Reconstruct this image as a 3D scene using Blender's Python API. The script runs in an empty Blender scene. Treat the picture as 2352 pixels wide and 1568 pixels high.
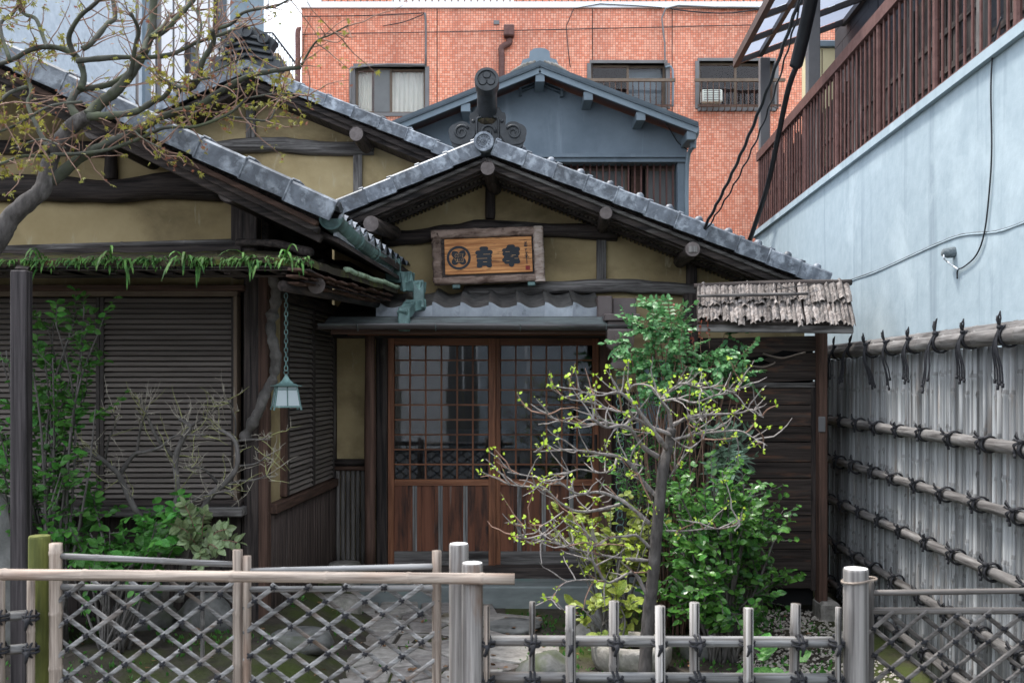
import bpy, math, random
import numpy as np
from mathutils import Vector, Matrix, Quaternion, noise as mn
R = math.radians
rng = random.Random(11)
sc = bpy.context.scene
COL = sc.collection

# ------------------------------------------------------------------ camera, sky, sun, exposure
F, CX, HY, EYE = 2287.0, 1176.0, 872.0, 1.72
cam = bpy.data.cameras.new('camera')
cam.lens, cam.sensor_width, cam.sensor_fit = 35.0, 36.0, 'HORIZONTAL'
cam.shift_y = (HY - 784.0) / 2352.0
cam.clip_start, cam.clip_end = 0.05, 600.0
cam.dof.use_dof = True
cam.dof.focus_distance = 7.6
cam.dof.aperture_fstop = 4.5
cam_ob = bpy.data.objects.new('camera', cam)
COL.objects.link(cam_ob)
cam_ob.location = (0, 0, EYE)
cam_ob.rotation_euler = (R(90), 0, 0)
sc.camera = cam_ob

SUN_DIR = Vector((-0.34, 0.22, 0.91)).normalized()      # towards the sun
w = bpy.data.worlds.new('World'); sc.world = w; w.use_nodes = True
nt = w.node_tree; nt.nodes.clear()
sky = nt.nodes.new('ShaderNodeTexSky'); sky.sky_type = 'NISHITA'; sky.sun_disc = False
sky.sun_elevation = math.asin(SUN_DIR.z)
sky.sun_rotation = math.atan2(SUN_DIR.x, SUN_DIR.y)
sky.air_density, sky.dust_density, sky.ozone_density = 1.0, 4.0, 1.0
mx = nt.nodes.new('ShaderNodeMixRGB'); mx.inputs[0].default_value = 0.72
mx.inputs[2].default_value = (8.3, 8.9, 9.7, 1)          # thin bright overcast over the blue
bg = nt.nodes.new('ShaderNodeBackground'); bg.inputs[1].default_value = 0.15
wo = nt.nodes.new('ShaderNodeOutputWorld')
nt.links.new(sky.outputs[0], mx.inputs[1]); nt.links.new(mx.outputs[0], bg.inputs[0]); nt.links.new(bg.outputs[0], wo.inputs[0])
sl = bpy.data.lights.new('sun', 'SUN'); sl.energy = 2.0; sl.angle = R(9); sl.color = (1.0, 0.96, 0.90)
so = bpy.data.objects.new('sun', sl); COL.objects.link(so)
so.rotation_euler = (-SUN_DIR).to_track_quat('-Z', 'Y').to_euler()
sc.view_settings.view_transform = 'Standard'
sc.view_settings.look = 'None'
sc.view_settings.gamma = 1.0
sc.view_settings.use_curve_mapping = False
sc.view_settings.exposure = 1.32
sc.cycles.max_bounces = 6; sc.cycles.diffuse_bounces = 3; sc.cycles.transparent_max_bounces = 8
sc.cycles.caustics_reflective = False; sc.cycles.caustics_refractive = False

# ------------------------------------------------------------------ helpers
YAW = 124.0 / F                      # the lot's side lines run back with this sideways drift per metre
def P(px, py, Y): return Vector(((px - CX) * Y / F, Y, EYE + (HY - py) * Y / F))
def X(px, Y): return (px - CX) * Y / F
def Z(py, Y): return EYE + (HY - py) * Y / F
def D(off, Y): return off + YAW * Y  # x of a side line at depth Y

class MB:
    def __init__(s): s.v = []; s.f = []
    def add(s, vs, fs):
        o = len(s.v); s.v += [tuple(a) for a in vs]; s.f += [tuple(i + o for i in f) for f in fs]; return s
    def box(s, c, d, ch=0.0, M=None):
        hx, hy, hz = d[0] / 2, d[1] / 2, d[2] / 2
        ch = min(ch, hx * .9, hy * .9, hz * .9)
        vs = []; fs = []
        T = (lambda p: M @ Vector(p)) if M is not None else (lambda p: (p[0] + c[0], p[1] + c[1], p[2] + c[2]))
        sg = [(a, b, e) for a in (-1, 1) for b in (-1, 1) for e in (-1, 1)]
        if ch <= 0:
            vs = [T((a * hx, b * hy, e * hz)) for a, b, e in sg]
            fs = [(0, 1, 3, 2), (4, 6, 7, 5), (0, 4, 5, 1), (2, 3, 7, 6), (0, 2, 6, 4), (1, 5, 7, 3)]
        else:
            ix = {}
            for q, (a, b, e) in enumerate(sg):
                for k in range(3):
                    p = [a * (hx - ch), b * (hy - ch), e * (hz - ch)]
                    p[k] += (a, b, e)[k] * ch
                    ix[(a, b, e, k)] = len(vs); vs.append(T(p))
            def I(a, b, e, k): return ix[(a, b, e, k)]
            for a in (-1, 1):
                fs.append(tuple(I(a, b, e, 0) for b, e in ((-1, -1), (1, -1), (1, 1), (-1, 1))[::a]))
                fs.append(tuple(I(b, a, e, 1) for b, e in ((-1, -1), (1, -1), (1, 1), (-1, 1))[::-a]))
                fs.append(tuple(I(b, e, a, 2) for b, e in ((-1, -1), (1, -1), (1, 1), (-1, 1))[::a]))
            for a in (-1, 1):
                for b in (-1, 1):
                    fs.append((I(a, b, -1, 0), I(a, b, 1, 0), I(a, b, 1, 1), I(a, b, -1, 1)))
                    fs.append((I(a, -1, b, 0), I(a, 1, b, 0), I(a, 1, b, 2), I(a, -1, b, 2)))
                    fs.append((I(-1, a, b, 1), I(1, a, b, 1), I(1, a, b, 2), I(-1, a, b, 2)))
            for a, b, e in sg: fs.append(tuple(I(a, b, e, k) for k in range(3)))
        return s.add(vs, fs)
    def bx(s, x0, x1, y0, y1, z0, z1, ch=0.0):
        return s.box(((x0 + x1) / 2, (y0 + y1) / 2, (z0 + z1) / 2), (abs(x1 - x0), abs(y1 - y0), abs(z1 - z0)), ch)
    def beam(s, a, b, wd, ht, ch=0.0, up=(0, 0, 1)):
        a, b = Vector(a), Vector(b); x = (b - a); L = x.length; x.normalize()
        z = Vector(up); z = (z - x * z.dot(x)).normalized(); y = z.cross(x)
        M = Matrix(((x.x, y.x, z.x, 0), (x.y, y.y, z.y, 0), (x.z, y.z, z.z, 0), (0, 0, 0, 1)))
        M.translation = (a + b) / 2
        return s.box((0, 0, 0), (L, wd, ht), ch, M)
    def prism(s, poly, y0, y1, sh=0.0):     # poly = [(x, z)], extruded along Y
        n = len(poly)
        vs = [(x, y0, z) for x, z in poly] + [(x + sh, y1, z) for x, z in poly]
        fs = [tuple(range(n)), tuple(range(2 * n - 1, n - 1, -1))]
        fs += [(i, i + n, (i + 1) % n + n, (i + 1) % n) for i in range(n)]
        return s.add(vs, fs)
    def tube(s, path, rad, n=8, cap=True, half=None, twist=0.0):
        path = [Vector(p) for p in path]; m = len(path)
        if not hasattr(rad, '__len__'): rad = [rad] * m
        t = [(path[min(i + 1, m - 1)] - path[max(i - 1, 0)]).normalized() for i in range(m)]
        up = Vector((0, 0, 1)) if abs(t[0].z) < .9 else Vector((1, 0, 0))
        nn = (up - t[0] * up.dot(t[0])).normalized()
        vs = []
        for i in range(m):
            nn = (nn - t[i] * nn.dot(t[i])).normalized(); bb = t[i].cross(nn)
            for k in range(n):
                a = 2 * math.pi * k / n + twist * i
                vs.append(path[i] + (nn * math.cos(a) + bb * math.sin(a)) * rad[i])
        fs = [(i * n + k, i * n + (k + 1) % n, (i + 1) * n + (k + 1) % n, (i + 1) * n + k) for i in range(m - 1) for k in range(n)]
        if cap: fs += [tuple(range(n - 1, -1, -1)), tuple(range((m - 1) * n, m * n))]
        return s.add(vs, fs)
    def lathe(s, prof, c, n=16, M=None):    # prof = [(r, z)]
        vs = []
        for r, z in prof:
            for k in range(n):
                a = 2 * math.pi * k / n; p = Vector((r * math.cos(a), r * math.sin(a), z))
                vs.append((M @ p) if M is not None else p + Vector(c))
        m = len(prof)
        fs = [(i * n + k, i * n + (k + 1) % n, (i + 1) * n + (k + 1) % n, (i + 1) * n + k) for i in range(m - 1) for k in range(n)]
        fs += [tuple(range(n - 1, -1, -1)), tuple(range((m - 1) * n, m * n))]
        return s.add(vs, fs)
    def strip(s, A, B):                     # ribbon between two polylines
        n = len(A); return s.add(list(A) + list(B), [(i, i + 1, n + i + 1, n + i) for i in range(n - 1)])
    def mesh(s, name, smooth=False):
        me = bpy.data.meshes.new(name); me.from_pydata(s.v, [], s.f)
        if smooth: me.shade_smooth()
        me.update(); return me

WM = {}                                      # world matrices of the parents
def ob(name, mb, mat, parent=None, smooth=False, M=None, kind=None, label=None):
    me = mb.mesh(name, smooth) if isinstance(mb, MB) else mb
    if mat is not None and len(me.materials) == 0: me.materials.append(mat)
    o = bpy.data.objects.new(name, me); COL.objects.link(o)
    if parent is not None:
        o.parent = parent; o.matrix_parent_inverse = WM[parent.name].inverted()
    o.matrix_basis = M if M is not None else Matrix()
    WM[o.name] = o.matrix_basis.copy()
    if kind: o['kind'] = kind
    if label: o['label'] = label
    return o
def tag(o, label, cat, group=None, kind=None):
    o['label'] = label
    if cat: o['category'] = cat
    if group: o['group'] = group
    if kind: o['kind'] = kind
    return o
def thing(name, label, cat, loc, group=None):
    o = bpy.data.objects.new(name, None); COL.objects.link(o); o.empty_display_size = .2
    o.location = loc; WM[o.name] = Matrix.Translation(Vector(loc))
    return tag(o, label, cat, group)
def TRS(loc, rot=(0, 0, 0), scl=(1, 1, 1)):
    from mathutils import Euler
    return Matrix.Translation(Vector(loc)) @ Euler(rot).to_matrix().to_4x4() @ Matrix.Diagonal((scl[0], scl[1], scl[2], 1))
def smooth_path(pts, k=4):
    pts = [Vector(p) for p in pts]; out = []
    for i in range(len(pts) - 1):
        p0, p1, p2, p3 = pts[max(i - 1, 0)], pts[i], pts[i + 1], pts[min(i + 2, len(pts) - 1)]
        for j in range(k):
            t = j / k
            out.append(.5 * ((2 * p1) + (p2 - p0) * t + (2 * p0 - 5 * p1 + 4 * p2 - p3) * t * t + (3 * p1 - p0 - 3 * p2 + p3) * t ** 3))
    out.append(pts[-1]); return out
def lerp(a, b, t): return a + (b - a) * t

# ------------------------------------------------------------------ materials
def mat(name, c1, c2, s=(4, 4, 4), detail=8, rough=.8, bump=.25, bdist=.02, rand=.12, c3=None, s3=(1, 1, 1), lo3=.52, hi3=.68,
        c4=None, s4=(1, 1, 1), lo4=.55, hi4=.7, spec=.3, metal=0.0, lo=.3, hi=.7, rot=(0, 0, 0), trans=0.0, dist=0.0, hue=0.0):
    m = bpy.data.materials.new(name); m.use_nodes = True; t = m.node_tree; N = t.nodes; Lk = t.links.new
    b = N['Principled BSDF']; tc = N.new('ShaderNodeTexCoord'); oi = N.new('ShaderNodeObjectInfo')
    ml = N.new('ShaderNodeMath'); ml.operation = 'MULTIPLY'; ml.inputs[1].default_value = 37.0; Lk(oi.outputs['Random'], ml.inputs[0])
    va = N.new('ShaderNodeVectorMath'); va.operation = 'ADD'; Lk(tc.outputs['Object'], va.inputs[0])
    cx = N.new('ShaderNodeCombineXYZ'); [Lk(ml.outputs[0], cx.inputs[i]) for i in range(3)]; Lk(cx.outputs[0], va.inputs[1])
    def ns(scale, det, dst=0.0):
        mp = N.new('ShaderNodeMapping'); mp.inputs['Scale'].default_value = scale; mp.inputs['Rotation'].default_value = rot
        Lk(va.outputs[0], mp.inputs[0])
        n = N.new('ShaderNodeTexNoise'); n.inputs['Scale'].default_value = 1.0; n.inputs['Detail'].default_value = det
        n.inputs['Roughness'].default_value = .62; n.inputs['Distortion'].default_value = dst
        Lk(mp.outputs[0], n.inputs['Vector']); return n
    def ramp(n, a, bb, ca, cb):
        r = N.new('ShaderNodeValToRGB'); r.color_ramp.elements[0].position = a; r.color_ramp.elements[1].position = bb
        r.color_ramp.elements[0].color = (*ca, 1); r.color_ramp.elements[1].color = (*cb, 1); Lk(n.outputs['Fac'], r.inputs[0]); return r
    n1 = ns(s, detail, dist); col = ramp(n1, lo, hi, c1, c2).outputs[0]
    for cc, ss, a, bb in ((c3, s3, lo3, hi3), (c4, s4, lo4, hi4)):
        if cc is None: continue
        n2 = ns(ss, 7, .3); rp = ramp(n2, a, bb, (0, 0, 0), (1, 1, 1))
        mxr = N.new('ShaderNodeMixRGB'); mxr.inputs[2].default_value = (*cc, 1)
        Lk(rp.outputs[0], mxr.inputs[0]); Lk(col, mxr.inputs[1]); col = mxr.outputs[0]
    hs = N.new('ShaderNodeHueSaturation'); mr = N.new('ShaderNodeMapRange')
    mr.inputs['To Min'].default_value = 1 - rand; mr.inputs['To Max'].default_value = 1 + rand
    Lk(oi.outputs['Random'], mr.inputs['Value']); Lk(mr.outputs[0], hs.inputs['Value']); Lk(col, hs.inputs['Color'])
    if hue:
        m2 = N.new('ShaderNodeMapRange'); m2.inputs['To Min'].default_value = .5 - hue; m2.inputs['To Max'].default_value = .5 + hue
        Lk(oi.outputs['Random'], m2.inputs['Value']); Lk(m2.outputs[0], hs.inputs['Hue'])
    Lk(hs.outputs[0], b.inputs['Base Color'])
    b.inputs['Roughness'].default_value = rough; b.inputs['Metallic'].default_value = metal; b.inputs['Specular IOR Level'].default_value = spec
    if bump > 0:
        bp = N.new('ShaderNodeBump'); bp.inputs['Strength'].default_value = bump; bp.inputs['Distance'].default_value = bdist
        Lk(n1.outputs['Fac'], bp.inputs['Height']); Lk(bp.outputs[0], b.inputs['Normal'])
    if trans > 0:
        tr = N.new('ShaderNodeBsdfTranslucent'); Lk(hs.outputs[0], tr.inputs[0]); ms = N.new('ShaderNodeMixShader')
        ms.inputs[0].default_value = trans; Lk(b.outputs[0], ms.inputs[1]); Lk(tr.outputs[0], ms.inputs[2])
        Lk(ms.outputs[0], N['Material Output'].inputs[0])
    return m
def wood(name, c1, c2, ax, c3=None, rough=.75, bump=.5, s=26, along=1.4, rand=.18, lo3=.5, hi3=.72, bdist=.008, s3=None, spec=.25):
    s *= 1.5; along *= 1.3
    sv = [s, s, s]; sv['xyz'.index(ax)] = along
    s3v = s3 or [11, 11, 11]
    if s3 is None: s3v['xyz'.index(ax)] = 1.6
    return mat(name, c1, c2, s=tuple(sv), detail=10, rough=rough, bump=bump, bdist=bdist, rand=rand, c3=c3, s3=tuple(s3v), lo3=lo3, hi3=hi3, dist=.4, spec=spec, lo=.37, hi=.63)
M = {}
M['plaster'] = mat('ochre_plaster', (.30, .228, .118), (.43, .34, .195), s=(2.6, 2.6, 2.6), bump=.35, bdist=.006, rough=.95, rand=.03, c3=(.195, .148, .082), s3=(1.6, 1.6, 2.4), lo3=.46, hi3=.68, c4=(.43, .375, .26), s4=(16, 16, 4), lo4=.6, hi4=.75, spec=.1)
for ax in 'xyz':
    M['dark_' + ax] = wood('dark_timber_' + ax, (.012, .010, .010), (.072, .056, .05), ax, c3=(.15, .135, .125), lo3=.6, hi3=.76)
    M['grey_' + ax] = wood('weathered_timber_' + ax, (.05, .044, .042), (.22, .205, .195), ax, c3=(.028, .023, .021), lo3=.52, hi3=.7)
    M['brown_' + ax] = wood('brown_timber_' + ax, (.055, .032, .024), (.13, .075, .056), ax, c3=(.05, .035, .03), lo3=.55, hi3=.8)
    M['door_' + ax] = wood('red_brown_door_' + ax, (.125, .048, .025), (.27, .115, .06), ax, c3=(.07, .032, .02), lo3=.55, hi3=.75, rough=.5)
    M['bam_' + ax] = wood('pale_bamboo_' + ax, (.15, .118, .096), (.40, .33, .275), ax, c3=(.22, .125, .082), lo3=.48, hi3=.8, s=44, along=2.0, rough=.5, bump=.25)
    M['bamg_' + ax] = wood('grey_bamboo_' + ax, (.085, .081, .078), (.30, .295, .29), ax, c3=(.12, .085, .062), lo3=.5, hi3=.72, s=48, along=1.4, rough=.6, bump=.35, rand=.38)
    M['bamd_' + ax] = wood('old_bamboo_' + ax, (.06, .052, .047), (.17, .155, .145), ax, c3=(.22, .2, .185), lo3=.5, hi3=.75, s=45, along=1.6, rough=.7, bump=.25, rand=.25)
M['bamf'] = wood('weathered_picket', (.085, .075, .066), (.36, .34, .325), 'z', c3=(.15, .10, .07), lo3=.5, hi3=.72, s=40, along=1.2, rough=.6, bump=.4, rand=.2)
M['eavep'] = wood('purplish_weathered_post', (.025, .021, .022), (.10, .086, .088), 'z', c3=(.018, .015, .015), lo3=.5, hi3=.75, s=30, along=.9, bump=.7)
M['rail'] = wood('weathered_rail_bamboo', (.05, .045, .043), (.17, .16, .153), 'y', c3=(.25, .24, .23), lo3=.55, hi3=.8, s=30, along=1.4, rough=.6)
M['logend'] = mat('log_end_grain', (.085, .07, .066), (.15, .127, .12), s=(26, 26, 26), rough=.85, bump=.4, c3=(.035, .028, .025), s3=(9, 9, 9), lo3=.62, hi3=.7)
M['stain'] = wood('smoked_bamboo', (.028, .02, .018), (.085, .062, .052), 'z', c3=(.12, .10, .09), lo3=.6, hi3=.8, s=40)
M['tile'] = mat('grey_roof_tile', (.045, .052, .064), (.14, .158, .185), s=(14, 14, 14), rough=.5, bump=.35, bdist=.006, rand=.35, c3=(.265, .292, .325), s3=(13, 13, 13), lo3=.48, hi3=.64, c4=(.045, .047, .05), s4=(9, 9, 9), lo4=.58, hi4=.7, spec=.45)
M['tilebrown'] = mat('soot_brown_tile', (.035, .034, .034), (.105, .10, .096), s=(20, 20, 20), rough=.55, bump=.3, bdist=.005, rand=.3, c3=(.17, .165, .15), s3=(9, 30, 9), lo3=.55, hi3=.7, spec=.4)
M['tilelip'] = mat('pale_eave_tile', (.26, .285, .32), (.42, .45, .485), s=(9, 9, 9), rough=.5, bump=.2, bdist=.006, rand=.22, c3=(.10, .11, .125), s3=(6, 6, 6), lo3=.55, hi3=.7, spec=.45)
M['tiledark'] = mat('dark_ridge_tile', (.012, .014, .016), (.038, .042, .047), s=(14, 14, 14), rough=.5, bump=.35, bdist=.006, c3=(.10, .10, .10), s3=(7, 7, 7), lo3=.62, hi3=.8, c4=(.10, .095, .05), s4=(12, 12, 12), lo4=.68, hi4=.78, spec=.45)
M['copper'] = mat('verdigris_copper', (.045, .075, .072), (.16, .27, .255), s=(9, 9, 9), rough=.55, bump=.15, rand=.2, c3=(.32, .50, .46), s3=(11, 11, 5), lo3=.55, hi3=.75, spec=.4)
M['gut'] = mat('brown_metal_gutter', (.035, .03, .031), (.075, .066, .066), s=(3, 20, 20), rough=.35, bump=.05, c3=(.16, .20, .19), s3=(2, 14, 14), lo3=.58, hi3=.8, spec=.5)
M['strip'] = mat('tarnished_roof_metal', (.06, .068, .068), (.15, .175, .172), s=(3, 14, 14), rough=.42, bump=.05, c3=(.045, .036, .034), s3=(2, 9, 9), spec=.5)
M['hopper'] = mat('brown_hopper', (.075, .055, .052), (.115, .09, .085), s=(6, 6, 6), rough=.4, bump=.03, spec=.4)
M['black'] = mat('black_cord', (.012, .012, .014), (.035, .035, .04), s=(60, 60, 60), rough=.85, bump=.5, bdist=.003)
M['cable'] = mat('cable_black', (.012, .013, .016), (.028, .03, .034), rough=.45, bump=0)
M['shut'] = mat('brown_shutter_slat', (.125, .105, .092), (.20, .172, .152), s=(2, 40, 40), rough=.55, bump=.08, rand=.16)
M['shutd'] = mat('dark_shutter_frame', (.03, .024, .021), (.05, .04, .036), s=(3, 20, 20), rough=.6, bump=.08)
M['shutf'] = mat('tan_shutter_frame', (.12, .085, .06), (.17, .125, .09), s=(8, 8, 2), rough=.6, bump=.08)
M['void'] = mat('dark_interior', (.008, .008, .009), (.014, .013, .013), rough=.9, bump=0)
M['moss'] = mat('moss', (.018, .015, .011), (.065, .05, .03), s=(26, 26, 26), rough=.95, bump=.9, bdist=.03, c3=(.085, .095, .02), s3=(7, 7, 7), lo3=.5, hi3=.62, c4=(.14, .085, .03), s4=(5, 5, 5), lo4=.58, hi4=.7)
M['lichen'] = mat('lichen', (.22, .30, .20), (.40, .50, .36), s=(30, 30, 30), rough=.95, bump=.8, bdist=.02, c3=(.10, .12, .05), s3=(8, 8, 8))
M['bark'] = mat('bark_grey', (.055, .05, .047), (.16, .145, .135), s=(16, 16, 6), rough=.9, bump=.6, bdist=.012, c3=(.22, .205, .19), s3=(7, 7, 7), lo3=.55, hi3=.75)
M['barkdark'] = mat('bark_dark_grey', (.035, .031, .029), (.115, .103, .096), s=(40, 40, 14), rough=.9, bump=.8, bdist=.012, c3=(.17, .158, .148), s3=(12, 12, 9), lo3=.55, hi3=.75)
M['barkpale'] = mat('bark_pale_knobbly', (.10, .088, .082), (.32, .29, .272), s=(50, 50, 30), rough=.9, bump=.6, bdist=.012, c3=(.34, .30, .285), s3=(9, 9, 9), lo3=.5, hi3=.75)
M['barkgreen'] = mat('bark_mossy_dark', (.026, .028, .022), (.085, .085, .07), s=(14, 14, 8), rough=.9, bump=.6, bdist=.012, c3=(.07, .085, .04), s3=(5, 5, 5), lo3=.45, hi3=.75, c4=(.11, .10, .095), s4=(8, 8, 8), lo4=.6, hi4=.75)
M['strips'] = mat('cedar_bark_strip', (.075, .062, .056), (.32, .285, .265), s=(40, 40, 7), rough=.95, bump=.9, bdist=.015, rand=.45, c3=(.06, .045, .038), s3=(16, 16, 6), lo3=.5, hi3=.7)
M['bluewall'] = mat('pale_blue_render', (.30, .37, .412), (.36, .435, .478), s=(9, 9, 9), rough=.85, bump=.35, bdist=.01, rand=.02, c3=(.215, .27, .31), s3=(1, 6, .25), lo3=.55, hi3=.78, c4=(.44, .52, .56), s4=(1.3, 1.3, 1.1), spec=.2)
M['blueparge'] = mat('roughcast_base', (.09, .11, .12), (.18, .205, .22), s=(40, 40, 40), rough=.95, bump=.6)
M['rust'] = mat('rusty_brown_paint', (.085, .036, .03), (.15, .075, .064), s=(14, 14, 14), rough=.65, bump=.3, bdist=.004, c3=(.05, .025, .02), s3=(20, 20, 20), lo3=.6, hi3=.7, c4=(.2, .13, .12), s4=(5, 5, 5), lo4=.62, hi4=.8)
M['slate'] = mat('black_slate_board', (.018, .02, .024), (.034, .037, .043), s=(3, 3, 3), rough=.6, bump=.1, rand=.2)
M['greypaint'] = mat('grey_painted_steel', (.13, .125, .125), (.17, .165, .165), rough=.5, bump=.03)
M['canopy'] = mat('brown_aluminium', (.05, .042, .04), (.08, .07, .066), rough=.45, bump=.02)
M['slategrey'] = mat('blue_grey_stucco', (.125, .158, .19), (.18, .22, .258), s=(2, 2, 2), rough=.9, bump=.15, bdist=.01, rand=.02, c3=(.26, .305, .345), s3=(3.5, 3.5, .35), lo3=.56, hi3=.76, c4=(.10, .125, .155), s4=(.8, .8, .6))
M['slatetrim'] = mat('blue_grey_trim', (.15, .19, .222), (.20, .245, .28), rough=.7, bump=.05)
M['slateroof'] = mat('dark_blue_roof', (.055, .075, .09), (.10, .125, .145), rough=.6, bump=.1)
M['white'] = mat('white_siding', (.74, .76, .78), (.82, .84, .86), s=(1, 1, 4), rough=.7, bump=.05, rand=.03)
M['rough'] = mat('blue_grey_roughcast', (.40, .46, .51), (.55, .61, .66), s=(14, 14, 14), rough=.95, bump=.5, rand=.03)
M['stone'] = mat('granite', (.17, .155, .135), (.36, .335, .30), s=(24, 24, 24), rough=.95, bump=.5, bdist=.02, c3=(.10, .10, .075), s3=(4, 4, 4))
M['rock'] = mat('garden_rock', (.075, .075, .07), (.21, .205, .195), s=(7, 7, 7), rough=.92, bump=.7, bdist=.03, c3=(.07, .085, .035), s3=(3, 3, 3), lo3=.52, hi3=.7)
M['flag'] = mat('flagstone', (.17, .152, .14), (.37, .34, .31), s=(14, 14, 14), rough=.9, bump=.4, bdist=.015, rand=.25, c3=(.12, .095, .07), s3=(3, 3, 3), hue=.015)
M['step'] = mat('green_step_stone', (.13, .145, .145), (.24, .265, .255), s=(3, 9, 9), rough=.6, bump=.2, c3=(.17, .24, .22), s3=(2.5, 5, 5), lo3=.55, hi3=.7)
M['soil'] = mat('soil', (.028, .023, .018), (.085, .07, .055), s=(9, 9, 9), rough=1, bump=.9, bdist=.04, c3=(.055, .07, .016), s3=(1.6, 1.6, 1.6), lo3=.45, hi3=.62, c4=(.12, .10, .085), s4=(30, 30, 30), lo4=.66, hi4=.74)
M['gravel'] = mat('gravel', (.26, .235, .20), (.55, .50, .44), s=(30, 30, 30), rough=.95, bump=.2)
M['asphalt'] = mat('asphalt', (.09, .09, .09), (.14, .14, .14), s=(6, 6, 6), rough=.9, bump=.3)
M['signwood'] = wood('orange_signboard', (.34, .125, .036), (.70, .33, .12), 'x', c3=(.14, .055, .022), s=34, along=2.2, lo3=.56, hi3=.66, rough=.55, rand=.02, s3=(7, 40, 60))
M['signframe'] = wood('bark_edged_frame', (.11, .072, .055), (.30, .22, .18), 'x', c3=(.055, .032, .024), s=16, along=4, lo3=.5, hi3=.68, rough=.9, bump=.8, s3=(11, 11, 16))
M['signpale'] = mat('pale_stripped_bark', (.16, .105, .08), (.55, .46, .40), s=(8, 8, 26), rough=.9, bump=.9, bdist=.012, c3=(.08, .045, .033), s3=(9, 9, 16), lo3=.56, hi3=.68)
M['ink'] = mat('blue_black_paint', (.010, .014, .02), (.02, .027, .036), rough=.6, bump=0)
M['inklight'] = mat('pale_outline', (.42, .25, .12), (.5, .3, .15), rough=.7, bump=0)
M['seal'] = mat('red_seal', (.18, .02, .02), (.24, .035, .03), s=(60, 60, 60), rough=.7, bump=0)
M['paper'] = mat('white_lantern_pane', (.62, .70, .72), (.70, .78, .80), rough=.6, bump=0, trans=.4)
M['post'] = wood('grey_fence_post', (.11, .10, .095), (.36, .335, .315), 'z', c3=(.17, .105, .07), s=30, along=.9, lo3=.52, hi3=.72, bump=.8)
M['postcut'] = mat('toplit_cut_log', (.45, .43, .41), (.62, .60, .58), s=(20, 20, 20), rough=.9, bump=.2)  # much paler than the shaft: light from above put into the colour
M['postgreen'] = wood('mossy_fence_post', (.075, .085, .02), (.175, .185, .05), 'z', c3=(.05, .06, .018), s=14, along=1.4)
M['tilered'] = None
def leafmat(name, a, b, trans=.3, rough=.42, rand=.38, spec=.4, s=14):
    return mat(name, a, b, s=(s, s, s), detail=2, rough=rough, bump=0, rand=rand, trans=trans, spec=spec, hue=.012, lo=.35, hi=.65)
M['leaf'] = leafmat('evergreen_leaf', (.04, .15, .028), (.12, .34, .06), trans=.42)
M['leafdk'] = leafmat('glossy_dark_leaf', (.022, .095, .022), (.12, .30, .05), rough=.3)
M['nand'] = leafmat('heavenly_bamboo_leaf', (.038, .125, .042), (.13, .28, .10), trans=.25)
M['nandred'] = leafmat('red_shoot_leaf', (.30, .07, .035), (.42, .14, .06))
M['lime'] = leafmat('lime_bud_leaf', (.30, .44, .03), (.50, .62, .07), trans=.4)
M['yellow'] = leafmat('yellow_green_leaf', (.13, .20, .03), (.38, .42, .08), trans=.3)
M['maple'] = leafmat('young_maple_leaf', (.30, .32, .04), (.46, .44, .07), trans=.4, s=3)
M['maplered'] = leafmat('red_maple_bud', (.28, .09, .05), (.36, .17, .08), trans=.35)
M['fern'] = leafmat('strap_fern', (.022, .085, .018), (.10, .22, .045), trans=.25, s=16, rough=.65, spec=.2)
M['maho'] = leafmat('mahonia_leaf', (.10, .16, .075), (.22, .26, .12), trans=.2)
M['hedge'] = leafmat('low_azalea_leaf', (.05, .10, .02), (.15, .22, .05), trans=.25, s=12)
M['silver'] = leafmat('silver_narrow_leaf', (.09, .17, .10), (.24, .34, .24), trans=.2)
M['twig'] = mat('pale_twig', (.18, .155, .125), (.42, .38, .31), s=(20, 20, 20), rough=.85, bump=.2)
M['twigred'] = mat('reddish_twig', (.13, .07, .05), (.24, .15, .11), s=(20, 20, 20), rough=.8, bump=.2)

def glassmat(name, tint, refl_ior=1.55, clear=.9, rough=.02):
    m = bpy.data.materials.new(name); m.use_nodes = True; t = m.node_tree; N = t.nodes; N.clear()
    tr = N.new('ShaderNodeBsdfTransparent'); tr.inputs[0].default_value = (*[c * clear for c in tint], 1)
    gl = N.new('ShaderNodeBsdfGlossy'); gl.inputs['Roughness'].default_value = rough
    fr = N.new('ShaderNodeFresnel'); fr.inputs[0].default_value = refl_ior
    ms = N.new('ShaderNodeMixShader'); o = N.new('ShaderNodeOutputMaterial')
    t.links.new(fr.outputs[0], ms.inputs[0]); t.links.new(tr.outputs[0], ms.inputs[1]); t.links.new(gl.outputs[0], ms.inputs[2]); t.links.new(ms.outputs[0], o.inputs[0])
    return m
M['glass'] = glassmat('door_glass', (.5, .55, .6), 1.58)
M['wglass'] = glassmat('window_glass', (1, 1, 1), 1.3, .96)
M['poly'] = mat('canopy_polycarbonate', (.20, .23, .30), (.28, .31, .38), s=(.6, .6, .6), rough=.3, bump=0, trans=.7)
M['curtainy'] = mat('cream_enamel', (.50, .43, .26), (.56, .49, .31), rough=.5, bump=0)
M['curtain'] = mat('cream_curtain', (.80, .82, .74), (.88, .89, .82), rough=.9, bump=0, rand=.03, trans=.2)
M['screen'] = mat('grey_insect_screen', (.14, .145, .145), (.17, .175, .175), rough=.9, bump=0)

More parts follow.
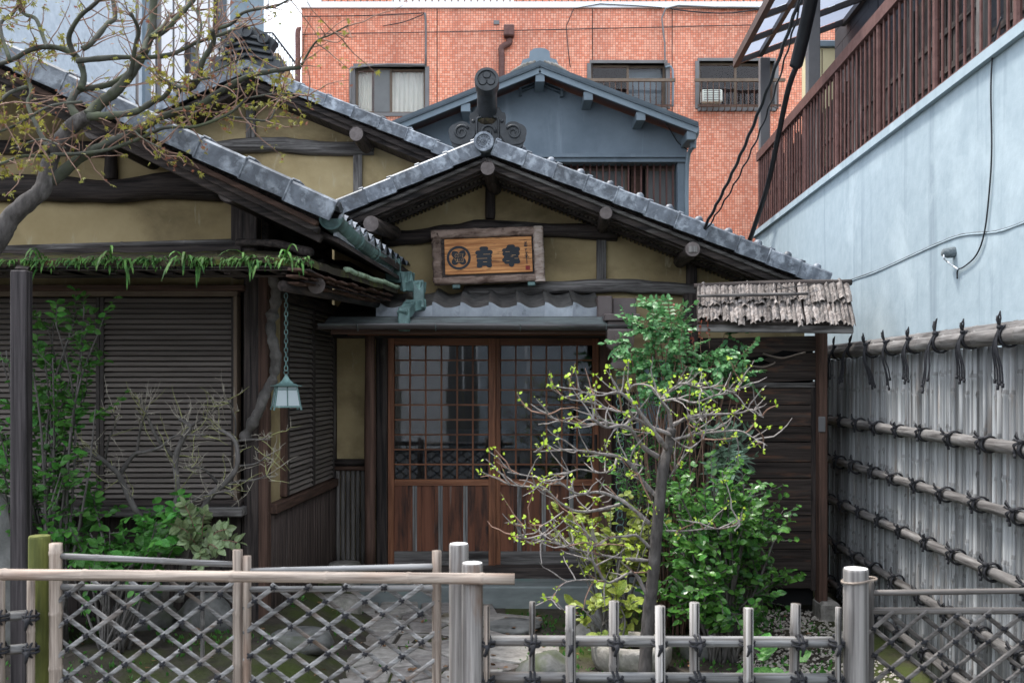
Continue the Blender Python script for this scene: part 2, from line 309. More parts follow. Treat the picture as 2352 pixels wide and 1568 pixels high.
def brickmat():
    m = bpy.data.materials.new('orange_mosaic_tile'); m.use_nodes = True; t = m.node_tree; N = t.nodes; Lk = t.links.new
    b = N['Principled BSDF']; g = N.new('ShaderNodeTexCoord'); sp = N.new('ShaderNodeSeparateXYZ'); cb = N.new('ShaderNodeCombineXYZ')
    Lk(g.outputs['Object'], sp.inputs[0]); Lk(sp.outputs[0], cb.inputs[0]); Lk(sp.outputs[2], cb.inputs[1])
    br = N.new('ShaderNodeTexBrick'); br.offset = 0.0; br.squash = 1.0
    Lk(cb.outputs[0], br.inputs['Vector']); br.inputs['Scale'].default_value = 1.0
    br.inputs['Brick Width'].default_value = .052; br.inputs['Row Height'].default_value = .048; br.inputs['Mortar Size'].default_value = .0042
    br.inputs['Color1'].default_value = (.66, .19, .095, 1); br.inputs['Color2'].default_value = (.86, .40, .26, 1)
    br.inputs['Mortar'].default_value = (.24, .10, .07, 1); br.inputs['Bias'].default_value = -.1
    ns = N.new('ShaderNodeTexNoise'); ns.inputs['Scale'].default_value = 1.0; ns.inputs['Detail'].default_value = 8; mpp = N.new('ShaderNodeMapping'); mpp.inputs['Scale'].default_value = (1.6, .22, 1); Lk(cb.outputs[0], mpp.inputs[0]); Lk(mpp.outputs[0], ns.inputs['Vector'])
    rp = N.new('ShaderNodeValToRGB'); rp.color_ramp.elements[0].color = (.70, .68, .68, 1); rp.color_ramp.elements[1].color = (1.12, 1.1, 1.08, 1); rp.color_ramp.elements[0].position = .3; rp.color_ramp.elements[1].position = .65; Lk(ns.outputs[0], rp.inputs[0])
    mu = N.new('ShaderNodeMixRGB'); mu.blend_type = 'MULTIPLY'; mu.inputs[0].default_value = 1; Lk(br.outputs[0], mu.inputs[1]); Lk(rp.outputs[0], mu.inputs[2])
    Lk(mu.outputs[0], b.inputs['Base Color']); b.inputs['Roughness'].default_value = .5
    bp = N.new('ShaderNodeBump'); bp.inputs['Strength'].default_value = .3; bp.inputs['Distance'].default_value = .004; bp.invert = True
    Lk(br.outputs['Fac'], bp.inputs['Height']); Lk(bp.outputs[0], b.inputs['Normal'])
    return m
M['tilered'] = brickmat()
def slatemat():
    m = M['slate']; return m

# ------------------------------------------------------------------ shape helpers
def log(path, r, n=12, jr=.12, seed=0, k=5):
    pts = smooth_path(path, k); rd = []
    rr = r if hasattr(r, '__len__') else None
    for i, p in enumerate(pts):
        t = i / (len(pts) - 1)
        base = lerp(rr[0], rr[1], t) if rr else r
        q = mn.noise(Vector((i * .35 + seed * 9.1, seed * 3.3, 0)))
        pts[i] = p + Vector((0, 0, base * .35 * mn.noise(Vector((i * .22, seed * 5.0, 7)))))
        rd.append(base * (1 + jr * q * 2))
    return MB().tube(pts, rd, n)
def bamboo(a, b, r, node=.26, n=10, off=.1, bend=0.0, seed=0):
    a, b = Vector(a), Vector(b); L = (b - a).length; d = (b - a) / L
    st = [0.0]; x = off
    while x < L - .02:
        st += [x - .012, x - .003, x + .003, x + .012]; x += node * (.85 + .3 * rng.random())
    st.append(L); st = sorted(q for q in st if 0 <= q <= L)
    nodeset = []
    pts = []; rd = []
    for i, q in enumerate(st):
        s = math.sin(math.pi * q / L) * bend
        pts.append(a + d * q + Vector((0, 0, s)))
        near = (i % 4 in (2, 3)) and 0 < i < len(st) - 1
        rd.append(r * (1.09 if near else 1.0))
    return MB().tube(pts, rd, n)
def logend_disc(c, axis, r, n=16):
    ax = Vector(axis).normalized(); q = ax.to_track_quat('Z', 'Y').to_matrix().to_4x4(); q.translation = Vector(c)
    return MB().lathe([(r, -.002), (r * .985, .003), (r * .5, .004)], (0, 0, 0), n, q)
def wall_holes(x0, x1, z0, z1, y0, y1, holes):
    xs = sorted({x0, x1, *[h[0] for h in holes], *[h[1] for h in holes]}); zs = sorted({z0, z1, *[h[2] for h in holes], *[h[3] for h in holes]})
    mb = MB()
    for i in range(len(xs) - 1):
        run = None
        for j in range(len(zs) - 1):
            cxm, czm = (xs[i] + xs[i + 1]) / 2, (zs[j] + zs[j + 1]) / 2
            hole = any(h[0] < cxm < h[1] and h[2] < czm < h[3] for h in holes)
            if hole:
                if run is not None: mb.bx(xs[i], xs[i + 1], y0, y1, run, zs[j]); run = None
            elif run is None: run = zs[j]
        if run is not None: mb.bx(xs[i], xs[i + 1], y0, y1, run, zs[-1])
    return mb

# ================================================================== ground
ob('ground', MB().add([(-150, -150, -.03), (150, -150, -.03), (150, 150, -.03), (-150, 150, -.03)], [(0, 1, 2, 3)]), M['soil'], kind='structure')
ob('road', MB().add([(-60, -8, -.012), (60, -8, -.012), (60, 3.1, -.012), (-60, 3.1, -.012)], [(0, 1, 2, 3)]), M['asphalt'], kind='structure')
def gz(x, y):
    z = .035 * mn.noise(Vector((x * 1.3, y * 1.3, 3))) + .015 * mn.noise(Vector((x * 5, y * 5, 1)))
    bed = max(0, min(1, (-.9 - x) / .5)) * max(0, min(1, (y - 4.6) / .9))
    z += .22 * bed
    k = max(0, min(1, (y - 7.0) / .4)) * max(0, min(1, (x + 1.3) / .3)) * max(0, min(1, (1.0 - x) / .3))
    return z * (1 - k) - .02 * k
nx, ny = 90, 50
g = MB(); vs = [(-5.2 + 8.3 * i / nx, 3.1 + 5.4 * j / ny, gz(-5.2 + 8.3 * i / nx, 3.1 + 5.4 * j / ny)) for j in range(ny + 1) for i in range(nx + 1)]
g.add(vs, [(j * (nx + 1) + i, j * (nx + 1) + i + 1, (j + 1) * (nx + 1) + i + 1, (j + 1) * (nx + 1) + i) for j in range(ny) for i in range(nx)])
ob('garden_ground', g, M['soil'], kind='structure', smooth=True)

# flagstone path: cells of a jittered grid, each a stone of its own
def clip(poly, a, b):
    mx_, my_ = (a[0] + b[0]) / 2, (a[1] + b[1]) / 2; dx, dy = b[0] - a[0], b[1] - a[1]
    out = []; n = len(poly)
    for i in range(n):
        p, q = poly[i], poly[(i + 1) % n]
        dp = (p[0] - mx_) * dx + (p[1] - my_) * dy; dq = (q[0] - mx_) * dx + (q[1] - my_) * dy
        if dp <= 0: out.append(p)
        if dp * dq < 0:
            t = dp / (dp - dq); out.append((p[0] + (q[0] - p[0]) * t, p[1] + (q[1] - p[1]) * t))
    return out
path = ob('path', MB().add([(-1.25, 3.2, -.01), (-.1, 3.2, -.01), (-.05, 7.55, -.01), (-1.35, 7.55, -.01)], [(0, 1, 2, 3)]), M['soil'], kind='structure')
sites = [(-1.5 + .27 * i + rng.uniform(-.1, .1) + (.13 if j % 2 else 0), 3.3 + .27 * j + rng.uniform(-.1, .1)) for j in range(16) for i in range(6)]
for (x, y) in sites:
    lo_, hi_ = -1.35 + .06 * math.sin(y * 2), -.02 + .08 * math.sin(y * 3 + 1)
    poly = [(x - .4, y - .4), (x + .4, y - .4), (x + .4, y + .4), (x - .4, y + .4)]
    for s2 in sites:
        if s2 != (x, y) and abs(s2[0] - x) < .8 and abs(s2[1] - y) < .8: poly = clip(poly, (x, y), s2)
    if len(poly) < 3 or not (lo_ < x < hi_) or y > 7.45: continue
    cx_ = sum(p[0] for p in poly) / len(poly); cy_ = sum(p[1] for p in poly) / len(poly)
    h = .012 + .022 * rng.random(); mb = MB(); n = len(poly)
    sh = lambda f: [(cx_ + (p[0] - cx_) * f, cy_ + (p[1] - cy_) * f) for p in poly]
    lo, mid, top = sh(.95), sh(.93), sh(.86)
    vs = [(p[0], p[1], -.03) for p in lo] + [(p[0], p[1], h - .008) for p in mid] + [(p[0], p[1], h) for p in top]
    fs = [(i, (i + 1) % n, n + (i + 1) % n, n + i) for i in range(n)] + [(n + i, n + (i + 1) % n, 2 * n + (i + 1) % n, 2 * n + i) for i in range(n)] + [tuple(range(2 * n, 3 * n))]
    ob('flagstone', mb.add(vs, fs), M['flag'], path)

# ================================================================== the old wooden house
house = thing('wooden_house', 'old wooden house with ochre plaster gables, grey tiled roofs and lattice sliding doors', 'house', (0, 7.5, 0))

# shared pieces
def verge_tile_mesh():
    mb = MB()
    prof = [(-.11, -.062), (-.11, .045), (-.095, .058), (-.02, .064), (.05, .05), (.11, .05), (.11, .02), (.04, .02), (-.03, .035), (-.085, .03), (-.088, -.062)]
    n = len(prof); L = .135
    for e, sx in ((-L, 1.0), (L, .965)):
        mb.v += [(e, p[0], p[1] * sx) for p in prof]
    mb.f += [tuple(range(n)), tuple(range(2 * n - 1, n - 1, -1))] + [(i, i + n, (i + 1) % n + n, (i + 1) % n) for i in range(n)]
    mb.box((-L + .02, -.02, .066), (.05, .13, .018), .006)
    mb.box((-L + .004, -.1, .0), (.012, .03, .12), .003)
    me = mb.mesh('tile'); me.materials.append(M['tile']); return me
VT = verge_tile_mesh()
def verge(p0, p1, n, parent, down=1):
    """tiles from the ridge end p0 down to p1"""
    p0, p1 = Vector(p0), Vector(p1); d = p1 - p0; L = d.length / n
    ang = math.atan2(d.z, d.x)
    for i in range(n):
        c = p0 + d * ((i + .5) / n)
        # raised at its lower end: each tile laps over the next one down
        T = Matrix.Translation(c + Vector((0, rng.uniform(-.006, .006), .004 + rng.uniform(-.003, .003))))
        if d.x > 0: Mx = T @ Matrix.Rotation(-(ang + R(1.8)), 4, 'Y') @ Matrix.Diagonal((L / .262, 1, 1, 1))
        else: Mx = T @ Matrix.Rotation(-(ang - math.pi - R(1.8)) if ang > 0 else -(ang + math.pi - R(1.8)), 4, 'Y') @ Matrix.Diagonal((-L / .262, 1, 1, 1))
        ob('tile', VT, None, parent, M=Mx)
def roof_slope(name, pa, pb, Y0, Y1, parent, th=.05, rows=None, pitch=.24):
    """pa = (x, z) ridge, pb = (x, z) eave at depth Y0; pantile waves across Y, steps down the slope"""
    ax, az = pa; bx_, bz = pb; L = math.hypot(bx_ - ax, bz - az); rows = rows or max(3, int(L / .25)); ny = int((Y1 - Y0) / .04)
    mb = MB(); prof = []
    for i in range(rows):
        t0, t1 = i / rows, (i + 1) / rows
        prof += [(t0, .0), (t1, .022)]
    for t, dz in prof:
        for j in range(ny + 1):
            y = Y0 + (Y1 - Y0) * j / ny; ph = (y - Y0) / pitch * 2 * math.pi
            wv = .02 * math.sin(ph) + .009 * math.sin(2 * ph + .6)
            mb.v.append((ax + (bx_ - ax) * t + YAW * (y - Y0), y, az + (bz - az) * t + dz + wv))
    m_ = ny + 1
    mb.f = [(a * m_ + j, a * m_ + j + 1, (a + 1) * m_ + j + 1, (a + 1) * m_ + j) for a in range(len(prof) - 1) for j in range(ny)]
    o = ob(name, mb, M['tile'], parent, smooth=False)
    mb = MB().prism([(ax, az - .03), (bx_, bz - .03), (bx_, bz - .03 - th), (ax, az - .03 - th)], Y0 + .02, Y1, YAW * (Y1 - Y0))
    ob('roof_deck', mb, M['dark_y'], parent)
    return o
def purlin(c, Yb, r, name='purlin', mat_='dark_y', axis=None):
    """log whose cut end faces the street"""
    c = Vector(c); e = Vector((c.x + YAW * (Yb - c.y), Yb, c.z)) if axis is None else Vector(axis)
    p = ob(name, log([c, (c + e) / 2, e], r, 14, .05, rng.random() * 9), M[mat_], house, smooth=True)
    ob('cut_end', logend_disc(c, c - e, r * .97), M['logend'], p); return p
def vpost(px, y0, y1, Y, wpx, m='dark_z', rnd=True, name='post', parent=None, d=None):
    r = wpx * Y / F / 2; a, b = P(px, y1, Y), P(px, y0, Y)
    mb = log([a, (a + b) / 2, b], r, 10, .08, px, 4) if rnd else MB().box((a + b) / 2, (2 * r, d or 2 * r, b.z - a.z), .006)
    return ob(name, mb, M[m], parent or house, smooth=rnd)

# ---- middle gable at the back
Yv, Yw = 9.5, 9.95
apx, rgt, lft = P(566, 160, Yv), P(1060, 366, Yv), P(300, 283, Yv)
roofB = roof_slope('roof', (apx.x, apx.z), (rgt.x + .3, rgt.z - .115), Yv + .05, 13, house); roof_slope('roof', (apx.x, apx.z), (lft.x - 1.2, lft.z - .55), Yv + .05, 13, house)
verge(apx, rgt, 8, roofB); verge(apx, lft, 4, roofB)
dzB = lambda x: apx.z - .16 - (.417 * (x - apx.x) if x > apx.x else -.462 * (x - apx.x))
xs = [-6.2, apx.x, .2]
ob('gable_wall', MB().prism([(xs[0], 1.2), (xs[2], 1.2), (xs[2], dzB(xs[2]) + .05), (xs[1], dzB(xs[1]) + .05), (xs[0], dzB(xs[0]) + .05)], Yw, Yw + .12), M['plaster'], house, label='ochre plaster gable wall behind the maple')
for k, (dy, dz, hh) in enumerate(((.0, -.10, .05), (.06, -.14, .05))):
    for e in (rgt, lft):
        a = apx + Vector((0, dy, dz)); b = e + Vector((0, dy, dz)) + (e - apx) * .02
        ob('bargeboard', MB().beam(a, b, .05, hh, .004, up=(0, 0, 1)), M['dark_x'], house)
ob('soffit', MB().prism([(apx.x, apx.z - .13), (rgt.x + .2, rgt.z - .2), (rgt.x + .2, rgt.z - .23), (apx.x, apx.z - .16), (lft.x - .4, lft.z - .3), (lft.x - .4, lft.z - .27)], Yv + .08, Yw), M['dark_y'], house)
ob('beam', log([P(470, 345, Yw - .02), P(560, 335, Yw - .03), P(640, 332, Yw - .03), P(720, 340, Yw - .02), P(858, 342, Yw - .02)], .075, 12, .16, 3), M['grey_x'], house, smooth=True)
vpost(822, 355, 480, Yw - .01, 20, 'grey_z', False, d=.06); vpost(577, 215, 328, Yw - .01, 22, 'grey_z', False, d=.06)
purlin(P(818, 308, 9.4), Yw, .068)

# ---- left wing
YL, YLW = 5.4, 6.3
e_lo, e_hi = P(772, 492, YL), P(-240, 9, YL)
rz = lambda x: e_lo.z + (e_hi.z - e_lo.z) / (e_hi.x - e_lo.x) * (x - e_lo.x)
roofL = roof_slope('roof', (e_hi.x, e_hi.z), (e_lo.x, e_lo.z), YL + .05, 9.2, house)
roof_slope('roof', (e_hi.x, e_hi.z), (e_hi.x - 1.5, e_hi.z - .7), YL + .05, 9.2, house)
verge(e_hi, e_lo, 10, roofL)
cs = Vector((X(622, YLW), YLW, 0)); ce = Vector((X(768, 8.0), 8.0, 0)); sd = (ce - cs).normalized()
SX = cs.x
wl = [(-4.9, .1), (SX - .06, .1), (SX - .06, rz(SX) - .2), (-3.3, rz(-3.3) - .2), (-4.9, rz(-3.3) - .9)]
sx0, sx1, sz0, sz1 = X(-300, YLW), X(548, YLW), .95, 2.28
ob('gable_wall', MB().prism([(-4.9, 2.28), (SX - .06, 2.28), (SX - .06, rz(SX) - .12), (-3.3, rz(-3.3) - .12), (-4.9, rz(-3.3) - .9)], YLW, YLW + .12), M['plaster'], house, label='ochre plaster wall above the shutters')
ob('inner_wall', MB().bx(-4.9, SX - .08, YLW + .07, YLW + .12, .1, 2.279), M['void'], house)
for (dy, dz, hh, mm) in ((0, -.098, .03, 'brown_x'), (.05, -.128, .036, 'dark_x'), (.11, -.165, .045, 'dark_x')):
    a = e_hi + Vector((0, dy, dz)); b = e_lo + Vector((-.1, dy, dz + .045))
    ob('bargeboard', MB().beam(a, b, .06, hh, .004), M[mm], house)
ob('soffit', MB().prism([(e_hi.x, e_hi.z - .12), (e_lo.x, e_lo.z - .12), (e_lo.x, e_lo.z - .145), (e_hi.x, e_hi.z - .145)], YL + .12, 8.2, YAW * 2.7), M['dark_y'], house)
ob('beam', log([P(-60, 436, YLW - .03), P(80, 432, YLW - .03), P(220, 438, YLW - .04), P(360, 432, YLW - .03), P(515, 428, YLW - .03)], .078, 14, .12, 5), M['dark_x'], house, smooth=True)
ob('beam', log([P(-60, 335, YLW - .01), P(100, 338, YLW - .02), P(250, 345, YLW - .01)], .05, 12, .12, 6), M['dark_x'], house, smooth=True)
purlin(P(527, 437, 5.5), 7.6, .068); purlin(P(214, 298, 5.5), 7.6, .055)
vpost(566, 470, 640, YLW - .04, 60, 'dark_z', False, d=.12); vpost(255, 350, 412, YLW - .02, 30, 'dark_z')
# corner posts down to the ground
vpost(583, 560, 1520, YLW - .035, 38, 'dark_z', False, d=.1, name='corner_post')
vpost(608, 600, 1500, YLW - .045, 22, 'brown_z', False, d=.09, name='corner_post')
# twisted vine climbing the corner post is a separate thing further down
# lintel, tan frame, shutters
ob('lintel', MB().bx(X(-300, 6.2), X(563, 6.2), 6.16, 6.29, Z(668, 6.2), Z(655, 6.2), .004), M['brown_x'], house)
ob('lintel', MB().bx(X(-300, 6.25), X(548, 6.25), 6.22, 6.30, Z(681, 6.25), Z(668, 6.25) - .001, .003), M['shutf'], house)
ob('shutter_jamb', MB().bx(X(541, 6.25), X(549, 6.25), 6.2, 6.3, .96, Z(681, 6.25) - .001, .003), M['shutf'], house)
def slat_mesh(wd, name='slat'):
    mb = MB(); h = .0335
    prof = [(.012, .002), (-.016, .003), (-.019, .006), (-.004, .0265), (.004, .0275), (.012, .0275)]
    n = len(prof)
    for x in (-wd / 2, wd / 2): mb.v += [(x, p[0], p[1]) for p in prof]
    mb.f += [tuple(range(n)), tuple(range(2 * n - 1, n - 1, -1))] + [(i, i + n, (i + 1) % n + n, (i + 1) % n) for i in range(n)]
    me = mb.mesh(name); me.materials.append(M['shut']); return me
def shutter(a, b, z0, z1, n):
    a, b = Vector(a), Vector(b); d = (b - a).normalized(); W = (b - a).length; ang = math.atan2(d.y, d.x)
    Fm = Matrix.Translation((a + b) / 2) @ Matrix.Rotation(ang, 4, 'Z')
    mb = MB(); [mb.box((0, 0, 0), q, .002, Fm @ Matrix.Translation(c)) for c, q in (((0, .025, (z0 + z1) / 2), (W, .012, z1 - z0)), ((-W / 2 + .012, 0, (z0 + z1) / 2), (.024, .03, z1 - z0)), ((W / 2 - .012, 0, (z0 + z1) / 2), (.024, .03, z1 - z0)))]
    o = ob('shutter', mb, M['shutd'], house)
    h = (z1 - z0) / n; me = slat_mesh(W - .05)
    for i in range(n): ob('slat', me, None, o, M=Fm @ Matrix.Translation((0, .006, z0 + h * i)) @ Matrix.Diagonal((1, 1, h / .0345, 1)))
xd = X(233, 6.27)
shutter((X(-250, 6.27), 6.27, 0), (xd - .006, 6.27, 0), .975, Z(683, 6.27), 38)
shutter((xd + .006, 6.245, 0), (X(541, 6.245), 6.245, 0), .975, Z(683, 6.245), 38)
ob('sill', MB().bx(X(-300, 6.15), X(561, 6.15), 6.1, 6.3, .88, .935, .006), M['grey_x'], house)
ob('shutter_track', MB().bx(X(-300, 6.2), X(556, 6.2), 6.17, 6.298, .936, .972, .004), M['dark_x'], house)
x = X(-300, YLW)
while x < X(570, YLW):
    wd = rng.uniform(.10, .15); ob('board', MB().bx(x + .002, x + wd - .002, YLW - .005 - rng.random() * .01, YLW + .03, .05, .878, .003), M['dark_z'], house); x += wd
# side wall of the wing, running back to the entrance
def S(s, off, z): p = cs + sd * s + Vector((sd.y, -sd.x, 0)) * off; return Vector((p.x, p.y, z))
def sidebox(s0, s1, o0, o1, z0, z1, ch=.003):
    A = math.atan2(sd.y, sd.x); c = S((s0 + s1) / 2, (o0 + o1) / 2, (z0 + z1) / 2)
    return MB().box((0, 0, 0), (s1 - s0, abs(o1 - o0), z1 - z0), ch, Matrix.Translation(c) @ Matrix.Rotation(A, 4, 'Z'))
ob('side_wall', sidebox(.0, 1.69, -.12, -.02, .9, 2.25, 0), M['plaster'], house); ob('side_wall', sidebox(.0, 1.69, -.12, -.015, 2.251, 2.9, 0), M['dark_y'], house)  # upper piece: dark timber colour stands in for the shade under the eave
ob('side_frame', sidebox(.27, .31, -.03, .02, .95, 2.25), M['brown_z'], house)
ob('lintel', sidebox(.1, 1.69, -.03, .03, 2.24, 2.31), M['dark_y'], house)
ob('sill', sidebox(-.02, 1.69, -.04, .045, .875, .935), M['brown_y'], house)
ob('shutter_backing', sidebox(.31, 1.66, -.025, -.012, .94, 2.24, 0), M['shutd'], house)
shutter(S(.33, .005, 0), S(1.0, .005, 0), .945, 2.235, 36); shutter(S(1.01, .005, 0), S(1.62, .005, 0), .945, 2.235, 36)
ob('side_frame', sidebox(1.63, 1.69, -.03, .025, .936, 2.24), M['dark_z'], house)
s = .0
while s < 1.66:
    wd = rng.uniform(.035, .055); ob('batten', MB().tube([S(s + wd / 2, .0, .05), S(s + wd / 2, .0, .45), S(s + wd / 2, .0, .874)], wd * .52, 7), M['stain'], house, smooth=True); s += wd

# ---- pent roof with moss along the wing, wrapping the corner
ez, hz = 2.345, 2.535
xL = -4.2; cE = Vector((X(706, 5.15), 5.15, ez)); bE = Vector((X(914, 7.45), 7.45, 2.405)); cW = Vector((SX, 6.28, hz)); bW = Vector((X(800, 7.9), 7.9, 2.66))
def sagline(a, b, n, amp, seed):
    return [a.lerp(b, i / n) + Vector((0, .012 * mn.noise(Vector((i * .7, seed, 2))), amp * mn.noise(Vector((i * .5, seed, 0))) + .01 * mn.noise(Vector((i * 2.1, seed, 4))))) for i in range(n + 1)]
A = sagline(Vector((xL, 5.15, ez - .02)), cE, 40, .02, 1); B = sagline(Vector((xL, 6.3, hz - .015)), cW, 40, .008, 2)
mossr = ob('pent_roof', MB().strip(A, B).strip([p + Vector((0, 0, -.03)) for p in A], A).strip([p + Vector((0, .02, -.03)) for p in A], [p + Vector((0, 0, -.07)) for p in B]), M['moss'], house, label='mossy pent roof above the shutters')
A2 = sagline(cE, bE, 24, .014, 5); B2 = sagline(cW, bW, 24, .008, 6); A2[0] = A[-1]; B2[0] = B[-1]
ob('roof_surface', MB().strip(A2, B2).strip([p + Vector((0, 0, -.04)) for p in A2], A2).strip([p + Vector((-.02, 0, -.04)) for p in A2], [p + Vector((0, 0, -.06)) for p in B2]), M['moss'], mossr)
ob('edge_lichen', MB().tube([p + Vector((.0, 0, .008)) for p in A2[8:]], [.017 + .011 * mn.noise(Vector((i, 3, 0))) for i in range(17)], 7), M['lichen'], mossr, smooth=True)
# ragged shingle ends under the side eave and along the front eave
for i in range(26):
    t = i / 26; p = cE.lerp(bE, t); L = rng.uniform(.12, .3); lay = i % 3
    c = p + Vector((-.05 - .03 * lay, 0, -.062 - .026 * lay + rng.uniform(-.006, .006)))
    ob('shingle', MB().beam(c - sd * L / 2, c + sd * L / 2, rng.uniform(.05, .08), .012, .002), M['brown_y'], mossr)
for i in range(34):
    x = lerp(-3.2, cE.x - .06, i / 33); lay = i % 2
    ob('shingle', MB().bx(x - rng.uniform(.05, .12), x + rng.uniform(.05, .12), 5.15 + .02 * lay + rng.uniform(0, .015), 5.42, ez - .046 - .012 * lay, ez - .036 - .012 * lay, .002), M['dark_x'], mossr)
ob('ceiling_board', MB().add([(xL, 5.2, ez - .052), (cE.x - .04, 5.2, ez - .05), (SX, 6.28, hz - .05), (xL, 6.28, hz - .055)], [(0, 1, 2, 3)]).add([cE + Vector((-.04, .05, -.11)), bE + Vector((-.04, 0, -.11)), bW + Vector((0, 0, -.1)), cW + Vector((0, 0, -.1))], [(0, 1, 2, 3)]), M['dark_y'], mossr)
ob('eave_beam', MB().tube(smooth_path([(xL, 5.42, ez - .055), (-2.4, 5.42, ez - .055), (cE.x - .12, 5.42, ez - .05)], 6), .017, 10), M['dark_x'], mossr, smooth=True)
ob('eave_beam', MB().tube([cE + Vector((-.15, .1, -.13)), bE + Vector((-.15, 0, -.12))], .03, 10), M['dark_y'], mossr, smooth=True)
for i in range(9):
    x = -3.6 + i * .3; ob('rafter', MB().beam((x, 5.24, ez - .06), (x, 6.3, hz - .06), .03, .02), M['dark_y'], mossr)
ob('ridge_pole', bamboo(P(-80, 574, 6.22), P(548, 556, 6.22), .022, .4), M['grey_x'], mossr, smooth=True)
ob('ridge_board', MB().beam(P(-80, 589, 6.2), P(556, 568, 6.2), .03, .05, .006), M['dark_x'], mossr)
ob('ridge_pole', log([P(548, 557, 6.2), P(640, 560, 5.95), P(712, 580, 5.6)], .024, 9, .2, 4), M['dark_x'], mossr, smooth=True)
purlin(P(727, 655, 5.55), 7.2, .05, 'eave_log', axis=P(690, 600, 6.3))
vpost(49, 622, 1700, 4.98, 37, 'eavep', False, d=.075, name='eave_post')
ob('eave_bracket', MB().beam(P(49, 628, 4.98), P(60, 612, 5.4), .06, .05), M['dark_y'], house)

# ---- left wing gutter, its eave tiles and the zigzag copper downpipe
ga, gb = P(760, 500, 5.42), P(903, 603, 7.6)
gp = [ga.lerp(gb, i / 14) + Vector((0, 0, -.035 * math.sin(math.pi * i / 14))) for i in range(15)]
mb = MB(); n = 10
for i, p in enumerate(gp):
    rr = lerp(.066, .055, i / 14)
    for sgn in (1, .9):
        for k in range(n + 1):
            a = math.pi + math.pi * k / n; mb.v.append((p.x + math.cos(a) * rr * sgn, p.y, p.z + math.sin(a) * rr * sgn + (.0 if sgn == 1 else .004)))
q = 2 * (n + 1)
for i in range(14):
    for k in range(n):
        mb.f += [(i * q + k, i * q + k + 1, (i + 1) * q + k + 1, (i + 1) * q + k), (i * q + n + 1 + k, i * q + n + 2 + k, (i + 1) * q + n + 2 + k, (i + 1) * q + n + 1 + k)]
for i in (0, 14): mb.f += [(i * q + k, i * q + k + 1, i * q + n + 2 + k, i * q + n + 1 + k) for k in range(n)]
gut = ob('gutter', mb, M['copper'], house, smooth=True, label='green copper gutter under the wing eave')
ob('gutter_stop', MB().prism([(ga.x + math.cos(math.pi + math.pi * k / n) * .064, ga.z + math.sin(math.pi + math.pi * k / n) * .064) for k in range(n + 1)], ga.y + .03, ga.y + .036), M['copper'], gut)
for t in (.28, .55, .86):
    p = ga.lerp(gb, t); p.z -= .035 * math.sin(math.pi * t)
    ob('hanger', MB().tube([p + Vector((math.cos(math.pi + math.pi * k / 8) * .067, 0, math.sin(math.pi + math.pi * k / 8) * .067)) for k in range(9)] + [p + Vector((.03, 0, .06))], .004, 5), M['copper'], gut)
def eave_tile_mesh():
    mb = MB(); pr = []; n = 14; Wd = .27
    for i in range(n + 1):
        t = i / n; x = -Wd / 2 + Wd * t
        z = .019 * math.cos(min(1, t / .5) * math.pi) if t < .5 else -.019 + .024 * (1 - math.cos((t - .5) / .5 * math.pi / 2))
        pr.append((x, z))
    pts = []
    for y, lift in ((0, 0), (.3, .02)):
        pts += [(x, y, z + lift) for x, z in pr] + [(x, y, z + lift - .014) for x, z in pr]
    q = 2 * (n + 1); mb.v = pts
    for i in range(n):
        mb.f += [(i, i + 1, q + i + 1, q + i), (n + 1 + i, q + n + 1 + i, q + n + 2 + i, n + 2 + i)]
    # hanging front lip, closed in front and below
    lo = -.08
    base = len(mb.v)
    mb.v += [(x, -.012, z + .002) for x, z in pr] + [(x, -.012, lo) for x, z in pr] + [(x, .008, z - .012) for x, z in pr] + [(x, .008, lo) for x, z in pr]
    m_ = n + 1
    for i in range(n):
        mb.f += [(base + i, base + m_ + i, base + m_ + i + 1, base + i + 1), (base + 2 * m_ + i, base + 2 * m_ + i + 1, base + 3 * m_ + i + 1, base + 3 * m_ + i), (base + m_ + i, base + 3 * m_ + i, base + 3 * m_ + i + 1, base + m_ + i + 1), (base + i, base + i + 1, i + 1, i)]
    for i in (0, n): mb.f.append((base + i, base + m_ + i, base + 3 * m_ + i, base + 2 * m_ + i))
    me = mb.mesh('eave_tile'); me.materials.append(M['tilebrown']); me.materials.append(M['tilelip'])
    for p_ in me.polygons: p_.material_index = 1 if max(me.vertices[q_].co.y for q_ in p_.vertices) < .02 else 0
    return me
ET = eave_tile_mesh()
for i in range(9):
    Y = 5.62 + .24 * i; t = (Y - 5.42) / (7.6 - 5.42); p = ga.lerp(gb, t)
    Mx = Matrix.Translation(Vector((p.x + .035, Y, e_lo.z - .0 + (gb.z - ga.z) * t))) @ Matrix.Rotation(R(90) - math.atan(YAW), 4, 'Z') @ Matrix.Rotation(R(16), 4, 'X') @ Matrix.Diagonal((.9, 1, 1.35, 1))
    ob('eave_tile', ET, None, roofL, M=Mx)
# zigzag pipe
zz = [P(903, 604, 7.55), P(905, 636, 7.55), P(935, 638, 7.5), P(937, 657, 7.5), P(962, 659, 7.45), P(963, 700, 7.4), P(942, 704, 7.3), P(929, 720, 7.2), P(928, 746, 7.18)]
dp = ob('downpipe', MB().beam(zz[0] + Vector((0, 0, .03)), zz[1] - Vector((0, 0, .04)), .115, .12, .006, up=(0, 1, 0)), M['copper'], house, label='stepped green copper downpipe')
for i in range(1, len(zz) - 1):
    a, b = zz[i], zz[i + 1]; d = (b - a).normalized(); wd = (.09, .088, .086, .084, .082, .08, .082, .082)[i]
    ob('pipe_section', MB().beam(a - d * wd * .5, b + d * wd * .48, wd, wd * rng.uniform(.94, 1.0), .006, up=(0, 1, 0) if abs(d.z) > .5 else (0, 0, 1)), M['copper'], dp)

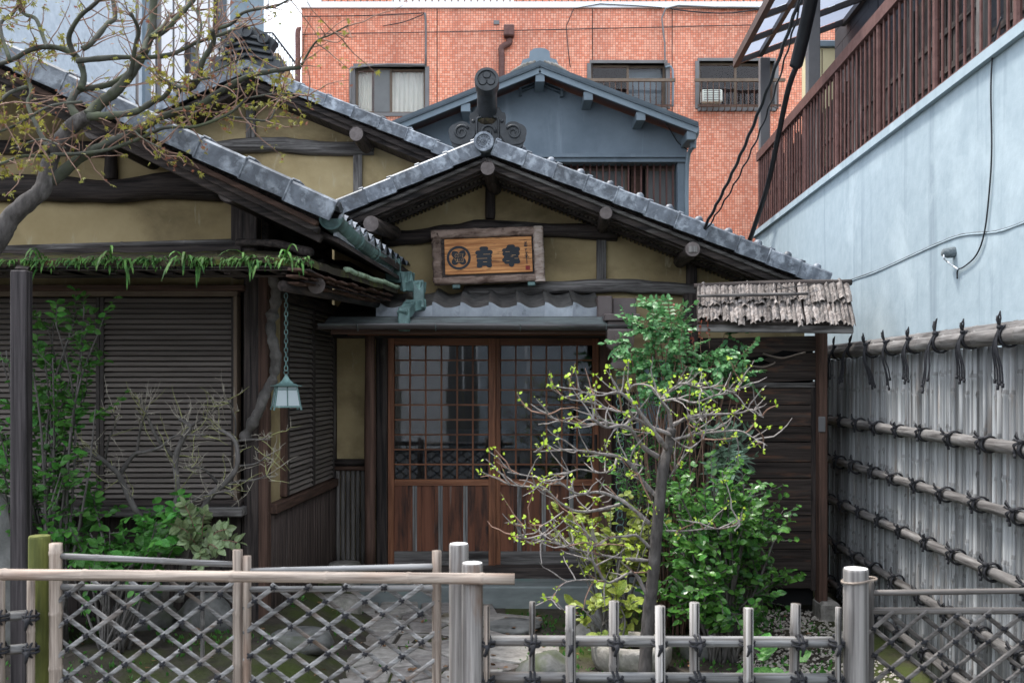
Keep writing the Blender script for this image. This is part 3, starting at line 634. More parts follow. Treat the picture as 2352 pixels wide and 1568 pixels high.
# ---- entrance gable
YE, YEW = 7.3, 8.0
ap, er, el = P(1117, 339, YE), P(1895, 648, YE), P(780, 483, YE)
roofE = roof_slope('roof', (ap.x, ap.z), (er.x, er.z), YE + .05, 9.9, house); roof_slope('roof', (ap.x, ap.z), (el.x - .15, el.z - .07), YE + .05, 9.9, house)
verge(ap + Vector((.06, 0, -.02)), er, 11, roofE); verge(ap + Vector((-.06, 0, -.025)), el, 5, roofE)
sr = (er.z - ap.z) / (er.x - ap.x); slf = (el.z - ap.z) / (el.x - ap.x)
for i in range(11):
    c = (ap + Vector((.06, 0, -.02))).lerp(er, (i + .9) / 11) + Vector((0, .12, .112))
    ob('roll_cap', MB().lathe([(.012, -.05), (.032, -.045), (.034, .0), (.026, .022), (.01, .032)], (0, 0, 0), 10, Matrix.Translation(c) @ Matrix.Rotation(R(25), 4, 'Y')), M['tile'], roofE, smooth=True)
zroof = lambda x: ap.z + (sr if x > ap.x else slf) * (x - ap.x)
xr, xl = 2.35, X(768, 8.0)
dlx, drx, dz0, dz1 = X(866, 8), X(1400, 8), .0, 2.06
ob('gable_wall', MB().prism([(xl, 2.06), (xr, 2.06), (xr, zroof(xr) - .11), (ap.x, ap.z - .11), (xl, zroof(xl) - .11)], YEW, YEW + .12), M['plaster'], house, label='ochre plaster gable wall over the sliding doors')
ob('wall_panel', MB().bx(xl, dlx, YEW, YEW + .1, .1, 2.059), M['plaster'], house); ob('wall_panel', MB().bx(drx, xr, YEW + .0, YEW + .1, .05, 2.059), M['plaster'], house)
for (dy, dz, hh, mm) in ((.0, -.088, .026, 'grey_x'), (.035, -.122, .05, 'dark_x'), (.09, -.15, .03, 'dark_x')):
    for e in (er, el):
        a = ap + Vector((0, dy, dz)); b = e + Vector((0, dy, dz)) + (e - ap) * .03
        ob('bargeboard', MB().beam(a, b, .06, hh, .004), M[mm], house)
sof = MB()
for e, s_ in ((er, sr), (el, slf)):
    sof.prism([(ap.x, ap.z - .105), (e.x, e.z - .105), (e.x, e.z - .12), (ap.x, ap.z - .12)], YE + .12, YEW + .02)
ob('soffit', sof, M['dark_y'], house)
rods = MB()
for e in (er, el):
    n = int((e - ap).length / .034)
    for i in range(1, n):
        p = ap.lerp(e, i / n) + Vector((0, 0, -.128)); rods.tube([(p.x, YE + .13, p.z), (p.x, YEW, p.z)], .0125, 6)
ob('soffit_bamboo', rods, M['bamd_y'], house, smooth=True, kind='stuff')
for yy in (7.52, 7.74):
    for e in (er, el): ob('soffit_batten', MB().beam(Vector((ap.x, yy, ap.z - .15)), Vector((e.x, yy, e.z - .15)), .025, .022), M['dark_x'], house)
purlin(P(1120, 386, 7.2), YEW + .05, .053); purlin(P(1392, 489, 7.2), YEW + .05, .047); pn = purlin(P(1591, 572, 7.2), YEW + .05, .055)
purlin(P(852, 514, 7.05), 8.0, .057, axis=P(905, 536, 7.9))
ob('number_plate', MB().bx(P(1582, 0, 7.19).x, P(1602, 0, 7.19).x, 7.186, 7.194, Z(579, 7.19), Z(565, 7.19), .001), M['post'], pn)
vpost(1126, 405, 503, YEW - .02, 22, 'dark_z'); vpost(1381, 500, 655, YEW - .01, 22, 'grey_z', False, d=.06); vpost(1588, 590, 690, YEW - .01, 24, 'dark_z', False, d=.06)
ob('beam', log([P(880, 548, YEW - .02), P(950, 545, YEW - .03), P(1040, 532, YEW - .04), P(1130, 522, YEW - .04), P(1260, 530, YEW - .03), P(1418, 533, YEW - .02)], .062, 14, .16, 8), M['dark_x'], house, smooth=True)
ob('beam', log([P(1066, 672, YEW - .04), P(1160, 668, YEW - .05), P(1260, 660, YEW - .05), P(1400, 657, YEW - .05), P(1500, 660, YEW - .04), P(1604, 667, YEW - .04)], .055, 14, .12, 9), M['grey_x'], house, smooth=True)
vpost(1585, 675, 1380, 7.95, 30, 'dark_z', False, d=.1, name='post'); vpost(1390, 760, 1310, 7.93, 28, 'brown_z', False, d=.1, name='door_post')
vpost(878, 762, 1300, 7.95, 25, 'dark_z', False, d=.09, name='door_post')
ob('side_panel', MB().bx(X(1404, 7.97), X(1572, 7.97), 7.95, 7.995, .1, Z(900, 7.97), .003), M['dark_z'], house)
vpost(850, 765, 1300, 7.72, 25, 'brown_z', True, name='round_post')
ob('lintel', MB().bx(X(770, 7.9), X(1400, 7.9), 7.86, 8.02, Z(776, 7.9), Z(756, 7.9), .004), M['dark_x'], house)
ob('lintel', MB().bx(X(800, 7.6), X(1400, 7.6), 7.55, 7.63, Z(770, 7.6), Z(758, 7.6), .003), M['door_x'], house)
mp_ = ob('mesh_panel', MB().bx(X(1462, 7.9), X(1545, 7.9), 7.9, 7.94, Z(985, 7.9), Z(825, 7.9), .004), M['slatetrim'], house, label='grey wire-mesh panel beside the doors')
cc_ = P(1492, 862, 7.89); ob('ring_emblem', MB().tube([cc_ + Vector((math.cos(a) * .075, 0, math.sin(a) * .075)) for a in [2 * math.pi * i / 24 for i in range(25)]], .011, 6, False), M['cable'], mp_)
# bamboo wainscot beside the door
for i in range(7):
    px = 765 + i * 11.3; ob('wainscot_bamboo', bamboo(P(px, 1300, 7.965), P(px, 1078, 7.965), .0175, .3, 8, rng.random() * .25), M['bamd_z'], house, smooth=True)
ob('wainscot_rail', MB().tube([P(768, 1062, 7.95), P(842, 1062, 7.95)], .03, 9), M['dark_x'], house, smooth=True)
ob('wainscot_rail', MB().tube([P(764, 1075, 7.94), P(842, 1075, 7.94)], .018, 9), M['brown_x'], house, smooth=True)

# ---- sliding doors
def door(px0, px1, Y, stripes, handle):
    x0, x1 = X(px0, Y), X(px1, Y); zt, zp, zm, zb, z0 = Z(773, Y), Z(793, Y), Z(1100, Y), Z(1265, Y), Z(1297, Y); y0, y1 = Y - .018, Y + .018
    st = .055 if True else 0
    d = ob('sliding_door', MB().bx(x0, x0 + st, y0, y1, z0, zt, .002), M['door_z'], house)
    ob('stile', MB().bx(x1 - st, x1, y0, y1, z0, zt, .002), M['door_z'], d)
    ix0, ix1 = x0 + st, x1 - st
    ob('rail', MB().bx(ix0, ix1, y0 + .001, y1 - .001, zp, zt, .002), M['door_x'], d)
    ob('rail', MB().bx(ix0, ix1, y0 + .001, y1 - .001, zm - .05, zm, .002), M['door_x'], d)
    ob('rail', MB().bx(ix0, ix1, y0 + .001, y1 - .001, z0, zb, .002), M['grey_x'], d, label='weathered grey bottom rail')
    nc, nr = 6, 9; cw, rh = (ix1 - ix0) / nc, (zp - zm) / nr
    for i in range(1, nc): ob('muntin', MB().bx(ix0 + cw * i - .0065, ix0 + cw * i + .0065, y0 + .006, y1 - .006, zm, zp, .001), M['door_z'], d)
    for j in range(1, nr): ob('muntin', MB().bx(ix0, ix1, y0 + .004, y1 - .008, zm + rh * j - .006, zm + rh * j + .006, .001), M['door_x'], d)
    pm = MB().box((0, 0, 0), (cw - .012, .004, rh - .011)).mesh('pane'); pm.materials.append(M['glass'])
    for i in range(nc):
        for j in range(nr):
            ob('pane', pm, None, d, M=Matrix.Translation((ix0 + cw * (i + .5), Y + .002, zm + rh * (j + .5))) @ Matrix.Rotation(R(rng.uniform(-.04, .04)), 4, 'X') @ Matrix.Rotation(R(rng.uniform(-.06, .06)), 4, 'Z'))
    nb = 7; bw = (ix1 - ix0) / nb
    for i in range(nb): ob('board', MB().bx(ix0 + bw * i + .001, ix0 + bw * (i + 1) - .001, Y - .004 + .002 * (i % 2), Y + .012, zb, zm - .05), M['doorb'], d)
    for px in stripes:
        ob('bamboo_strip', MB().bx(X(px - 5, Y), X(px + 5, Y), Y - .012, Y - .003, zb, zm - .052, .002), M['bamg_z'], d)
    if handle:
        xh = (x0 + x1) / 2 if False else x1 - st / 2
        ob('handle', MB().bx(xh - .014, xh + .014, y0 - .012, y0, Z(1075, Y), Z(1030, Y), .004).bx(xh - .008, xh + .008, y0 - .02, y0 - .011, Z(1044, Y), Z(1036, Y), .002), M['cable'], d)
    else:
        ob('finger_pull', MB().bx(x1 - .04, x1 - .016, y0 - .002, y0 + .004, 1.12, 1.28), M['dark_z'], d)
    return d
M['doorb'] = mat('door_board', (.095, .034, .019), (.20, .078, .043), s=(34, 34, 1.6), rough=.6, bump=.25, bdist=.004, rand=.15, c3=(.028, .016, .013), s3=(12, 12, 2.2), lo3=.48, hi3=.66, c4=(.20, .18, .165), s4=(20, 20, 1.6), lo4=.6, hi4=.72)
door(890, 1138, 7.99, (953, 1012, 1069), True)
door(1134, 1376, 8.035, (1193, 1249, 1312), False)
ob('threshold', MB().bx(X(866, 7.98), X(1400, 7.98), 7.88, 8.1, .13, Z(1298, 7.98), .004), M['dark_x'], house)
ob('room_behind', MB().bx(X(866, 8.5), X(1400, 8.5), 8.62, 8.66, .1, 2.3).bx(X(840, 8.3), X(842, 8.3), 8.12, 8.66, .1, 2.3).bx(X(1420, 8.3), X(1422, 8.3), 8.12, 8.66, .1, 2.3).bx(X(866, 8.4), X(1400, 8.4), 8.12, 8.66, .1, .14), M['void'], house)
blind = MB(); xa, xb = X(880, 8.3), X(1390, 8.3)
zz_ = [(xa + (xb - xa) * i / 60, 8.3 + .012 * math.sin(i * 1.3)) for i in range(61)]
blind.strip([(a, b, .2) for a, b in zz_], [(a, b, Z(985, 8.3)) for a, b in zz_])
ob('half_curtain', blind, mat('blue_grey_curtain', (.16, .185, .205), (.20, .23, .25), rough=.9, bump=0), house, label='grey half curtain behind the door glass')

# ---- pent roof over the doors
pr = ob('door_canopy', MB().prism([(X(752, 7.2), 0), (X(1466, 7.2), 0), (X(1466, 7.2), .02), (X(752, 7.2), .02)], 0, 1).add([], []), M['dark_x'], house)
bpy.data.objects.remove(pr)
hx0, hx1 = X(752, 7.2), X(1466, 7.2)
hz0, hz1 = 2.125, 2.37
deck = MB().add([(hx0, 7.2, hz0), (hx1, 7.2, hz0), (hx1 + .02, 8.0, hz1), (hx0 - .02, 8.0, hz1), (hx0, 7.2, hz0 - .04), (hx1, 7.2, hz0 - .04), (hx1 + .02, 8.0, hz1 - .05), (hx0 - .02, 8.0, hz1 - .05)], [(0, 1, 2, 3), (7, 6, 5, 4), (0, 4, 5, 1), (1, 5, 6, 2), (3, 7, 4, 0)])
pr = ob('door_canopy', deck, M['dark_x'], house, label='small tiled pent roof over the sliding doors')
for i in range(5):
    y = 7.18 + .04 * i; z = hz0 + (hz1 - hz0) * (y - 7.2) / .8 + .012
    ob('metal_band', MB().bx(hx0 - .02, hx1 + .004, y, y + .052, z - .016, z + .004, .003), M['strip'], pr)
ob('fascia', MB().bx(hx0 + .02, hx1, 7.225, 7.25, hz0 - .075, hz0 - .012, .003), M['brown_x'], pr)
for i in range(8):
    xx = X(866 + 31 + 64.5 * i, 7.42)
    if i == 1: pass
    Mx = Matrix.Translation((xx, 7.41 + .003 * rng.random(), hz0 + .15)) @ Matrix.Rotation(R(13), 4, 'X') @ Matrix.Rotation(R(2.0 + rng.uniform(-.6, .6)), 4, 'Y') @ Matrix.Rotation(R(1.4), 4, 'Z') @ Matrix.Diagonal((.785, 1, 1.08, 1))
    ob('eave_tile', ET, None, pr, M=Mx)
    for k in (1, 2): ob('pantile', ET, None, pr, M=Matrix.Translation((0, .19 * k, .046 * k)) @ Mx)
ob('flashing', MB().bx(X(868, 7.9), X(1372, 7.9), 7.9, 7.99, hz1 - .03, hz1 + .012, .003), M['strip'], pr)
ob('end_box', MB().bx(X(1371, 7.4), X(1406, 7.4), 7.36, 7.7, hz0 + .03, Z(680, 7.4), .008), M['hopper'], pr)
ob('end_box', MB().bx(X(1407, 7.4), X(1462, 7.4), 7.4, 7.7, hz0 + .03, Z(684, 7.4), .006), M['hopper'], pr)
ob('end_cap', MB().bx(X(1386, 7.2), X(1468, 7.2), 7.12, 7.3, Z(737, 7.15), Z(721, 7.15), .006).bx(X(1394, 7.2), X(1460, 7.2), 7.14, 7.3, Z(756, 7.15), Z(737, 7.15) - .001, .006), M['hopper'], pr)
mb = MB(); n = 9; g0, g1 = X(732, 7.12), X(1475, 7.12)
for x, z in ((g0, Z(748, 7.12)), (lerp(g0, g1, .33), Z(748.5, 7.12)), (lerp(g0, g1, .66), Z(750, 7.12)), (g1, Z(751.5, 7.12))):
    for k in range(n + 1):
        a = math.pi + math.pi * k / n; mb.v.append((x, 7.12 + math.cos(a) * .038, z + .015 + math.sin(a) * .042))
    for k in range(n + 1):
        a = math.pi + math.pi * k / n; mb.v.append((x, 7.12 + math.cos(a) * .034, z + .017 + math.sin(a) * .036))
q = 2 * (n + 1)
for i in range(3):
    for k in range(n): mb.f += [(i * q + k, i * q + k + 1, (i + 1) * q + k + 1, (i + 1) * q + k), (i * q + n + 1 + k, i * q + n + 2 + k, (i + 1) * q + n + 2 + k, (i + 1) * q + n + 1 + k)]
    mb.f.append((i * q, (i + 1) * q, (i + 1) * q + n + 1, i * q + n + 1))
for i in (0, 3): mb.f += [(i * q + k, i * q + k + 1, i * q + n + 2 + k, i * q + n + 1 + k) for k in range(n)]
gt = ob('gutter', mb, M['gut'], house, smooth=True, label='dark half-round gutter above the doors')
for px in (822, 1001, 1195, 1392):
    c = Vector((X(px, 7.12), 7.12, Z(749, 7.12) + .014))
    ob('hanger', MB().tube([c + Vector((0, math.cos(math.pi + math.pi * k / 8) * .041, math.sin(math.pi + math.pi * k / 8) * .045)) for k in range(9)], .005, 5), M['strip'], gt)
# hopper and its flared mouth
hp = P(1424, 780, 7.12)
def ring(w0, d0, z): return [(hp.x + a * w0, hp.y + b * d0, z) for a, b in ((-1, -1), (1, -1), (1, 1), (-1, 1))]
def stack(levels):
    mb = MB(); o = 0
    for lv in levels: mb.v += ring(*lv)
    for i in range(len(levels) - 1): mb.f += [(i * 4 + k, i * 4 + (k + 1) % 4, i * 4 + 4 + (k + 1) % 4, i * 4 + 4 + k) for k in range(4)]
    mb.f += [(3, 2, 1, 0), tuple(range(len(levels) * 4 - 4, len(levels) * 4))]; return mb
zh = lambda py: Z(py, 7.12)
ho = ob('hopper', stack([(.085, .06, zh(846)), (.08, .055, zh(840)), (.055, .045, zh(830)), (.05, .042, zh(815)), (.058, .05, zh(813)), (.058, .05, zh(806)), (.075, .055, zh(802)), (.092, .06, zh(795)), (.096, .062, zh(760)), (.09, .06, zh(756))]), M['hopper'], house, label='brown rainwater hopper with flared mouth')
ob('emblem', MB().box((hp.x, hp.y - .063, zh(779)), (.09, .006, .055), .003).box((hp.x, hp.y - .067, zh(779)), (.055, .006, .075), .003), M['hopper'], ho)

# ---- ridge ornaments
def disc(c, r, rim, depth, parent, m='tiledark', tilt=0.0, name='round_tile_end'):
    Mx = Matrix.Translation(Vector(c)) @ Matrix.Rotation(R(90) + tilt, 4, 'X')
    return ob(name, MB().lathe([(r, -depth), (r, 0), (r * .97, .012), (r - rim, .014), (r - rim * 1.15, .0), (.002, .0)], (0, 0, 0), 28, Mx), M[m], parent, smooth=False), Mx
def spiral(cx, cz, r, Y, turns, parent, flip=1, rad=.012, m='tiledark', ph=0):
    pts = []
    for i in range(26):
        t = i / 25; a = ph + turns * 2 * math.pi * t * flip; q = r * (1 - .85 * t)
        pts.append((cx + math.cos(a) * q, Y, cz + math.sin(a) * q))
    return ob('scroll', MB().tube(pts, [rad * (1 - .5 * i / 25) for i in range(26)], 6), M[m], parent, smooth=True)
def onigawara(c, s, Y, parent_name):
    """c = (x, z) of its foot centre, s = scale"""
    x0, z0 = c
    half = [(.0, .60), (.10, .60), (.17, .57), (.20, .51), (.245, .50), (.26, .45), (.25, .30), (.27, .12), (.28, .0)]
    poly = [(x0 + a * s, z0 + b * s) for a, b in half] + [(x0 - a * s, z0 + b * s) for a, b in half[::-1]][:-1]
    o = ob('ridge_ornament', MB().prism(poly, Y, Y + .09 * s), M['tiledark'], house, label='carved grey ridge-end tile with scrolls')
    arch = [(.0, .47), (.07, .47), (.10, .43), (.14, .42), (.155, .34), (.15, .05)]
    pts = [(x0 + a * s, Y - .008, z0 + b * s) for a, b in arch[::-1]] + [(x0 - a * s, Y - .008, z0 + b * s) for a, b in arch[1:]]
    ob('arch_moulding', MB().tube(smooth_path(pts, 3), .016 * s, 6), M['tiledark'], o, smooth=True)
    spiral(x0, z0 + .22 * s, .115 * s, Y - .006, 1.4, o, 1, .022 * s); 
    for sg in (-1, 1):
        lob = []
        for i in range(40):
            a = 2 * math.pi * i / 40; q = .155 * s * (1 + .10 * abs(math.sin(2.5 * a + .4)))
            lob.append((x0 + sg * (.37 * s + math.cos(a) * q * 1.12), z0 + .20 * s + math.sin(a) * q))
        if sg < 0: lob = lob[::-1]
        w_ = ob('cloud_scroll', MB().prism(lob, Y - .02, Y + .07 * s), M['tiledark'], o)
        ob('scroll', MB().tube([(x0 + sg * (.37 * s - math.cos(a) * .11 * s * (1 - .8 * t)), Y - .024, z0 + .21 * s + math.sin(a) * .11 * s * (1 - .8 * t)) for t, a in ((i / 24, 1.5 * 2 * math.pi * i / 24 + .5) for i in range(25))], [.02 * s * (1 - .5 * i / 24) for i in range(25)], 6), M['tiledark'], w_, smooth=True)
        lob2 = [(x0 + sg * (.36 * s + math.cos(2 * math.pi * i / 24) * .15 * s), z0 + .06 * s + math.sin(2 * math.pi * i / 24) * .075 * s) for i in range(24)]
        ob('lower_scroll', MB().prism(lob2 if sg > 0 else lob2[::-1], Y - .008, Y + .06 * s), M['tiledark'], o)
        ob('stud', MB().lathe([(.025 * s, 0), (.02 * s, .012), (.004, .018)], (0, 0, 0), 10, Matrix.Translation((x0 + sg * .205 * s, Y - .001, z0 + .38 * s)) @ Matrix.Rotation(R(90), 4, 'X')), M['tiledark'], o)
    return o
YO = 7.36
on = onigawara((X(1120, YO), Z(340, YO)), .52, YO, 'e')
# round ridge-end tile with comma swirl and beads
c = P(1111, 325, 7.16)
dsc, Mx = disc(c, .073, .02, .22, on, 'tile')
for k in range(13):
    a = 2 * math.pi * k / 13; ob('bead', MB().lathe([(.006, 0), (.005, .004), (.001, .006)], (0, 0, 0), 8, Mx @ Matrix.Translation((math.cos(a) * .040, math.sin(a) * .040, 0))), M['tile'], dsc)
for k in range(3):
    pts = []
    for i in range(12):
        t = i / 11; a = 2 * math.pi * k / 3 + t * 3.4; q = .006 + .021 * t; pts.append(Mx @ Vector((math.cos(a) * q, math.sin(a) * q, .001)))
    ob('comma', MB().tube(pts, [.0075 * (1 - .75 * i / 11) + .001 for i in range(12)], 6), M['tile'], dsc, smooth=True)
# raised cylinder with crest above it
tb = P(1119, 268, 7.42); tt = P(1118, 186, 7.12)
cyl = ob('ridge_cylinder', MB().tube(smooth_path([tb + Vector((0, .1, -.05)), tb, tb.lerp(tt, .55) + Vector((0, .03, 0)), tt], 4), .073, 20), M['tiledark'], house, smooth=True, label='dark raised cylinder tile with three-leaf crest')
d2, Mx = disc(P(1118, 183, 7.06), .088, .022, .1, cyl, 'tiledark', tilt=R(-6))
for k in range(3):
    a = math.pi / 2 + 2 * math.pi * k / 3
    pts = [(math.cos(a) * .033 + math.cos(q) * .031, math.sin(a) * .033 + math.sin(q) * .027) for q in [2 * math.pi * i / 18 for i in range(18)]]
    mb = MB(); mb.v = [Mx @ Vector((u, v, -.001)) for u, v in pts] + [Mx @ Vector((math.cos(a) * .033 + (u - math.cos(a) * .033) * .8, math.sin(a) * .033 + (v - math.sin(a) * .033) * .8, .008)) for u, v in pts]
    mb.f = [(i, (i + 1) % 18, 18 + (i + 1) % 18, 18 + i) for i in range(18)] + [tuple(range(18, 36))]
    ob('crest_leaf', mb, M['tiledark'], d2)
ob('mortar', MB().tube([tb + Vector((-.09, -.02, -.045)), tb + Vector((.0, -.05, -.04)), tb + Vector((.09, -.02, -.045))], [.03, .04, .03], 8), M['moss'], cyl, smooth=True)
# ornament on the back gable
YB = 9.46
cB = (X(568, YB), Z(160, YB))
poly = [(-.26, 0), (.26, 0), (.25, .12), (.22, .2), (.27, .28), (.2, .33), (.08, .4), (-.08, .4), (-.2, .33), (-.27, .28), (-.22, .2), (-.25, .12)]
oB = ob('ridge_ornament', MB().prism([(cB[0] + a, cB[1] + b) for a, b in poly], YB, YB + .14), M['tiledark'], house, label='dark ridge ornament with three round tile ends')
for k in range(4):
    z = cB[1] + .12 + .06 * k; wd = .25 - .02 * k
    ob('ridge_course', MB().beam((cB[0] - wd, YB - .02, z - .03), (cB[0], YB - .03, z + .01), .05, .03, .006).beam((cB[0], YB - .03, z + .01), (cB[0] + wd, YB - .02, z - .03), .05, .03, .006), M['tiledark'], oB)
for px, py in ((527, 87), (565, 72), (604, 87)):
    a = P(px, py, YB - .06); disc(a, .056, .022, .14, oB)
    ob('prong', MB().tube([Vector((cB[0] + (a.x - cB[0]) * .5, YB + .05, cB[1] + .3)), a + Vector((0, .07, -.02))], [.05, .05], 10), M['tiledark'], oB, smooth=True)
for sg in (-1, 1):
    ob('lower_scroll', MB().prism([(cB[0] + sg * .27 + math.cos(2 * math.pi * i / 20 * sg) * .085, cB[1] + .05 + math.sin(2 * math.pi * i / 20 * sg) * .07) for i in range(20)], YB - .02, YB + .1), M['tiledark'], oB)
disc(P(568, 168, YB - .08), .06, .018, .1, oB)

# ---- entrance step
st = ob('entrance_step', MB().bx(X(830, 7.7), X(1520, 7.7), 7.58, 7.99, -.05, .148, .012), M['step'])
tag(st, 'broad grey-green stone step in front of the sliding doors', 'step')
st2 = MB()
def rock_mesh(sx, sy, sz, seed, n=14, m=9, rough=.25, flat=.0):
    mb = MB()
    for j in range(m + 1):
        th = math.pi * j / m
        for i in range(n):
            a = 2 * math.pi * i / n; v = Vector((math.sin(th) * math.cos(a), math.sin(th) * math.sin(a), math.cos(th)))
            q = 1 + rough * mn.noise(v * 1.6 + Vector((seed * 7.7, seed, 0))) + .1 * mn.noise(v * 4 + Vector((seed, 3, 0)))
            z = v.z * q
            if flat: z = min(z, flat + .06 * z)
            mb.v.append((v.x * q * sx, v.y * q * sy, z * sz))
    mb.f = [(j * n + i, (j + 1) * n + i, (j + 1) * n + (i + 1) % n, j * n + (i + 1) % n) for j in range(m) for i in range(n)]
    return mb
def rock(px, py, Y, size, label, name='rock', m='rock', seed=1, flat=0, cat='rock', z=None):
    p = P(px, py, Y); zz = gz(p.x, p.y) if z is None else z
    me = rock_mesh(*size, seed, flat=flat).mesh(name, True); me.materials.append(M[m])
    return tag(ob(name, me, None, M=Matrix.Translation((p.x, p.y, zz + size[2] * .35))), label, cat)
c = P(790, 1280, 7.78)
dr = ob('foundation_stone', MB().lathe([(.135, 0), (.142, .1), (.14, .22), (.125, .262), (.06, .27)], (c.x, c.y, .03), 22), M['stone'], smooth=True)
tag(dr, 'round granite drum stone standing at the foot of the bamboo wainscot', 'stone')
c = P(772, 1400, 7.05)
dr = ob('shoe_stone', MB().lathe([(.16, 0), (.185, .1), (.18, .17), (.15, .2), (.05, .205)], (c.x, c.y, -.02), 20), M['stone'], smooth=True)
tag(dr, 'pale round stone beside the paved path below the wing corner', 'stone')
rock(30, 1230, 5.75, (.3, .25, .62), 'big dark mossy boulder behind the eave post', seed=2)
rock(1345, 1432, 6.55, (.10, .09, .09), 'small grey rock at the edge of the path near the step', seed=3)
rock(1395, 1420, 6.9, (.14, .11, .15), 'brown rock behind the variegated plant', seed=4)
rock(1255, 1520, 5.55, (.17, .13, .14), 'dark rock behind the low fence beside the path', seed=5)
rock(1615, 1450, 6.2, (.13, .1, .1), 'grey rock under the evergreen shrub', seed=6)
rock(470, 1420, 6.0, (.17, .13, .14), 'reddish garden rock behind the lattice fence', seed=8)
rock(330, 1410, 6.05, (.2, .14, .16), 'low dark rock against the wing boards', seed=9)
rock(690, 1480, 5.9, (.2, .16, .11), 'flat pale stepping stone behind the lattice fence', seed=10, flat=.35, name='stepping_stone', cat='stone')
rock(1180, 1420, 6.9, (.2, .17, .06), 'flat paving slab left alone at the path edge', seed=12, flat=.3, name='paving_slab', cat='stone')
# stone basin
c = P(1450, 1462, 5.9)
bs = ob('stone_basin', MB().lathe([(.2, -.02), (.235, .05), (.24, .13), (.225, .155), (.185, .155), (.165, .135), (.15, .06), (.02, .05)], (c.x, c.y, .02), 30), M['stone'], smooth=True)
tag(bs, 'round grey stone water basin behind the low bamboo fence', 'basin')
ob('water', MB().lathe([(.158, .0), (.155, .003), (.01, .003)], (c.x, c.y, .13), 24), glassmat('basin_water', (.2, .24, .2), 1.33, .4), bs)

# ================================================================== signboard
sg = thing('signboard', 'carved wooden shop signboard with black characters in a bark-edged frame', 'sign', P(1120, 655, 7.86))
Ys = 7.80; rot = Matrix.Translation(P(1120, 588, Ys)) @ Matrix.Rotation(R(-2.2), 4, 'Y') @ Matrix.Rotation(R(-5), 4, 'X')
u = Ys / F                              # metres per picture pixel at this depth
def rough_bar(w_, h_, d_, ax, seed, m, wob=.006):
    mb = MB(); n = 26; k = 10
    for i in range(n + 1):
        t = i / n - .5
        for j in range(k):
            a = 2 * math.pi * j / k; q = 1 + .12 * mn.noise(Vector((i * .6, math.cos(a) * 2, math.sin(a) * 2 + seed * 5)))
            uu = math.copysign(abs(math.cos(a)) ** .6, math.cos(a)) * q; vv = math.copysign(abs(math.sin(a)) ** .6, math.sin(a)) * q
            off = wob * mn.noise(Vector((i * .45, seed * 3, 0)))
            if ax == 'x': mb.v.append((t * w_, vv * d_ / 2, uu * h_ / 2 + off))
            else: mb.v.append((uu * w_ / 2 + off, vv * d_ / 2, t * h_))
    mb.f = [(i * k + j, i * k + (j + 1) % k, (i + 1) * k + (j + 1) % k, (i + 1) * k + j) for i in range(n) for j in range(k)] + [tuple(range(k)), tuple(range(n * k, n * k + k))[::-1]]
    return mb
def sob(name, mb, m, dx, dy, dz, smooth=False, par=None): return ob(name, mb, M[m] if m else None, par or sg, smooth, M=rot @ Matrix.Translation((dx * u, dy, -dz * u)))
sob('frame_bar', rough_bar(256 * u, 22 * u, .07, 'x', 1, 0), 'signframe', 0, 0, -54, True)
sob('frame_bar', rough_bar(250 * u, 18 * u, .07, 'x', 2, 0), 'signframe', 2, 0, 55, True)
sob('frame_bar', rough_bar(22 * u, 112 * u, .07, 'z', 3, 0, .012), 'signframe', -116, 0, 0, True)
sob('frame_bar', rough_bar(24 * u, 128 * u, .075, 'z', 4, 0), 'signpale', 118, -.004, 1, True)
sob('frame_liner', MB().box((0, 0, 0), (222 * u, .03, 98 * u), .004), 'dark_x', 0, .012, 0)
bd = sob('board', MB().box((0, 0, 0), (200 * u, .02, 82 * u), .002), 'signwood', 2, -.012, 0)
for dx in (-74, 98): sob('bracket', MB().box((0, 0, 0), (.06, .05, .03), .004), 'copper', dx, .0, 69)
def glyph(name, ch, size, bold, m, dx, dz, dy, ext=.004, par=None, sxy=(1, 1)):
    cu = bpy.data.curves.new(name, 'FONT'); cu.body = ch; cu.size = size; cu.extrude = ext; cu.offset = bold; cu.align_x = 'CENTER'; cu.align_y = 'CENTER'; cu.resolution_u = 3
    to = bpy.data.objects.new('tmp', cu); COL.objects.link(to); bpy.context.view_layer.update()
    me = bpy.data.meshes.new_from_object(to.evaluated_get(bpy.context.evaluated_depsgraph_get())); bpy.data.objects.remove(to)
    co = np.empty(len(me.vertices) * 3); me.vertices.foreach_get('co', co); co = co.reshape(-1, 3)
    if len(co): co[:, :2] -= (co[:, :2].max(0) + co[:, :2].min(0)) / 2; me.vertices.foreach_set('co', co.ravel())
    me.materials.clear(); me.materials.append(M[m]); me.name = name
    return ob(name, me, None, par or sg, M=rot @ Matrix.Translation((dx * u, dy, -dz * u)) @ Matrix.Rotation(R(90), 4, 'X') @ Matrix.Diagonal((sxy[0], sxy[1], 1, 1)))
fy = -.0245
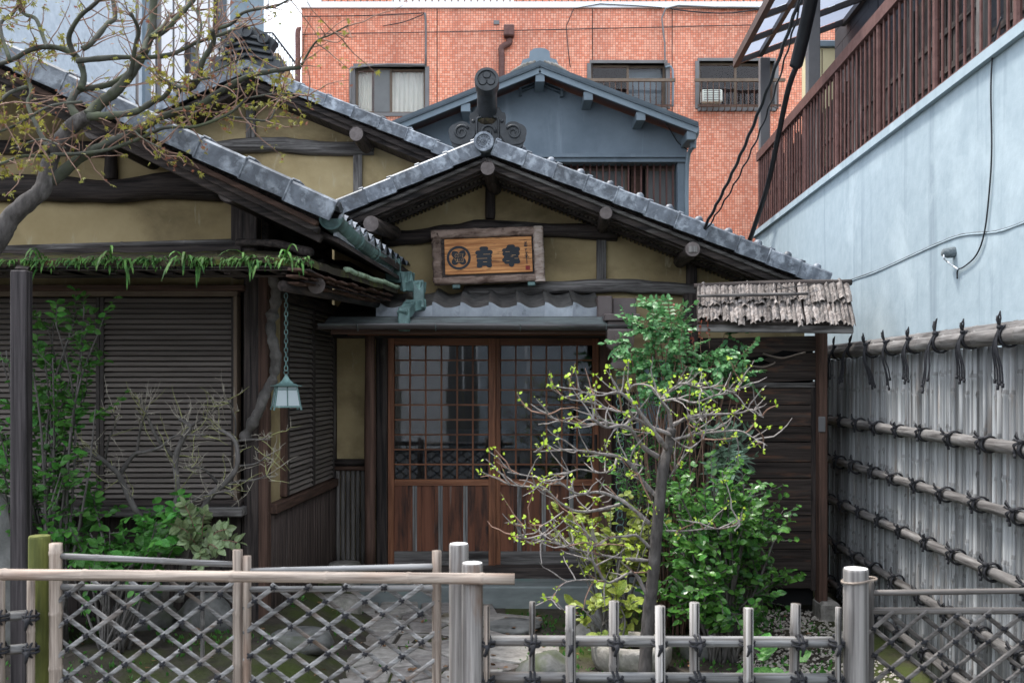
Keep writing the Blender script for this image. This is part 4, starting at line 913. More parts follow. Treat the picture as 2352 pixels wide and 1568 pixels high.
# heavy brush-lettered characters: swollen round-ended strokes
def stroke_char(bars, slits, dx, dz):
    mb = MB()
    for k, (x_, z_, w_, h_) in enumerate(bars):
        r_ = h_ / 2; pts = []
        for i in range(9): a = -math.pi / 2 + math.pi * i / 8; pts.append(((x_ + w_ / 2 - r_ + math.cos(a) * r_) * u, (z_ + math.sin(a) * r_) * u))
        for i in range(9): a = math.pi / 2 + math.pi * i / 8; pts.append(((x_ - w_ / 2 + r_ + math.cos(a) * r_) * u, (z_ + math.sin(a) * r_ * (.9 if k % 2 else 1)) * u))
        mb.prism(pts, -.0012 * (1 + .12 * k), .004)
    c_ = sob('character', mb, 'ink', dx, fy, dz)
    for x_, z_, w_ in slits: sob('stroke_gap', MB().box((0, 0, 0), (w_ * u, .001, .9 * u)), 'inklight', dx + x_, fy - .0032, dz - z_, par=c_)
stroke_char(((0, 19, 20, 10), (0, 10, 40, 11), (0, 14, 12, 12), (0, 1, 36, 10), (0, -8, 35, 11), (0, -16, 34, 10), (-11, -20, 13, 11), (11, -20, 13, 11)), ((6, 5.6, 16), (-4, -3.8, 22), (2, -12, 9)), -8, 3)
stroke_char(((0, 20, 19, 10), (-2, 12, 37, 10), (4, 14, 34, 11), (0, 4, 40, 11), (0, -4, 34, 9), (-1, -10, 40, 10), (2, -15, 37, 9), (0, -20, 13, 15)), ((-8, 8.5, 10), (6, .2, 9), (2, -2.5, 6), (-8, -12.5, 7), (12, -7.5, 9)), 54, 2)
# crest: ring, four petals, a character in the middle
def ringmesh(r0, r1, n=40):
    mb = MB(); 
    for y in (0, .004):
        for r in (r0, r1): mb.v += [(math.cos(2 * math.pi * i / n) * r, y, math.sin(2 * math.pi * i / n) * r) for i in range(n)]
    mb.f = [(i, (i + 1) % n, n + (i + 1) % n, n + i) for i in range(n)] + [(n + i, n + (i + 1) % n, 3 * n + (i + 1) % n, 3 * n + i) for i in range(n)] + [((i + 1) % n, i, 2 * n + i, 2 * n + (i + 1) % n) for i in range(n)]
    return mb
crest = sob('crest', ringmesh(22 * u, 27.5 * u), 'ink', -66, fy - .002, 3)
for k in range(4):
    a = math.pi / 4 + k * math.pi / 2; mb = MB(); n = 22; cxp, czp = math.cos(a) * 10.5 * u, math.sin(a) * 10.5 * u
    pts = [(cxp + math.cos(a) * math.cos(q) * 10 * u - math.sin(a) * math.sin(q) * 8 * u, czp + math.sin(a) * math.cos(q) * 10 * u + math.cos(a) * math.sin(q) * 8 * u) for q in [2 * math.pi * i / n for i in range(n)]]
    sob('petal', MB().prism(pts, -.0 - .0003 * k, .004), 'ink', -66, fy - .001, 3, par=crest)
glyph('character', '福', .066, .0045, 'inklight', -66, 3, fy - .003, .002, crest)
glyph('character', '福', .066, .0012, 'ink', -66, 3, fy - .006, .002, crest)
# the tiny brushed inscription and red seal at the edge of the board
for k, (dx, dz, w_, h_) in enumerate(((88, -27, 6, 2), (88, -23, 1.6, 8), (91, -21, 1.5, 7), (85.5, -21, 1.5, 6), (88, -18, 6, 1.6), (89, -12, 4, 1.6), (88, -9, 1.8, 4), (89, -4, 6, 1.6), (89, -1, 1.6, 5), (89, 3, 8, 1.6), (89, 6, 4, 3), (94, 7, 2, 2), (89.5, 15, 1.6, 16))):
    sob('brush_stroke', MB().box((0, 0, 0), (w_ * u, .003, h_ * u), .0005), 'ink', dx, fy - .0005, dz)
sob('seal', MB().box((0, 0, 0), (10 * u, .004, 10 * u), .001), 'seal', 91, fy, 32)

# ================================================================== hanging lantern
lp = P(657, 895, 5.75); ul = 5.75 / F
ln = thing('hanging_lantern', 'green copper hanging lantern with white panes below the mossy eave', 'lantern', lp - Vector((0, 0, 40 * ul)))
prof = []
mb = MB(); n = 4; a0 = math.pi / 4 + .35
levels = [(3, 36), (6, 30), (12, 22), (22, 15), (34, 11), (46, 10), (45, 8.5), (20, 8)]
for r, z in levels:
    for k in range(4):
        a = a0 + k * math.pi / 2; mb.v.append((lp.x + math.cos(a) * r * ul, lp.y + math.sin(a) * r * ul, lp.z + z * ul))
mb.f = [(i * 4 + k, i * 4 + (k + 1) % 4, i * 4 + 4 + (k + 1) % 4, i * 4 + 4 + k) for i in range(len(levels) - 1) for k in range(4)] + [(3, 2, 1, 0)]
ob('lantern_roof', mb, M['copper'], ln)
def lc(k, r, z): a = a0 + k * math.pi / 2; return Vector((lp.x + math.cos(a) * r * ul, lp.y + math.sin(a) * r * ul, lp.z + z * ul))
for k in range(4):
    ob('corner_bar', MB().tube([lc(k, 31, 8), lc(k, 41, -38), lc(k, 43, -46)], [1.8 * ul, 1.8 * ul, 2.6 * ul], 6), M['copper'], ln)
    ob('pane', MB().add([lc(k, 30, 8), lc(k + 1, 30, 8), lc(k + 1, 39, -38), lc(k, 39, -38)], [(0, 1, 2, 3)]), M['paper'], ln)
    for z, r in ((1, 32), (-38, 40), (8, 30.5)): ob('cross_bar', MB().beam(lc(k, r, z), lc(k + 1, r, z), 2.2 * ul, (2.2 if z > -30 else 4) * ul), M['copper'], ln)
    ob('cross_bar', MB().beam((lc(k, 31, 8) + lc(k + 1, 31, 8)) / 2, (lc(k, 40, -38) + lc(k + 1, 40, -38)) / 2, 2 * ul, 2 * ul, up=(1, 1, 0)), M['copper'], ln)
ob('ring', MB().tube([lp + Vector((math.cos(a) * 5 * ul, 0, (40 + math.sin(a) * 5) * ul)) for a in [2 * math.pi * i / 14 for i in range(15)]], 1.1 * ul, 6, False), M['copper'], ln)
z = lp.z + 45 * ul; k = 0
while z < 2.2:
    pts = [(math.cos(a) * .010, math.sin(a) * .017) for a in [2 * math.pi * i / 10 for i in range(11)]]
    ob('chain_link', MB().tube([lp + Vector((p[0] if k % 2 == 0 else 0, p[0] if k % 2 else 0, z - lp.z + p[1] + .012)) for p in pts], .0032, 5, False), M['copper'], ln); z += .026; k += 1

# twisted vine up the corner post
vp = []
for i in range(40):
    t = i / 39; py = lerp(1010, 612, t); vp.append(P(lerp(560, 628, min(1, t * 3)) + (6 * math.sin(t * 17) if t > .2 else 0) , py, 6.13 + .03 * math.cos(t * 17)))
vn = ob('twisted_vine', MB().tube(smooth_path(vp, 2), [.032 + .022 * mn.noise(Vector((i * .33, 1, 0))) for i in range(79)], 9), M['bark'], smooth=True)
tag(vn, 'thick twisted grey vine stem climbing the corner post by the lantern', 'vine')

# ================================================================== rain chain
rc = thing('rain_chain', 'verdigris ring rain chain hanging below the brown hopper', 'rain chain', (hp.x, hp.y, .1))
z = zh(850); k = 0
while z > .12:
    pts = [hp + Vector((math.cos(a) * .027 if k % 3 != 2 else math.cos(a) * .018, math.cos(a) * (.004 if k % 3 != 2 else .02), z - hp.z + math.sin(a) * .03 - .03)) for a in [2 * math.pi * i / 14 for i in range(15)]]
    ob('chain_link', MB().tube(pts, .0035, 5, False), M['copper'], rc); z -= .05; k += 1

# ================================================================== bark-roofed gate by the blue wall
gt_ = thing('plank_gate', 'dark weathered plank gate under a ragged bark roof', 'gate', P(1790, 1360, 7.6))
Yg = 7.3
def gplank(x0p, x1p, y0p, y1p, name='plank', dy=0.0, m='gplank'):
    ob(name, MB().bx(X(x0p, Yg), X(x1p, Yg), Yg + dy, Yg + .03 + dy, Z(y1p, Yg), Z(y0p, Yg), .004), M[m], gt_)
M['gplank'] = wood('burnt_plank', (.022, .017, .015), (.075, .058, .05), 'x', c3=(.13, .068, .045), s=30, along=1.2, lo3=.54, hi3=.68, rough=.85, s3=(2.2, 9, 14), rand=.3)
top = [(1690, 872), (1690, 778), (1760, 772), (1874, 771), (1874, 872), (1830, 869), (1760, 876)]
# top board with two natural knot holes: built as pieces round the holes
hole1 = [(1775, 812), (1800, 803), (1838, 806), (1800, 818)]
ob('plank', MB().prism([(X(a, Yg), Z(b, Yg)) for a, b in ((1600, 826), (1700, 824), (1775, 813), (1800, 804), (1838, 808), (1874, 806), (1874, 771), (1740, 774), (1600, 780))], Yg, Yg + .03), M['gplank'], gt_)
ob('plank', MB().prism([(X(a, Yg), Z(b, Yg)) for a, b in ((1600, 872), (1760, 878), (1874, 872), (1874, 809), (1838, 812), (1800, 819), (1775, 816), (1752, 826), (1772, 833), (1752, 839), (1735, 838), (1700, 829), (1600, 830))], Yg, Yg + .028), M['gplank'], gt_)
ob('knot_rim', MB().tube(smooth_path([P(a, b, Yg) for a, b in ((1752, 812), (1775, 819), (1800, 822), (1830, 814), (1850, 809))], 4), .007, 6), M['bam_x'], gt_, smooth=True)
ob('knot_rim', MB().tube(smooth_path([P(a, b, Yg) for a, b in ((1730, 841), (1752, 843), (1775, 836), (1780, 831))], 4), .006, 6), M['bam_x'], gt_, smooth=True)
yy = 884; k = 0
while yy < 1345:
    h = rng.uniform(34, 52); gplank(1600, 1868, yy, min(yy + h - 1.5, 1352), dy=.012 + rng.uniform(-.004, .004)); yy += h
ob('gate_rail', MB().bx(X(1600, Yg), X(1872, Yg), Yg - .012, Yg + .05, Z(890, Yg), Z(879, Yg), .004), M['grey_x'], gt_)
ob('gate_stile', MB().bx(X(1864, Yg), X(1876, Yg), Yg - .004, Yg + .05, Z(1356, Yg), Z(876, Yg), .004), M['dark_z'], gt_)
ob('gate_back', MB().bx(X(1600, Yg), X(1876, Yg), Yg + .09, Yg + .1, .05, Z(775, Yg)), M['void'], gt_)
for px, wd, m in ((1888, 19, 'brown_z'), (1590, 22, 'dark_z')): ob('gate_post', MB().bx(X(px - wd / 2, Yg - .05), X(px + wd / 2, Yg - .05), Yg - .09, Yg + .03, .0, Z(745, Yg), .006), M[m], gt_)
ob('hinge', MB().bx(X(1880, Yg - .1), X(1896, Yg - .1), Yg - .105, Yg - .09, Z(990, Yg), Z(955, Yg), .003), M['greypaint'], gt_)
ob('base_stone', MB().bx(X(1872, Yg), X(1915, Yg), Yg - .16, Yg + .08, -.05, .12, .02), M['stone'], gt_)
br = thing('bark_roof', 'ragged roof of grey cedar bark strips over the plank gate', 'roof', P(1780, 745, 7.4))
ra, rb = P(1600, 664, 7.1), P(1945, 655, 7.1); ea, eb = P(1602, 738, 6.72), P(1962, 742, 6.72)
ob('roof_deck', MB().add([ra, rb, eb, ea] + [p + Vector((0, .02, -.03)) for p in (ra, rb, eb, ea)], [(0, 1, 2, 3), (7, 6, 5, 4), (3, 2, 6, 7), (0, 3, 7, 4), (1, 5, 6, 2)]), M['dark_x'], br)
for lay, (t0, t1, n) in enumerate(((.42, 1.08, 38), (-.03, .62, 38))):
    for i in range(n):
        s0 = (i + rng.uniform(-.25, .25)) / n; wd = 1.25 / n * rng.uniform(.7, 1.35); tt1 = t1 + rng.uniform(-.12, .08); tw = rng.uniform(-.012, .012)
        mb = MB(); k = 6
        for j in range(k + 1):
            t = lerp(t0, tt1, j / k); A_ = ra.lerp(rb, min(1.02, max(-.01, s0))).lerp(ea.lerp(eb, min(1.01, max(-.01, s0))), t); B_ = ra.lerp(rb, min(1.02, s0 + wd)).lerp(ea.lerp(eb, min(1.01, s0 + wd)), t)
            nrm = Vector((0, -.35, .9)); q = .012 + .014 * lay + .018 * mn.noise(Vector((i * 2.3, j * .9, lay * 7))) + .02 * (j / k) ** 2 * rng.random()
            mid = (A_ + B_) / 2; mb.v += [A_ + nrm * (q + rng.uniform(-.004, .004)), mid + nrm * (q + .012 + rng.uniform(-.004, .008)), B_ + nrm * (q + rng.uniform(-.004, .004))]
        mb.f = [(j * 3 + e, j * 3 + e + 1, j * 3 + e + 4, j * 3 + e + 3) for j in range(k) for e in (0, 1)]
        ob('bark_strip', mb, M['strips'], br)
ob('ridge_strip', log([ra + Vector((-.02, -.01, .02)), ra.lerp(rb, .5) + Vector((0, -.01, .025)), rb + Vector((.03, -.01, .02))], .022, 8, .2, 3), M['dark_x'], br, smooth=True)
ob('batten', log([ra.lerp(ea, .5) + Vector((0, -.02, .06)), ra.lerp(rb, .4).lerp(ea.lerp(eb, .4), .5) + Vector((0, -.02, .065)), ra.lerp(rb, .72).lerp(ea.lerp(eb, .72), .48) + Vector((0, -.02, .065))], .011, 8, .15, 5), M['grey_x'], br, smooth=True)
ob('eave_board', MB().beam(ea + Vector((.0, .02, -.045)), eb + Vector((0, .02, -.045)), .03, .05, .006), M['grey_x'], br)
for k in range(5): ob('loose_bark', MB().beam(ra.lerp(rb, rng.random()).lerp(ea.lerp(eb, rng.random()), rng.uniform(.1, .4)) + Vector((0, -.03, .06)), ra.lerp(rb, rng.uniform(.2, .9)).lerp(ea.lerp(eb, .5), rng.uniform(.3, .5)) + Vector((0, -.03, .07)), .012, .008), M['strips'], br) if k in (1, 3) else None

# ================================================================== pale blue boundary wall, its cable and railing
WO = 2.32; ZT = 3.46
wall = thing('boundary_wall', 'tall pale blue rendered wall beside the bamboo fence', 'wall', (D(WO, 6), 6, 0))
def dwall(off0, off1, Y0, Y1, z0, z1, ch=0): # box whose faces follow the side lines
    mb = MB(); mb.v = [(D(o, y), y, z) for o, y, z in ((off0, Y0, z0), (off1, Y0, z0), (off1, Y1, z0), (off0, Y1, z0), (off0, Y0, z1), (off1, Y0, z1), (off1, Y1, z1), (off0, Y1, z1))]
    mb.f = [(3, 2, 1, 0), (4, 5, 6, 7), (0, 1, 5, 4), (1, 2, 6, 5), (2, 3, 7, 6), (3, 0, 4, 7)]; return mb
ob('wall_face', dwall(WO, WO + .18, 1.6, 12.2, -.05, ZT), M['bluewall'], wall)
ob('coping', dwall(WO - .035, WO + .2, 1.6, 12.25, ZT + .001, ZT + .06), M['bluewall'], wall)
ob('roughcast_base', dwall(WO - .02, WO - .001, 7.3, 8.6, -.05, 1.95), M['blueparge'], wall)
wp = [(1945, 648), (2010, 626), (2090, 590), (2150, 563), (2210, 541), (2290, 533), (2352, 512), (2420, 488)]
def onwall(px, py, off): # depth where this picture column meets the plane at 'off'
    Y = off * F / (px - CX - 124.0); return P(px, py, Y)
ob('wall_joint', MB().tube(smooth_path([onwall(a, b, WO) for a, b in wp], 4), [.007 + .004 * mn.noise(Vector((i * .8, 0, 0))) for i in range(29)], 6), M['bluewall'], wall, smooth=True)
ob('wall_crack', MB().tube(smooth_path([onwall(a, b - 3, WO) + Vector((.001, 0, 0)) for a, b in wp], 4), [.006 + .005 * mn.noise(Vector((i * 1.8, 4, 0))) for i in range(29)], 5), M['blueparge'], wall, smooth=True)
kn = onwall(2192, 578, WO)
ob('wall_fitting', MB().tube([kn + Vector((.02, 0, 0)), kn + Vector((-.05, -.01, -.01)), kn + Vector((-.075, -.01, -.005))], [.034, .03, .022], 10), M['blueparge'], wall, smooth=True)
ob('wire_loop', MB().tube(smooth_path([kn + Vector((-.06, 0, 0)), kn + Vector((-.075, -.03, -.04)), onwall(2175, 600, WO - .03), onwall(2200, 618, WO - .02)], 5), .005, 5), M['white'], wall, smooth=True)
wc = ob('wall_cable', MB().tube(smooth_path([onwall(a, b, WO - .012) for a, b in ((2300, 40), (2283, 100), (2276, 200), (2278, 330), (2274, 420), (2262, 530), (2243, 585), (2215, 612), (2200, 620), (2199, 640))], 4), .0045, 6), M['cable'], smooth=True)
tag(wc, 'thin grey cable hanging down the pale blue wall', 'cable')
rl = thing('terrace_railing', 'rusty brown steel railing on top of the pale blue wall', 'railing', (D(WO + .08, 8), 8, ZT + .06))
RO = WO + .04; RH = .93
ob('top_rail', dwall(RO - .03, RO + .03, 3.2, 12.2, ZT + RH, ZT + RH + .10), M['rust'], rl)
ob('bottom_rail', dwall(RO - .015, RO + .015, 3.2, 12.2, ZT + .085, ZT + .115), M['rust'], rl)
bm = MB().tube([(0, 0, 0), (0, 0, RH - .05)], .010, 6).mesh('baluster'); bm.materials.append(M['rust'])
pm = MB().tube([(0, 0, 0), (0, 0, RH - .02)], .023, 8).mesh('railing_post'); pm.materials.append(M['rust'])
Y = 12.1; k = 0
while Y > 4.2:
    p = Matrix.Translation((D(RO, Y), Y, ZT + .055))
    if k % 10 == 0: ob('railing_post', pm, None, rl, M=p)
    else: ob('baluster', bm, None, rl, M=p)
    Y -= .115; k += 1
scn = thing('terrace_screen', 'dark weathered timber trellis tied behind the rusty railing', 'trellis', (D(RO + .2, 9), 9, ZT + .05))
Y = 12.15; k = 0
while Y > 4.8:
    if k % 12 == 0: ob('screen_post', dwall(RO + .05, RO + .1, Y - .06, Y, ZT + .06, ZT + 1.08), M['grey_z'], scn)
    elif rng.random() < .86: ob('screen_lath', dwall(RO + .12, RO + .14, Y - .085, Y, ZT + .06, ZT + rng.uniform(.82, .92)), M['dark_z'], scn)
    Y -= .105; k += 1
for z in (.25, .5): ob('screen_rail', dwall(RO + .105, RO + .118, 4.8, 12.1, ZT + z, ZT + z + .04), M['dark_y'], scn)

# terrace building clad in black boards
tbld = thing('terrace_building', 'building clad in black slate boards behind the terrace railing', 'building', (D(3.4, 9), 9, 0))
ob('wall_core', dwall(3.44, 6.5, 1.5, 12.6, 0, 8.2), M['slate'], tbld)
for r in range(22):
    z = ZT - .2 + r * .22; Y = 12.62; first = True
    while Y > 3.0:
        L = .7 if not (first and r % 2) else .35
        ob('slate_board', dwall(3.405 + .006 * rng.random(), 3.43, Y - L + .006, Y, z + .004, z + .216), M['slate'], tbld); Y -= L; first = False
ob('terrace_floor', dwall(WO + .18, 3.44, 1.5, 12.2, ZT - .3, ZT), M['blueparge'], tbld)
# canopy over the terrace
cp = thing('terrace_canopy', 'brown framed lean-to canopy with bluish translucent panels above the terrace', 'canopy', (D(2.35, 12), 12, ZT))
c0, c1, zc0, zc1 = 2.06, 3.40, 5.56, 6.06
def cpt(o, y): return Vector((D(o, y), y, lerp(zc0, zc1, (o - c0) / (c1 - c0))))
for o, wd, ht in ((c0, .06, .10), (c0 + .3, .05, .07), (c1 - .03, .05, .08)): ob('canopy_beam', MB().beam(cpt(o, 12.1), cpt(o, 4.5), wd, ht), M['canopy'], cp)
Ys_ = [12.05 - .75 * i for i in range(10)]
for y in Ys_: ob('canopy_rafter', MB().beam(cpt(c0 + .03, y), cpt(c1 - .05, y), .05, .06), M['canopy'], cp)
for a, b in zip(Ys_, Ys_[1:]):
    ob('canopy_panel', MB().add([cpt(c0 + .03, a - .03) + Vector((0, 0, .035)), cpt(c1 - .05, a - .03) + Vector((0, 0, .035)), cpt(c1 - .05, b + .03) + Vector((0, 0, .035)), cpt(c0 + .03, b + .03) + Vector((0, 0, .035))], [(0, 1, 2, 3)]), M['poly'], cp)
for y in (12.2, 9.8): ob('canopy_post', MB().bx(D(2.43, y) - .06, D(2.43, y) + .06, y - .05, y + .05, ZT, lerp(zc0, zc1, .25) - .03, .006), M['greypaint'], cp)

shd = thing('storage_cabinet', 'cream storage cabinet on the terrace beside the black slate wall', 'cabinet', (X(1888, 13.6), 13.6, ZT))
ob('cabinet_body', MB().bx(X(1866, 13.6), X(1925, 13.6), 13.6, 14.1, ZT, Z(110, 13.6), .01), M['curtainy'], shd); ob('cabinet_top', MB().bx(X(1862, 13.6), X(1930, 13.6), 13.55, 14.15, Z(110, 13.6) + .001, Z(95, 13.6), .01), M['slatetrim'], shd)
ob('door_seam', MB().bx(X(1887, 13.6), X(1889, 13.6), 13.594, 13.599, ZT + .1, Z(114, 13.6)), M['shutf'], shd)
# overhead cables
def cable(name, label, pts, r, seg=5):
    o = ob(name, MB().tube(smooth_path(pts, seg), r, 7), M['cable'], smooth=True); return tag(o, label, 'cable')
cable('overhead_cable', 'thick black cable crossing in front of the rusty railing', [P(1722, 552, 11.6), P(1762, 430, 10.9), P(1790, 300, 10.2), P(1812, 200, 9.6), P(1833, 145, 9.3)], .028)
cable('cable_sleeve', 'fat black protective sleeve at the upper end of the thick cable', [P(1828, 150, 9.28), P(1845, 80, 9.0), P(1862, 0, 8.6), P(1885, -120, 8.0)], .062)
tw1, tw2 = [], []
for i in range(160):
    t = i / 159; p = P(1604, 548, 7.3).lerp(P(1850, -40, 5.6), t) + Vector((.02 * math.sin(math.pi * t), 0, -.07 * math.sin(math.pi * t)))
    tw1.append(p + Vector((.003 * math.cos(i * .5), 0, .003 * math.sin(i * .5)))); tw2.append(p + Vector((-.004 * math.cos(i * .5) + .05 * math.sin(math.pi * t), 0, -.006 * math.sin(i * .5) - .02)))
tag(ob('service_cable', MB().tube(tw1, .011, 6), M['cable'], smooth=True), 'black service cable running up from the number plate on the roof end', 'cable')
tag(ob('twisted_wire', MB().tube(tw2, .006, 5), M['cable'], smooth=True), 'thin twisted wire beside the black service cable', 'cable')

# ================================================================== big bamboo fence along the wall
bf = thing('bamboo_fence', 'tall weathered bamboo fence with black cord ties along the blue wall', 'fence', (D(2.1, 6), 6, 0))
BO = 2.13
def canemesh(seed):
    r_ = random.Random(seed); return None
M['nodez'] = wood('cane_node', (.09, .088, .086), (.21, .21, .21), 'z', s=26, along=.8, rough=.7, bump=.2, rand=.4)
M['canez'] = wood('blue_grey_cane', (.145, .146, .146), (.265, .272, .275), 'z', c3=(.12, .09, .07), lo3=.55, hi3=.72, s=26, along=.8, rough=.6, bump=.2, rand=.45)
def k_par(zc_): return max(c_.z for c_ in zc_) - min(c_.z for c_ in zc_) < .03 and math.hypot(zc_[0].x, zc_[0].y) > math.hypot(zc_[-1].x, zc_[-1].y) * 1.0 and sum(c_.z for c_ in zc_) > 0 and max(math.hypot(c_.x, c_.y) for c_ in zc_[:2]) > .016
canes = []
for k in range(5):
    r0 = .0155; pts = []; rd = []; x = r_off = .1 + .11 * k
    st_ = [0.0]
    while x < 1.9: st_ += [x - .02, x, x + .02]; x += .26 + .05 * k
    st_ = [q for q in st_ if q < 1.9] + [1.9]
    mb = MB().tube([(0, 0, q) for q in st_], [r0 * (1.35 if (i % 3 == 2 and 0 < i < len(st_) - 1) else 1) for i in range(len(st_))], 7)
    me = mb.mesh('cane', True); me.materials.append(M['canez']); me.materials.append(M['nodez'])
    for p_ in me.polygons:
        zc_ = [me.vertices[q_].co for q_ in p_.vertices]
        if max(math.hypot(c_.x, c_.y) for c_ in zc_) > r0 * 1.1 and min(c_.z for c_ in zc_) > .03 and k_par(zc_): p_.material_index = 1
    canes.append(me)
Y = 8.0
while Y > 3.35:
    sw = rng.uniform(.65, 1.4); Y -= .0155 * sw + rng.choice((0, .002, .005))
    ob('cane', canes[rng.randrange(5)], None, bf, M=Matrix.Translation((D(BO + rng.uniform(-.004, .004), Y), Y, .0 + rng.uniform(-.03, .0))) @ Matrix.Rotation(R(rng.uniform(-.5, .5)), 4, 'X') @ Matrix.Rotation(rng.uniform(0, 6), 4, 'Z') @ Matrix.Diagonal((sw * 1.02, sw * 1.02, 1, 1)))
    Y -= .0155 * sw
ob('gap_shade_sheet', dwall(BO + .02, BO + .03, 3.3, 8.0, .0, 1.88), M['dark_z'], bf)  # dark sheet added behind the canes so their gaps look shaded
def tie_mesh(r, tails, loops):
    mb = MB()
    for dx in (-.010, 0, .010):
        mb.tube([(dx + .004 * math.sin(a), -math.sin(a) * (r + .004), math.cos(a) * (r + .004)) for a in [2 * math.pi * i / 14 for i in range(15)]], .0052, 5, False)
    kz = r * .8; ky = -r * .75
    mb.tube([(-.018, ky - .006, kz), (.0, ky - .014, kz + .004), (.018, ky - .006, kz)], .010, 6)
    for s_ in loops:
        mb.tube([(0, ky - .012, kz), (s_[0] * .5, ky - .02, kz + s_[1] * .7), (s_[0], ky - .015, kz + s_[1]), (s_[0] * 1.2, ky - .014, kz + s_[1] * .6), (.004, ky - .012, kz)], .0048, 5)
    for (dx, L) in tails:
        mb.tube(smooth_path([(0, ky - .012, kz), (dx * .5, ky - r * .5 - .008, kz - L * .35), (dx * .9, ky - r * .3, kz - L * .7), (dx, ky - r * .2, kz - L), ], 3), .0046, 5)
        mb.tube([(dx, ky - r * .2, kz - L + .008), (dx, ky - r * .2, kz - L - .012)], [.008, .0065], 6)
    return mb
rails = [(1.925, .043, True), (1.405, .032, False), (1.097, .027, False), (.785, .027, False), (.455, .026, False), (.14, .026, False)]
tm_top = [tie_mesh(.046, ((-.05, .24), (-.015, .27), (.012, .25), (.045, .26)), ((-.015, .05), (.02, .07))).mesh('cord_tie', True), tie_mesh(.046, ((-.03, .26), (.0, .29), (.035, .23)), ((-.03, .06), (.0, .075))).mesh('cord_tie', True)]
tm_mid = [tie_mesh(.038, ((-.05, .05), (-.03, .07)), ((-.06, .01), (-.05, .04))).mesh('cord_tie', True), tie_mesh(.033, ((-.05, .04), (-.02, .06)), ((-.055, .03), (.02, .03))).mesh('cord_tie', True)]
for me in tm_top + tm_mid: me.materials.append(M['black'])
for ri, (z, r, top_) in enumerate(rails):
    pa, pb = Vector((D(BO - .03 - r, 8.02), 8.02, z)), Vector((D(BO - .03 - r, 3.3), 3.3, z))
    ob('rail', bamboo(pa, pb, r, .42, 12, .1 + .07 * ri), M['rail'], bf, smooth=True)
    Y = 7.93 - (.12 if ri % 2 else 0)
    while Y > 3.8:
        me = (tm_top if top_ else tm_mid)[rng.randrange(2)]
        # local x along the rail towards the street, local -y towards the garden
        Rm = Matrix(((-YAW, 1, 0, 0), (-1, -YAW, 0, 0), (0, 0, 1, 0), (0, 0, 0, 1)))
        ob('cord_tie', me, None, bf, M=Matrix.Translation((D(BO - .03 - r, Y), Y, z)) @ Rm @ Matrix.Rotation(R(rng.uniform(-14, 14)), 4, 'X') @ Matrix.Diagonal((rng.uniform(.9, 1.1), 1, rng.uniform(.9, 1.12), 1)))
        Y -= .42 * rng.uniform(.94, 1.06)
    if top_:
        ob('rail_cap', bamboo(pa + Vector((.012, 0, .03)), pb + Vector((.012, 0, .03)), r * .86, .45, 12, .3), M['rail'], bf, smooth=True)
ob('end_post', bamboo((D(BO - .03, 8.06), 8.06, 0), (D(BO - .03, 8.06), 8.06, 1.9), .03, .4), M['bamg_z'], bf, smooth=True)

# ================================================================== street-side fences
YF = 4.0; uf = YF / F
def fpost(px, ytop, wpx, Y, label, m='post', chain=False):
    r = wpx * Y / F / 2; c = P(px, 0, Y); zt = Z(ytop, Y)
    o = thing('fence_post', label, 'post', (c.x, c.y, 0), 'round fence posts')
    ob('post_shaft', MB().lathe([(r * 1.03, -.05), (r, .3), (r * .99, .6), (r * .97, zt - .008), (r * .93, zt - .001)], (c.x, c.y, 0), 20), M[m], o, smooth=False)
    ob('post_top', MB().lathe([(r * .93, zt - .004), (r * .9, zt + .001), (.005, zt + .0015)], (c.x, c.y, 0), 20), M['postcut'] if m == 'post' else M[m], o); return o
pA = fpost(1085, 1292, 50, 3.97, 'grey round fence post in front of the end of the bamboo bar')
pB = fpost(1054, 1248, 46, 4.12, 'taller grey round fence post just behind the bar end')
pC = fpost(1966, 1305, 58, 4.0, 'grey round fence post with a rope loop near the tall bamboo fence')
pD = fpost(91, 1230, 50, 4.12, 'green mossy round fence post by the eave post', 'postgreen')
c = P(1966, 1332, 4.0)
ob('rope_loop', MB().tube([c + Vector((math.cos(a) * .054 * (1.0 if math.cos(a) < .8 else 1.5), math.sin(a) * .054, .008 * math.cos(a))) for a in [2 * math.pi * i / 24 for i in range(25)]], .005, 6, False), M['bam_x'], pC)
# long bar
lb = ob('bamboo_bar', bamboo(P(-60, 1318, 3.92), P(1182, 1329, 3.92), .0225, .33, 14, .12), M['bam_x'], smooth=True)
tag(lb, 'long pale bamboo bar lying across the front of the lattice fence', 'bamboo pole')
